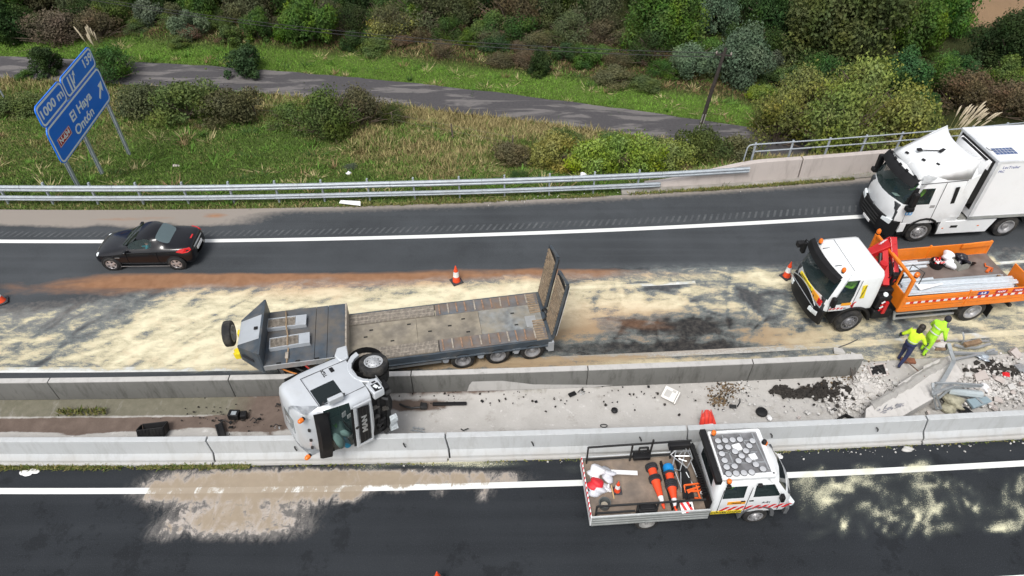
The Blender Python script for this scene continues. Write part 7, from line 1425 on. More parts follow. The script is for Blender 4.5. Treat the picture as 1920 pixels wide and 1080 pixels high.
q = zz(372, 755, .8); t = thing('rope_bucket', 'dark bucket with a pale ring near the tailboard corner of the pickup bed', 'bucket', M=MK @ Matrix.Translation((q.x, q.y, KB + .002))); MB().lathe([(.15, 0), (.17, .2), (.15, .2), (.13, .02), (0, .02)], n=20).build('shell', pm('bucket_grey', (.10, .11, .11), .6), t, smooth=30); MB().lathe([(.10, .06), (.0, .07)], n=16).build('content', pm('content_beige', (.45, .40, .32), .8), t)
# aluminium folding frames, black panels, orange stand
t = thing('folded_road_sign_frames', 'silver tubular folding sign frames stacked upright behind the pickup cab', 'frame', M=MK)
def fr4(pts, r=.018, nm='frame_tube', m=m_alu, p=None): MB().tube(pts + [pts[0]], r, 6).build(nm, m, p or t, smooth=40)
fr4([tuple(zz(*q)) for q in ((880, 470, 1.0), (925, 285, 1.55), (1000, 280, 1.6), (940, 490, 1.05))]); fr4([tuple(zz(*q)) for q in ((870, 370, 1.25), (960, 290, 1.5), (1030, 395, 1.5), (995, 470, 1.2))]); fr4([tuple(zz(*q)) for q in ((930, 380, 1.3), (1000, 290, 1.55), (1035, 400, 1.4), (985, 470, 1.1))])
for a_, b_ in (((900, 380, 1.35), (1020, 380, 1.4)), ((945, 500, 1.1), (950, 650, .95)), ((985, 500, 1.1), (1040, 600, 1.0)), ((1020, 420, 1.2), (1070, 540, 1.1)), ((915, 350, 1.3), (980, 340, 1.5)), ((930, 400, 1.3), (990, 420, 1.3)), ((905, 500, 1.1), (950, 620, 1.0))): MB().tube([tuple(zz(*a_)), tuple(zz(*b_))], .016, 6).build('frame_tube', m_alu, t)
t2 = thing('ribbed_panel_stack', 'black ribbed panels standing on edge against the pickup bulkhead', 'panel', M=MK)
MB().hexa([tuple(zz(*q)) for q in ((945, 480, .85), (1000, 600, .85), (1040, 700, .83), (960, 700, .83), (955, 420, 1.1), (1010, 500, 1.1), (1050, 700, 1.0), (965, 700, 1.0))]).build('panel', m_black, t2, smooth=0)
for i in range(16): a_ = zz(1050 + i * 5.4, 380 + i * 19, 1.22); MB().box((a_.x, a_.y, a_.z), (.17, .022, .16)).build('ribbed_slat', m_black, t2, smooth=0)
for a_, b_ in (((1010, 290, 1.5), (1120, 560, 1.2)), ((1030, 285, 1.4), (1160, 700, 1.1))): MB().beam(tuple(zz(*a_)), tuple(zz(*b_)), .04, .12).build('panel_edge', m_black, t2, smooth=0)
t3 = thing('orange_stand', 'orange folded metal stand lying beside the black panels on the pickup', 'stand', M=MK); mo_ = pm('stand_orange', (.80, .13, .02), .5, var=.1)
for a_, b_ in (((970, 600, 1.05), (1140, 580, 1.12)), ((970, 600, 1.05), (990, 700, .95)), ((990, 640, 1.05), (1120, 600, 1.1)), ((1060, 600, 1.1), (1090, 700, 1.0)), ((980, 650, 1.0), (1100, 640, 1.05)), ((1000, 690, .95), (1100, 700, .95)), ((1140, 580, 1.12), (1090, 640, 1.05)), ((1000, 660, 1.0), (1060, 620, 1.05))): MB().beam(tuple(zz(*a_)), tuple(zz(*b_)), .035, .045).build('bar', mo_, t3, smooth=0)
q = zz(1105, 655, 1.1); MB().lathe([(.05, 0), (.045, .02), (0, .02)], tuple(q), n=12).build('white_cap', m_wtape, t3)
q = zz(992, 765, 1.0); place(MB().bx(-.18, .18, -.14, .14, 0, .02).build('hazard_plate', m_wtape, smooth=0), MK @ Matrix.Translation(q) @ Matrix.Rotation(.1, 4, 'Z') @ Matrix.Rotation(.5, 4, 'X'), 'red and white striped hazard plate at the near rail of the pickup', 'plate')
hp = bpy.data.objects['hazard_plate']
for i in range(2): MB().prism([(-.18 + i * .17, .14), (-.10 + i * .17, .14), (.02 + i * .16 , -.14), (-.06 + i * .16, -.14)], .0205, .024, 'z').build('red_stripe', m_rtape, hp, smooth=0)
driver(MK @ Vector((-.95, -.38, 1.16)), YK, 'passenger in bright green jacket in the rear seat of the pickup', m_hvg, .78); driver(MK @ Vector((-.05, .40, 1.16)), YK, 'driver in a dark navy jacket at the wheel of the pickup', m_navy, .78)

# ================================================================== ROAD WORKERS
def worker(loc, rz, J, mats, label, hair_long=False, cap=None):
    t = thing('person', label, 'person', loc, rz)
    names = ['pelvis', 'waist', 'chest', 'neck', 'head', 'top', 'shL', 'elL', 'wrL', 'haL', 'shR', 'elR', 'wrR', 'haR', 'hiL', 'knL', 'anL', 'toL', 'hiR', 'knR', 'anR', 'toR']
    idx = {n_: i for i, n_ in enumerate(names)}; E_ = [('pelvis', 'waist'), ('waist', 'chest'), ('chest', 'neck'), ('neck', 'head'), ('head', 'top'), ('chest', 'shL'), ('shL', 'elL'), ('elL', 'wrL'), ('wrL', 'haL'), ('chest', 'shR'), ('shR', 'elR'), ('elR', 'wrR'), ('wrR', 'haR'), ('pelvis', 'hiL'), ('hiL', 'knL'), ('knL', 'anL'), ('anL', 'toL'), ('pelvis', 'hiR'), ('hiR', 'knR'), ('knR', 'anR'), ('anR', 'toR')]
    Rr = dict(pelvis=(.16, .12), waist=(.15, .11), chest=(.18, .13), neck=.06, head=.085, top=.07, shL=.085, elL=.062, wrL=.045, haL=.04, shR=.085, elR=.062, wrR=.045, haR=.04, hiL=.11, knL=.075, anL=.052, toL=.045, hiR=.11, knR=.075, anR=.052, toR=.045)
    top, leg, skn, boot = 0, 1, 2, 3
    sm = [top, top, top, skn, skn, top, top, top, 4, top, top, top, 4, leg, leg, leg, boot, leg, leg, leg, boot]
    skin([J[n_] for n_ in names], [(idx[a], idx[b]) for a, b in E_], [Rr[n_] for n_ in names], sm, mats, 'body', t)
    hd = Vector(J['head']); hh = MB(); hh.lathe([(0, .135), (.06, .125), (.10, .07), (.108, 0), (.10, -.06)], hd + Vector((-.015, 0, .03)), (-.15, 0, 1), 16)
    hh.build('hair', cap or m_hair, t, smooth=60)
    if hair_long: MB().loft([[(hd.x - .07, -.09, hd.z + .05), (hd.x - .13, -.05, hd.z + .05), (hd.x - .13, .05, hd.z + .05), (hd.x - .07, .09, hd.z + .05)], [(hd.x - .08, -.11, hd.z - .08), (hd.x - .17, -.06, hd.z - .08), (hd.x - .17, .06, hd.z - .08), (hd.x - .08, .11, hd.z - .08)], [(hd.x - .11, -.09, hd.z - .26), (hd.x - .18, -.04, hd.z - .28), (hd.x - .18, .05, hd.z - .27), (hd.x - .11, .09, hd.z - .26)]], True).build('long_hair', m_hair, t, bevel=.02, smooth=60)
    MB().lathe([(0, .03), (.018, .02), (.02, 0)], hd + Vector((.085, 0, -.01)), (1, 0, 0), 8).build('nose', m_skin, t)
    for s in (1, -1):
        MB().lathe([(0, .012), (.02, .006), (.028, 0)], hd + Vector((-.005, s * .088, -.01)), (0, s, 0), 8).build('ear', m_skin, t)
        W_, Hn = Vector(J['wrL' if s > 0 else 'wrR']), Vector(J['haL' if s > 0 else 'haR']); d = (Hn - W_).normalized(); sd_ = d.cross(Vector((0, 1, 0))).normalized() if abs(d.y) < .9 else Vector((1, 0, 0)); ot_ = d.cross(sd_)
        for k in range(4): b0_ = Hn + sd_ * (-.03 + .02 * k); MB().tube([b0_, b0_ + d * .045 + ot_ * .008, b0_ + d * (.078 - .006 * abs(k - 1.5)) + ot_ * .03], [.011, .010, .008], 6).build('finger', mats[4], t, smooth=60)
        MB().tube([W_ + d * .03 - sd_ * .03, W_ + d * .07 - sd_ * .06 + ot_ * .02], [.013, .009], 6).build('thumb', mats[4], t, smooth=60)
    return t
def band(t, a, b, f, r, w=.03, m=m_tape, sy=1.): # reflective band round a limb or torso
    a = Vector(a); b = Vector(b); c = a.lerp(b, f); d = (b - a).normalized(); MB().lathe([(r, -w), (r * 1.03, 0), (r, w)], c, d, 18).build('reflective_band', m, t, smooth=60)
J1 = dict(pelvis=(0, 0, .95), waist=(.05, 0, 1.12), chest=(.13, 0, 1.36), neck=(.20, 0, 1.50), head=(.26, 0, 1.62), top=(.28, 0, 1.70), shL=(.14, .20, 1.40), elL=(.06, .36, 1.16), wrL=(.16, .46, .96), haL=(.20, .48, .89), shR=(.14, -.20, 1.40), elR=(.22, -.34, 1.15), wrR=(.42, -.34, 1.0), haR=(.48, -.33, .97), hiL=(0, .10, .88), knL=(.16, .12, .50), anL=(.08, .12, .09), toL=(.24, .13, .05), hiR=(0, -.10, .88), knR=(-.08, -.11, .50), anR=(-.30, -.11, .12), toR=(-.18, -.12, .05))
w1 = worker(P(1686, 681), R_(35), J1, [m_hv, m_navy, m_skin, m_steel, m_navy], 'person with long dark hair in yellow and navy work clothes walking past the open drain', True)
MB().lathe([(.165, -.05), (.19, -.02), (.185, .05), (.16, .07)], (.02, 0, 1.02), (.2, 0, 1), 20).build('navy_waistband', m_navy, w1, smooth=60); MB().lathe([(.172, -.015), (.178, 0), (.172, .015)], (.055, 0, 1.13), (.2, 0, 1), 20).build('reflective_band', m_tape, w1, smooth=60)
for s in (1, -1): band(w1, J1['elL' if s > 0 else 'elR'], J1['wrL' if s > 0 else 'wrR'], .35, .066, .09, m_navy)
J2 = dict(J1); J2.update(chest=(.18, 0, 1.36), neck=(.26, 0, 1.50), head=(.34, 0, 1.60), top=(.37, 0, 1.68), elL=(.2, .32, 1.12), wrL=(.36, .26, .94), haL=(.42, .24, .9), knR=(.02, -.11, .50), anR=(-.08, -.12, .10), toR=(.08, -.12, .05), elR=(.16, -.33, 1.12), wrR=(.3, -.3, .92), haR=(.34, -.28, .86))
m_hvs = pm('hi_vis_suit', (.42, .80, .04), .7, var=.18, sc=9, bump=.5, bsc=12)
w2 = worker(P(1727, 663), R_(20), J2, [m_hvs, m_hvs, m_skin, m_steel, m_steel], 'person in a full lime green rain suit and dark cap beside the orange truck', False, pm('cap_dark', (.02, .02, .03), .8))
for f in (.3, .8): band(w2, J2['pelvis'], J2['chest'], f, .18 if f < .5 else .19, .022)
for s in 'LR': band(w2, J2['kn' + s], J2['an' + s], .25, .085, .022)
# ================================================================== WRECKAGE AND SMALL THINGS
def zd(x, y, z=0.): return P(1440 + x / 4, 580 + y / 4, z)
m_gal2 = pm('bent_galvanised', (.36, .385, .40), .45, .4, var=.15, sc=5, dirt=(.22, .22, .2), damt=.35)
# big fallen slab
ol = [(730, 812), (735, 745), (800, 700), (985, 588), (975, 562), (1100, 480), (1170, 440), (1165, 425), (1280, 372), (1362, 345), (1405, 400), (1470, 490), (1380, 572), (1240, 668), (1105, 745), (1005, 803)]
tz = [.62, .62, .58, .52, .52, .46, .44, .44, .42, .42, .42, .46, .5, .58, .62, .66]
top = [zd(x, y, z) for (x, y), z in zip(ol, tz)]; cen = sum(top, Vector()) / len(top)
mb = MB(); n_ = len(top); inner = [cen + (p - cen) * .86 + Vector((0, 0, .015)) for p in top]; bot = [cen + (p - cen) * .93 for p in top]
vs = [tuple(p - cen) for p in top] + [tuple(p - cen) for p in inner] + [tuple(Vector((b.x, b.y, max(.03, b.z - .50))) - cen) for b in bot]
mb.add(vs, [(i, (i + 1) % n_, (i + 1) % n_ + n_, i + n_) for i in range(n_)] + [tuple(range(n_, 2 * n_))] + [(i + 2 * n_, (i + 1) % n_ + 2 * n_, (i + 1) % n_, i) for i in range(n_)] + [tuple(range(3 * n_ - 1, 2 * n_ - 1, -1))])
m_slab = conc('slab_concrete', (.50, .48, .455), (.62, .60, .575), (.30, .285, .265), .75)
sl_ = mb.build('fallen_barrier_slab', m_slab, bevel=.02, smooth=25); sl_.location = cen; tag(sl_, 'huge broken pale concrete slab toppled diagonally across the median rubble', 'slab')
n = NT('scraped_lip'); c = n.mix(n.noise(3, 8, .7), (.24, .23, .215), (.46, .445, .42)); n.out(c, .9, n.noise(8, 8), .8, .04)
lp = []
rq = random.Random(12)
for i in range(26):
    t = i / 25; a = zd(790 + 560 * t, 742 - 345 * t + rq.uniform(-9, 9), .60 - .16 * t) - cen; wd2 = .10 + .07 * rq.random(); lp.append([a + Vector((0, .20 + .05 * rq.random(), .0)), a + Vector((0, .12, .05)), a + Vector((0, -wd2 * .4, .045 + .02 * rq.random())), a + Vector((0, -wd2, -.01))])
MB().loft(lp, True).build('rough_fracture_ridge', MATS['scraped_lip'], sl_, smooth=0)
for k in range(26):
    x0 = rq.uniform(815, 1010); y0 = 792 - (x0 - 815) * .30 + rq.uniform(-34, 6); L_ = rq.uniform(14, 60); an = rq.uniform(-.9, -.1); pts = [zd(x0 + L_ * i / 2 * math.cos(an), y0 + L_ * i / 2 * math.sin(an) + rq.uniform(-4, 4), .645) - cen for i in range(3)]
    MB().tube(pts, [.006, rq.uniform(.012, .03), .004], 5).build('scrape_mark', pm('scrape_grey', (.27, .27, .29), .8, var=.3), sl_)
# mangled galvanised posts and rails
def segs(name, label, cat, segl, w, h, m=m_gal2, bevel=.004, group=None, tube=False):
    pts0 = [zd(*s) for s in segl[0]]; o0 = sum(pts0, Vector()) / len(pts0); t = None
    for i, s in enumerate(segl):
        pts = [zd(*q) - o0 for q in s]; mb = MB()
        if tube: mb.tube(pts, w, 8)
        else:
            for a, b in zip(pts[:-1], pts[1:]): mb.beam(a, b, w, h)
        if len(segl) == 1: t = mb.build(name, m, bevel=0 if tube else bevel, smooth=40 if tube else 0); t.location = o0; tag(t, label, cat, group)
        else:
            if t is None: t = thing(name, label, cat, tuple(o0), 0, group)
            mb.build('section', m, t, bevel=0 if tube else bevel, smooth=40 if tube else 0)
    return t
segs('bent_steel_post', 'wide bent galvanised post leaning on the fallen slab, its upper arm pointing to the road', 'steel post', [[(1355, 255, .95), (1368, 310, .85), (1395, 385, .7)], [(1395, 385, .72), (1335, 500, .7), (1262, 610, .68)]], .13, .05)
segs('bent_bracket', 'upright bent steel bracket with pointed legs at the lower end of the fallen slab', 'bracket', [[(1235, 550, .95), (1240, 640, .7), (1262, 745, .1)], [(1240, 590, .9), (1300, 742, .1)], [(1240, 640, .8), (1380, 570, .6)], [(1265, 745, .08), (1305, 738, .08)], [(1240, 610, .8), (1330, 605, .6)]], .08, .05)
segs('long_steel_rail', 'upper long thin steel rail projecting right from the bent bracket', 'steel rail', [[(1250, 552, .9), (1420, 556, .8), (1610, 570, .6)]], .05, .07, group=None)
segs('long_steel_rail', 'lower long thin steel rail projecting right from the bent bracket', 'steel rail', [[(1280, 620, .7), (1390, 580, .7), (1600, 577, .5)]], .05, .06)
segs('steel_rail_piece', 'short steel rail crossing under the two long ones', 'steel rail', [[(1285, 665, .5), (1350, 610, .5), (1400, 580, .6)]], .06, .06)
segs('steel_rail_bundle', 'three steel rails fanned out on the concrete above the fallen slab', 'steel rail', [[(1390, 322, .2), (1560, 330, .15), (1720, 318, .15)], [(1400, 378, .2), (1545, 345, .15), (1640, 330, .1)], [(1640, 318, .3), (1700, 300, .3)], [(1395, 335, .1), (1720, 330, .08)]], .07, .06)
segs('bent_rail', 'long bent steel rail at the edge of the sand with a timber block on it', 'steel rail', [[(1395, 268, .15), (1470, 285, .1), (1560, 290, .1), (1665, 260, .12)]], .08, .07)
segs('straight_rail', 'pale straight steel rail lying along the road edge above the wreckage', 'steel rail', [[(1295, 235, .05), (1400, 235, .05), (1500, 240, .05), (1655, 238, .12)]], .06, .05)
segs('upright_rod', 'short steel rod standing up from the road edge wreckage', 'steel rod', [[(1455, 262, .05), (1470, 215, .35), (1460, 170, .5)]], .03, .03, tube=True)
segs('timber_block', 'brown timber block resting on the bent rail', 'timber', [[(1475, 268, .22), (1592, 240, .22)]], .16, .12, pm('old_timber', (.22, .15, .09), .9, var=.3, sc=8))
segs('brown_plank', 'rust brown plank lying beside the walking person', 'plank', [[(995, 380, .05), (1103, 388, .05)]], .22, .07, pm('plank_brown', (.20, .08, .045), .8, var=.3, sc=8))
segs('thin_rod', 'thin rusty rod running from the brown plank onto the fallen slab', 'rod', [[(1040, 390, .15), (1100, 440, .3), (1175, 505, .55)]], .02, .02, pm('rod_brown', (.18, .12, .09), .8), tube=True)
segs('thin_rod', 'thin dark rod lying on the sand left of the workers', 'rod', [[(530, 285, .03), (600, 260, .03), (672, 226, .04)]], .018, .02, pm('rod_dark', (.08, .08, .08), .8), tube=True)
segs('grey_pipe', 'thick grey pipe with an open dark end below the steel rails', 'pipe', [[(1350, 610, .25), (1440, 622, .25), (1600, 640, .2)]], .13, .1, pm('pipe_grey', (.38, .43, .45), .5, var=.08), tube=True)
o = bpy.data.objects['grey_pipe']; e = zd(1604, 640, .2); d = (zd(1600, 640, .2) - zd(1440, 622, .25)).normalized(); MB().cyl(zd(1600, 640, .2) - o.location + d * .002, zd(1600, 640, .2) - o.location + d * .01, .11, n=14).build('painted_pipe_mouth', m_dark, o)  # dark disc on the closed end paints the shaded inside of the pipe
q = [zd(*v) for v in ((1492, 672, .16), (1640, 650, .12), (1685, 690, .12), (1545, 738, .16))]; c_ = sum(q, Vector()) / 4
lid = MB().hexa([p - c_ - Vector((0, 0, .1)) for p in q] + [p - c_ for p in q]).build('blue_grey_box', pm('box_bluegrey', (.26, .34, .38), .5, var=.06, dirt=(.2, .2, .2), damt=.3), bevel=.015, smooth=0); lid.location = c_; tag(lid, 'flat blue grey metal box lid lying below the grey pipe', 'box')
segs('lid_rib', 'narrow raised strip across the blue grey lid', 'strip', [[(1560, 658, .17), (1612, 705, .17)]], .06, .02, m_gal2)
blob('torn_sack', zd(1380, 715, .12), .33, pm('sack_beige', (.36, .34, .25), .9, var=.35, sc=7), 'torn beige sack lying under the bent bracket', 'sack', 31, sc=(1.0, .9, .7), amp=.6); blob('black_rag', zd(1480, 755, .05), .16, m_black, 'small black rag beside the torn beige sack', 'rag', 32, sc=(1.3, .8, .4), amp=.7)
blob('silver_bag', zd(1610, 362, .05), .17, pm('bag_silver', (.42, .47, .52), .4, .3), 'crumpled blue grey piece of sheet metal right of the fanned rails', 'sheet metal', 33, sc=(1.2, .9, .4), amp=.6)
blob('white_lump', zd(1625, 585, .1), .13, pm('sack_white', (.78, .78, .80), .7), 'white lump at the tip of the long steel rails', 'lump', 34, sc=(.7, 1.1, .8), amp=.5)
# open drain
dr = thing('open_drain', 'open square drain pit with dark shaft in the median beside the broken barrier', 'drain', tuple(zd(820, 458)))
q = [zd(*v) - dr.location for v in ((758, 432), (862, 415), (888, 490), (782, 500))]; c_ = sum(q, Vector()) / 4; qo = [c_ + (p - c_) * 1.25 for p in q]
for i in range(4):
    a, b, c1_, d1_ = q[i], q[(i + 1) % 4], qo[(i + 1) % 4], qo[i]; MB().hexa([Vector((p.x, p.y, -.02)) for p in (a, b, c1_, d1_)] + [Vector((p.x, p.y, .045)) for p in (a, b, c1_, d1_)]).build('kerb', m_con_p, dr, bevel=.01, smooth=0)
MB().add([(p.x, p.y, .012) for p in q], [(0, 1, 2, 3)]).build('shaft', m_dark, dr, smooth=0); MB().box((c_.x + .12, c_.y - .03, .03), (.06, .4, .02), (.1, 0, .4)).box((c_.x, c_.y + .05, .03), (.4, .04, .02), (0, .05, .3)).build('twisted_grate', m_steel, dr, smooth=0)  # flat dark sheet paints the shade down the drain, no hole is cut
h2 = MB(); q = [zd(*v, .02) for v in ((1200, 245), (1290, 240), (1345, 265), (1330, 300), (1250, 300))]; c_ = sum(q, Vector()) / 5
t = thing('dug_hole', 'dark broken hole with an orange brown rim at the road edge above the fallen slab', 'hole', tuple(c_)); h2.add([tuple(p - c_ - Vector((0, 0, .002))) for p in q], [tuple(range(5))]).build('pit', m_dark, t, smooth=0)  # hole's shade painted as a flat dark polygon without depth
for i in range(5):
    a, b = q[i] - c_, q[(i + 1) % 5] - c_
    MB().beam(a, b, .10, .09).build('rim', [pm('old_timber', (.22, .15, .09), .9), m_slab, m_steel][i % 3], t, bevel=.01, smooth=0)
blob('rubble_heap', c_ + Vector((0, 0, .02)), .2, m_slab, 'broken concrete lump lying in the dark hole at the road edge', 'rubble', 36, sc=(1.2, .7, .3), amp=.5)
# broken barrier end with bent bars
t = thing('broken_barrier_stump', 'crumbled end of the weathered barrier with bent reinforcing bars', 'rubble', tuple(zd(640, 440)))
for i in range(7):
    p0_ = zd(592 + 8 * i, 360 + 14 * i, .85 - .1 * i) - t.location; p1_ = zd(640 + 18 * math.sin(i * 2), 420 + 22 * i, .5 - .06 * i) - t.location; p2_ = zd(655 + 20 * math.cos(i * 1.7), 480 + 14 * i, .15) - t.location; MB().tube([p0_, p1_, p2_], .011, 5).build('reinforcing_bar', pm('rebar', (.10, .085, .075), .8), t)
def chunk(mb, c, s, r):
    d = [Vector((r.uniform(.4, 1), r.uniform(.4, 1), r.uniform(.35, .8))) * s * .5 for _ in range(1)][0]; R = Euler((r.uniform(-.5, .5), r.uniform(-.5, .5), r.uniform(0, 6.28))).to_matrix()
    p = [c + R @ Vector((sx * d.x * r.uniform(.6, 1.1), sy * d.y * r.uniform(.6, 1.1), sz * d.z * r.uniform(.7, 1.1))) for sz in (-1, 1) for sx, sy in ((-1, -1), (1, -1), (1, 1), (-1, 1))]
    mb.hexa(p)
rr = random.Random(5)
for i, (x, y, z, s) in enumerate(((620, 365, .75, .3), (655, 385, .55, .34), (600, 350, .85, .22), (640, 420, .35, .3), (680, 400, .2, .3))): mb = MB(); chunk(mb, zd(x, y, z) - t.location, s, rr); mb.build('concrete_lump', [m_slab, m_con_f][i % 2], t, smooth=0)
# individual larger broken pieces
big = [(540, 525, .16, 'w'), (575, 560, .14, 'w'), (700, 580, .22, 'g'), (745, 600, .28, 'g'), (770, 640, .24, 'g'), (735, 560, .16, 'w'), (800, 620, .2, 'g'), (705, 660, .24, 'g'), (660, 620, .16, 'g'), (600, 600, .3, 'k'), (560, 590, .18, 'k'), (1600, 505, .46, 's'), (1725, 520, .46, 's'), (1820, 575, .34, 'w'), (1500, 490, .24, 'w'), (1680, 640, .28, 'w'), (1730, 680, .26, 's'), (1855, 330, .4, 's'), (1895, 440, .34, 'b'), (1860, 672, .14, 'w'), (1800, 515, .16, 'w'), (1785, 490, .18, 'r'), (1720, 622, .14, 'w'), (1205, 780, .2, 's'), (520, 725, .14, 'k'), (635, 710, .1, 'k'), (640, 670, .14, 'k'), (345, 715, .1, 'k'), (305, 780, .14, 'w'), (235, 810, .12, 's'), (480, 770, .16, 'w'), (640, 340, .22, 'w'), (530, 315, .3, 'w'), (1590, 460, .18, 's'), (1640, 590, .2, 's'), (1840, 620, .2, 's'), (1900, 560, .3, 's'), (1700, 740, .22, 's'), (1610, 720, .16, 'w'), (1660, 700, .2, 's'), (1330, 660, .2, 's')]
cm = {'w': ('white', pm('white_chip', (.50, .49, .47), .85, var=.12)), 'g': ('grey', m_slab), 'k': ('black', pm('black_soil_clod', (.03, .026, .022), .95, var=.4)), 's': ('sandy grey', m_con_p), 'b': ('bluish', m_gal2), 'r': ('red', m_rtape)}
near_ = [(620, 'left of the broken barrier end'), (720, 'at the broken barrier end'), (1150, 'left of the fallen slab'), (1480, 'under the bent bracket'), (1640, 'at the rail tips'), (1760, 'right of the rail tips'), (2000, 'at the right edge')]
sizes = lambda s: 'tiny' if s < .15 else 'small' if s < .22 else 'medium' if s < .32 else 'large flat'
for i, (x, y, s, k) in enumerate(big):
    mb = MB(); chunk(mb, Vector((0, 0, 0)), s * 1.25, rr); o = mb.build('concrete_fragment' if k != 'k' else 'soil_clod', cm[k][1], smooth=0, bevel=.008); o.location = zd(x, y, .04 + s * .12); o.scale.z = .55
    pl_ = [w for lim, w in near_ if x <= lim][0]; hh_ = 'near the pale barrier' if y > 650 else 'towards the orange truck' if y < 400 else 'mid median'
    tag(o, '%s %s fragment %s, %s' % (sizes(s), cm[k][0], pl_, hh_), 'rubble piece' if k != 'k' else 'clod', 'broken fragments strewn in the median')
# loose rubble, nobody could count it
def gravel(name, spots, n, m, seed, smin=.02, smax=.09):
    r = random.Random(seed); mb = MB()
    for i in range(n):
        cx, cy, sx, sy = r.choice(spots); p = P(r.gauss(cx, sx), r.gauss(cy, sy), 0)
        dv = p.y - float(RY(0, p.x)); 
        if dv < 12.55 or dv > 15.6: continue
        s = r.uniform(smin, smax) * (1.6 if r.random() < .1 else 1); chunk(mb, Vector((p.x, p.y, .01 + s * .2)), s * 1.6, r)
    tag(mb.build(name, m, smooth=0, fix=False), kind='stuff')
gravel('loose_rubble', [(1625, 725, 22, 14), (1640, 735, 25, 10), (1600, 750, 25, 14), (1850, 715, 40, 12), (1820, 730, 40, 18), (1890, 690, 30, 20), (1870, 745, 30, 12)], 1500, m_slab, 3)
gravel('pale_crumbs', [(1630, 730, 30, 20), (1500, 760, 100, 16), (1850, 730, 60, 25), (1380, 735, 20, 14)], 420, cm['w'][1], 4, .02, .06); gravel('dark_soil', [(1465, 733, 9, 4), (1500, 738, 16, 4), (1545, 730, 18, 8), (1556, 742, 16, 6), (1865, 690, 24, 6), (1890, 696, 24, 4)], 620, cm['k'][1], 6, .03, .10)
gravel('dark_crumbs', [(1350, 745, 12, 10), (1370, 725, 16, 8), (900, 740, 120, 12), (1200, 740, 120, 16), (440, 780, 60, 14), (1750, 720, 60, 20)], 330, cm['k'][1], 7, .015, .05); gravel('brown_litter', [(1362, 730, 16, 7), (1350, 750, 12, 6), (1590, 700, 30, 12), (1660, 745, 40, 6)], 500, pm('brown_soil', (.16, .11, .06), .95, var=.4), 8, .015, .05)
r = random.Random(9); mb = MB()
for i in range(110):
    x = r.uniform(6, 20) if r.random() < .8 else r.uniform(-8, 6); v = 11.88 + abs(r.gauss(0, .14)) * -1; chunk(mb, W(v, x, .02), r.uniform(.015, .07) , r)
tag(mb.build('crumbs_at_barrier_foot', cm['w'][1], smooth=0, fix=False), kind='stuff')
mb = MB()
for i in range(140):
    x = r.uniform(-2, 14); chunk(mb, W(25.5 + r.gauss(0, .12), x, .02), r.uniform(.02, .06), r)
tag(mb.build('crumbs_at_road_edge', cm['w'][1], smooth=0, fix=False), kind='stuff')
# ---- single objects, given at their pixel on the ground
def G0(px, py, z=0.): return P(px, py, z)
def sm_(name, mb, m, px, py, z, rz, label, cat, bevel=.01, smooth=0, tilt=0): o = mb.build(name, m, bevel=bevel, smooth=smooth); o.matrix_world = Matrix.Translation(G0(px, py, z)) @ Matrix.Rotation(rz, 4, 'Z') @ Matrix.Rotation(tilt, 4, 'X'); return tag(o, label, cat)
t = thing('black_crate', 'black ribbed plastic box tipped open against the pale barrier at the left', 'crate', M=Matrix.Translation(G0(287, 806, .14)) @ Matrix.Rotation(.15, 4, 'Z') @ Matrix.Rotation(-.5, 4, 'X'))
MB().bx(-.40, .40, -.24, -.20, -.15, .15).bx(-.42, -.38, -.2, .2, -.15, .15).bx(.38, .42, -.2, .2, -.15, .15).bx(-.38, .38, .2, .24, -.15, .15).bx(-.38, .38, -.2, .2, -.15, -.12).build('shell', m_black, t, bevel=.01)
for k in range(8): MB().bx(-.36 + .1 * k, -.33 + .1 * k, -.255, -.24, -.14, .14).build('rib', m_black, t, smooth=0)
t = thing('black_control_box', 'black electrical box with a small grey window in the muddy gutter', 'box', M=Matrix.Translation(G0(445, 778, .12)) @ Matrix.Rotation(-.05, 4, 'Z')); MB().box((-.1, 0, 0), (.34, .26, .24)).build('housing', m_black, t, bevel=.02); MB().box((-.08, -.02, .125), (.16, .14, .01)).build('window', pm('window_grey', (.3, .33, .35), .3), t); MB().box((.2, .02, -.02), (.2, .22, .18), (0, 0, .2)).build('side_unit', m_black, t, bevel=.02)
def scrap(px, py, s, label, cat, seed, m=m_black, k=5, z=.08):
    r = random.Random(seed); t = thing('torn_truck_part', label, cat, tuple(G0(px, py, z)))
    for i in range(k): MB().box((r.uniform(-s, s), r.uniform(-s, s) * .6, r.uniform(-.03, .06)), (r.uniform(.3, .9) * s, r.uniform(.15, .4) * s, r.uniform(.1, .3) * s), (r.uniform(-.6, .6), r.uniform(-.6, .6), r.uniform(0, 3))).build('fragment', m, t, bevel=.006, smooth=0)
    MB().tube([(-s, 0, 0), (-.3 * s, .3 * s, .1), (.5 * s, -.1 * s, .08), (s, .3 * s, 0)], .015, 5).build('hose', m_steel, t); return t
scrap(424, 794, .22, 'tangle of black plastic parts left of the small black heap in the gutter', 'truck part', 1); sm_('black_grille_piece', MB().bx(-.12, .12, -.3, .3, -.03, .03).bx(-.10, -.06, -.3, .3, .03, .05).bx(.06, .10, -.3, .3, .03, .05), m_black, 414, 808, .08, .5, 'black slatted strip standing on end against the pale barrier, near the tangle', 'truck part')
scrap(478, 789, .16, 'small black heap of torn parts right of the black tangle in the gutter', 'truck part', 2); scrap(524, 762, .14, 'black bits lying at the roof of the overturned cab', 'truck part', 3, k=4); scrap(520, 800, .12, 'grey bent pipe piece by the roof of the overturned cab', 'truck part', 4, m_gal2, 3)
sm_('black_bar', MB().bx(-.56, .56, -.06, .06, -.03, .03), m_black, 843, 757, .03, .02, 'straight black bar lying in the wet gutter right of the cab', 'bar')
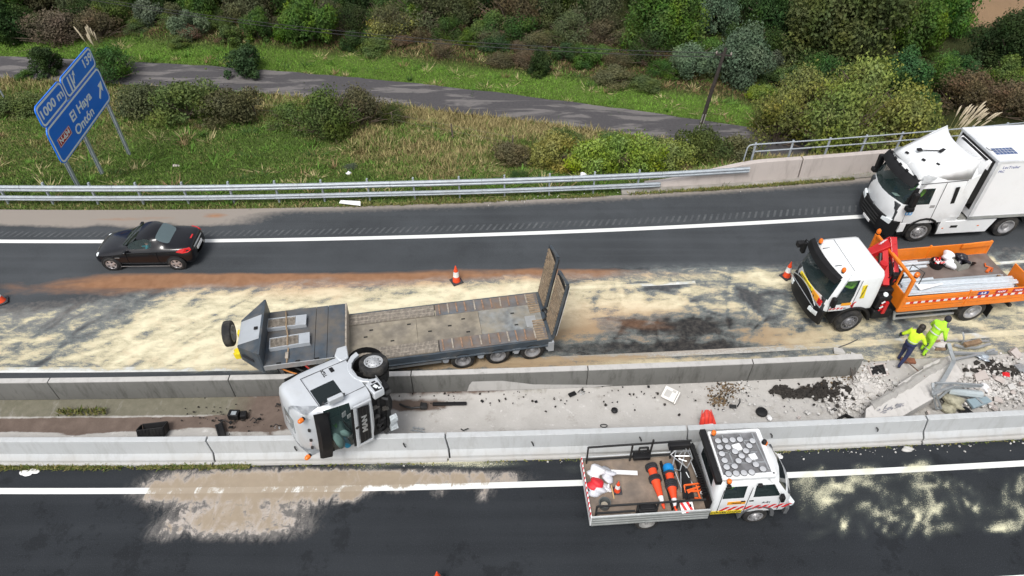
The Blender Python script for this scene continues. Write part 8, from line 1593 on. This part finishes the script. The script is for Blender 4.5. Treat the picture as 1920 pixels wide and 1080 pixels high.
t = thing('bumper_strip', 'curved black strip with a bracket box lying in the wet gutter', 'truck part', tuple(G0(778, 765, .03))); MB().tube([(-.52, .16, 0), (-.35, .06, .01), (-.1, -.02, .02), (.2, .02, .02)], .035, 6).build('strip', m_steel, t); MB().box((.28, .04, .05), (.22, .2, .14), (0, .2, .1)).build('bracket', m_steel, t, bevel=.02)
t = thing('smashed_white_unit', 'smashed white appliance panel in the middle of the median', 'panel', M=Matrix.Translation(G0(1256, 740, .14)) @ Matrix.Rotation(-.6, 4, 'Z') @ Matrix.Rotation(.5, 4, 'X')); MB().bx(-.24, .22, -.2, .22, -.04, .06).box((.26, 0, -.04), (.05, .44, .16)).build('panel', pm('smashed_white', (.72, .70, .66), .7, var=.1), t, bevel=.015); MB().box((-.06, 0, .065), (.2, .24, .02)).box((.1, .15, .07), (.12, .08, .03)).build('recess', pm('recess_grey', (.45, .44, .42), .8), t, smooth=0)
for px, py, rx, lab_ in ((1428, 773, .19, 'flat black oval cap near the pale barrier in the median'), (1152, 770, .11, 'small black cup shaped part in the middle of the median')): sm_('plastic_disc', MB().lathe([(rx, 0), (rx * .95, .05), (rx * .6, .08), (0, .085)], n=18), m_black, px, py, .01, 0, lab_, 'cap', 0, 40)
sm_('white_bottle', MB().lathe([(0, 0), (.07, .02), (.075, .16), (.03, .22), (0, .23)], n=14), m_wtape, 1441, 781, .05, 0, 'small white bottle right of the flat black oval cap', 'bottle', 0, 40, tilt=1.2)
sm_('black_clip_box', MB().box((0, 0, 0), (.26, .15, .05)), m_black, 1073, 739, .04, .5, 'small black rectangular box beside shiny bits in the median', 'box'); scrap(1090, 736, .12, 'shiny bent metal bits beside the small black box in the median', 'metal bits', 7, m_alu, 4, .03)
sm_('dark_tray', MB().box((0, 0, 0), (.22, .13, .05)), m_steel, 1374, 762, .03, -.1, 'small dark grey tray left of a short dark rod', 'tray'); sm_('dark_rod', MB().tube([(-.1, -.16, 0), (.02, 0, .02), (.06, .16, 0)], .022, 6), m_steel, 1386, 755, .03, 0, 'short bent dark rod right of the small dark grey tray', 'rod', 0)
sm_('angle_bracket', MB().box((-.1, 0, .0), (.4, .05, .14), (0, 0, .5)).box((.16, .02, 0), (.3, .05, .14), (0, 0, -.7)), m_black, 1583, 783, .08, 0, 'black angled frame piece against the pale barrier, left of the fallen slab', 'truck part')
scrap(1564, 770, .10, 'crumpled dark grey scrap above the black angled frame', 'truck part', 8, k=4); sm_('black_dot_cap', MB().box((0, 0, 0), (.08, .08, .05)), m_black, 1216, 725, .03, 0, 'tiny black cube left of the smashed white panel', 'cap'); sm_('black_dot_cap', MB().box((0, 0, 0), (.09, .07, .05)), m_black, 1005, 753, .03, .3, 'tiny black cube in the centre of the median near a pale square', 'cap'); sm_('black_dot_cap', MB().box((0, 0, 0), (.08, .1, .05)), m_black, 904, 752, .03, .8, 'tiny black bit right of the straight black bar', 'cap')
sm_('wire_grille', MB().box((0, 0, 0), (.46, .03, .02)).box((0, .1, 0), (.4, .03, .02)).box((-.15, .06, .0), (.02, .2, .02)).box((0, .06, .0), (.02, .2, .02)).box((.12, .06, .0), (.02, .2, .02)), m_gal2, 783, 808, .06, -.15, 'small grey grille piece leaning at the pale barrier right of the cab', 'grille', 0)
sm_('black_hook', MB().tube([(-.12, .06, 0), (-.04, -.02, .02), (.06, .02, .04), (.12, .06, .02)], .018, 6), m_black, 871, 807, .05, 0, 'small black hook by the pale barrier joint', 'hook', 0, 40); sm_('black_ring', MB().tube([(.11 * math.cos(a), .06 * math.sin(a), .02) for a in np.linspace(0, 6.28, 14)], .015, 6), m_black, 1132, 799, .03, 0, 'small dark oval ring by the pale barrier', 'ring', 0, 40)
# red chair back behind the barrier
t = thing('red_plastic_chair', 'red plastic seat shell lying behind the pale barrier above the pickup', 'chair', M=Matrix.Translation(G0(1325, 793, .12)) @ Matrix.Rotation(.1, 4, 'Z')); mrd = pm('plastic_red', (.70, .055, .035), .45, var=.1)
MB().loft([[(-.30 + .02 * k, -.12 + .05 * k, .0 + .045 * k * (1 if k < 5 else .8)), (-.22 + .03 * k, .0 + .045 * k, .22 + .02 * k), (.0, .04 + .04 * k, .30 + .018 * k), (.20 - .02 * k, .0 + .045 * k, .24 + .02 * k), (.28 - .012 * k, -.12 + .05 * k, .02 + .04 * k)] for k in range(6)], True).build('shell', mrd, t, smooth=60)
for k in range(4): MB().tube([(-.26 + .13 * k, -.10, .10), (-.22 + .12 * k, .05, .34), (-.16 + .09 * k, .2, .42)], .02, 6).build('rib', pm('plastic_red_dark', (.50, .03, .02), .5), t, smooth=60)
MB().box((.0, -.15, .06), (.3, .06, .1)).build('pale_label', m_wtape, t)
# bank litter
sm_('loose_board', MB().hexa([Vector(p) for p in ((-.5, -.06, 0), (.5, -.16, 0), (.42, .16, 0), (-.48, .16, 0), (-.5, -.06, .03), (.5, -.16, .03), (.42, .16, .03), (-.48, .16, .03))]), m_wtape, 657, 381, .1, -.08, 'white pointed panel lying under the guardrail', 'panel')
o = blob('white_bag', G(654, 326, .05), .13, pm('sack_white', (.78, .78, .80), .7), 'small white bag lying on the lower grass bank', 'bag', 41, amp=.4); o = blob('white_bag', G(1092, 330, .1), .15, pm('sack_white', (.78, .78, .80), .7), 'white crumpled bag caught behind the guardrail near the lime bramble', 'bag', 42, amp=.5); blob('stone', G(330, 312, .02), .18, m_con_p, 'grey stone lying in the grass of the bank', 'stone', 43, sc=(1.2, .8, .5)); blob('stone', W(11.8, 12.3, .05), .10, cm['w'][1], 'white stone on the asphalt at the foot of the pale barrier, right of the pickup', 'stone', 44, sc=(1.8, .9, .9)); blob('white_rag', W(11.72, 8.0, .03), .12, m_wtape, 'white rag on the asphalt just right of the pickup, by the barrier foot', 'rag', 45, sc=(1.6, 1, .3), amp=.7)
blob('white_rag', P(56, 885, .02), .10, m_wtape, 'white paper scrap on the asphalt at the lower left', 'scrap', 46, sc=(1.6, .8, .15), amp=.8)
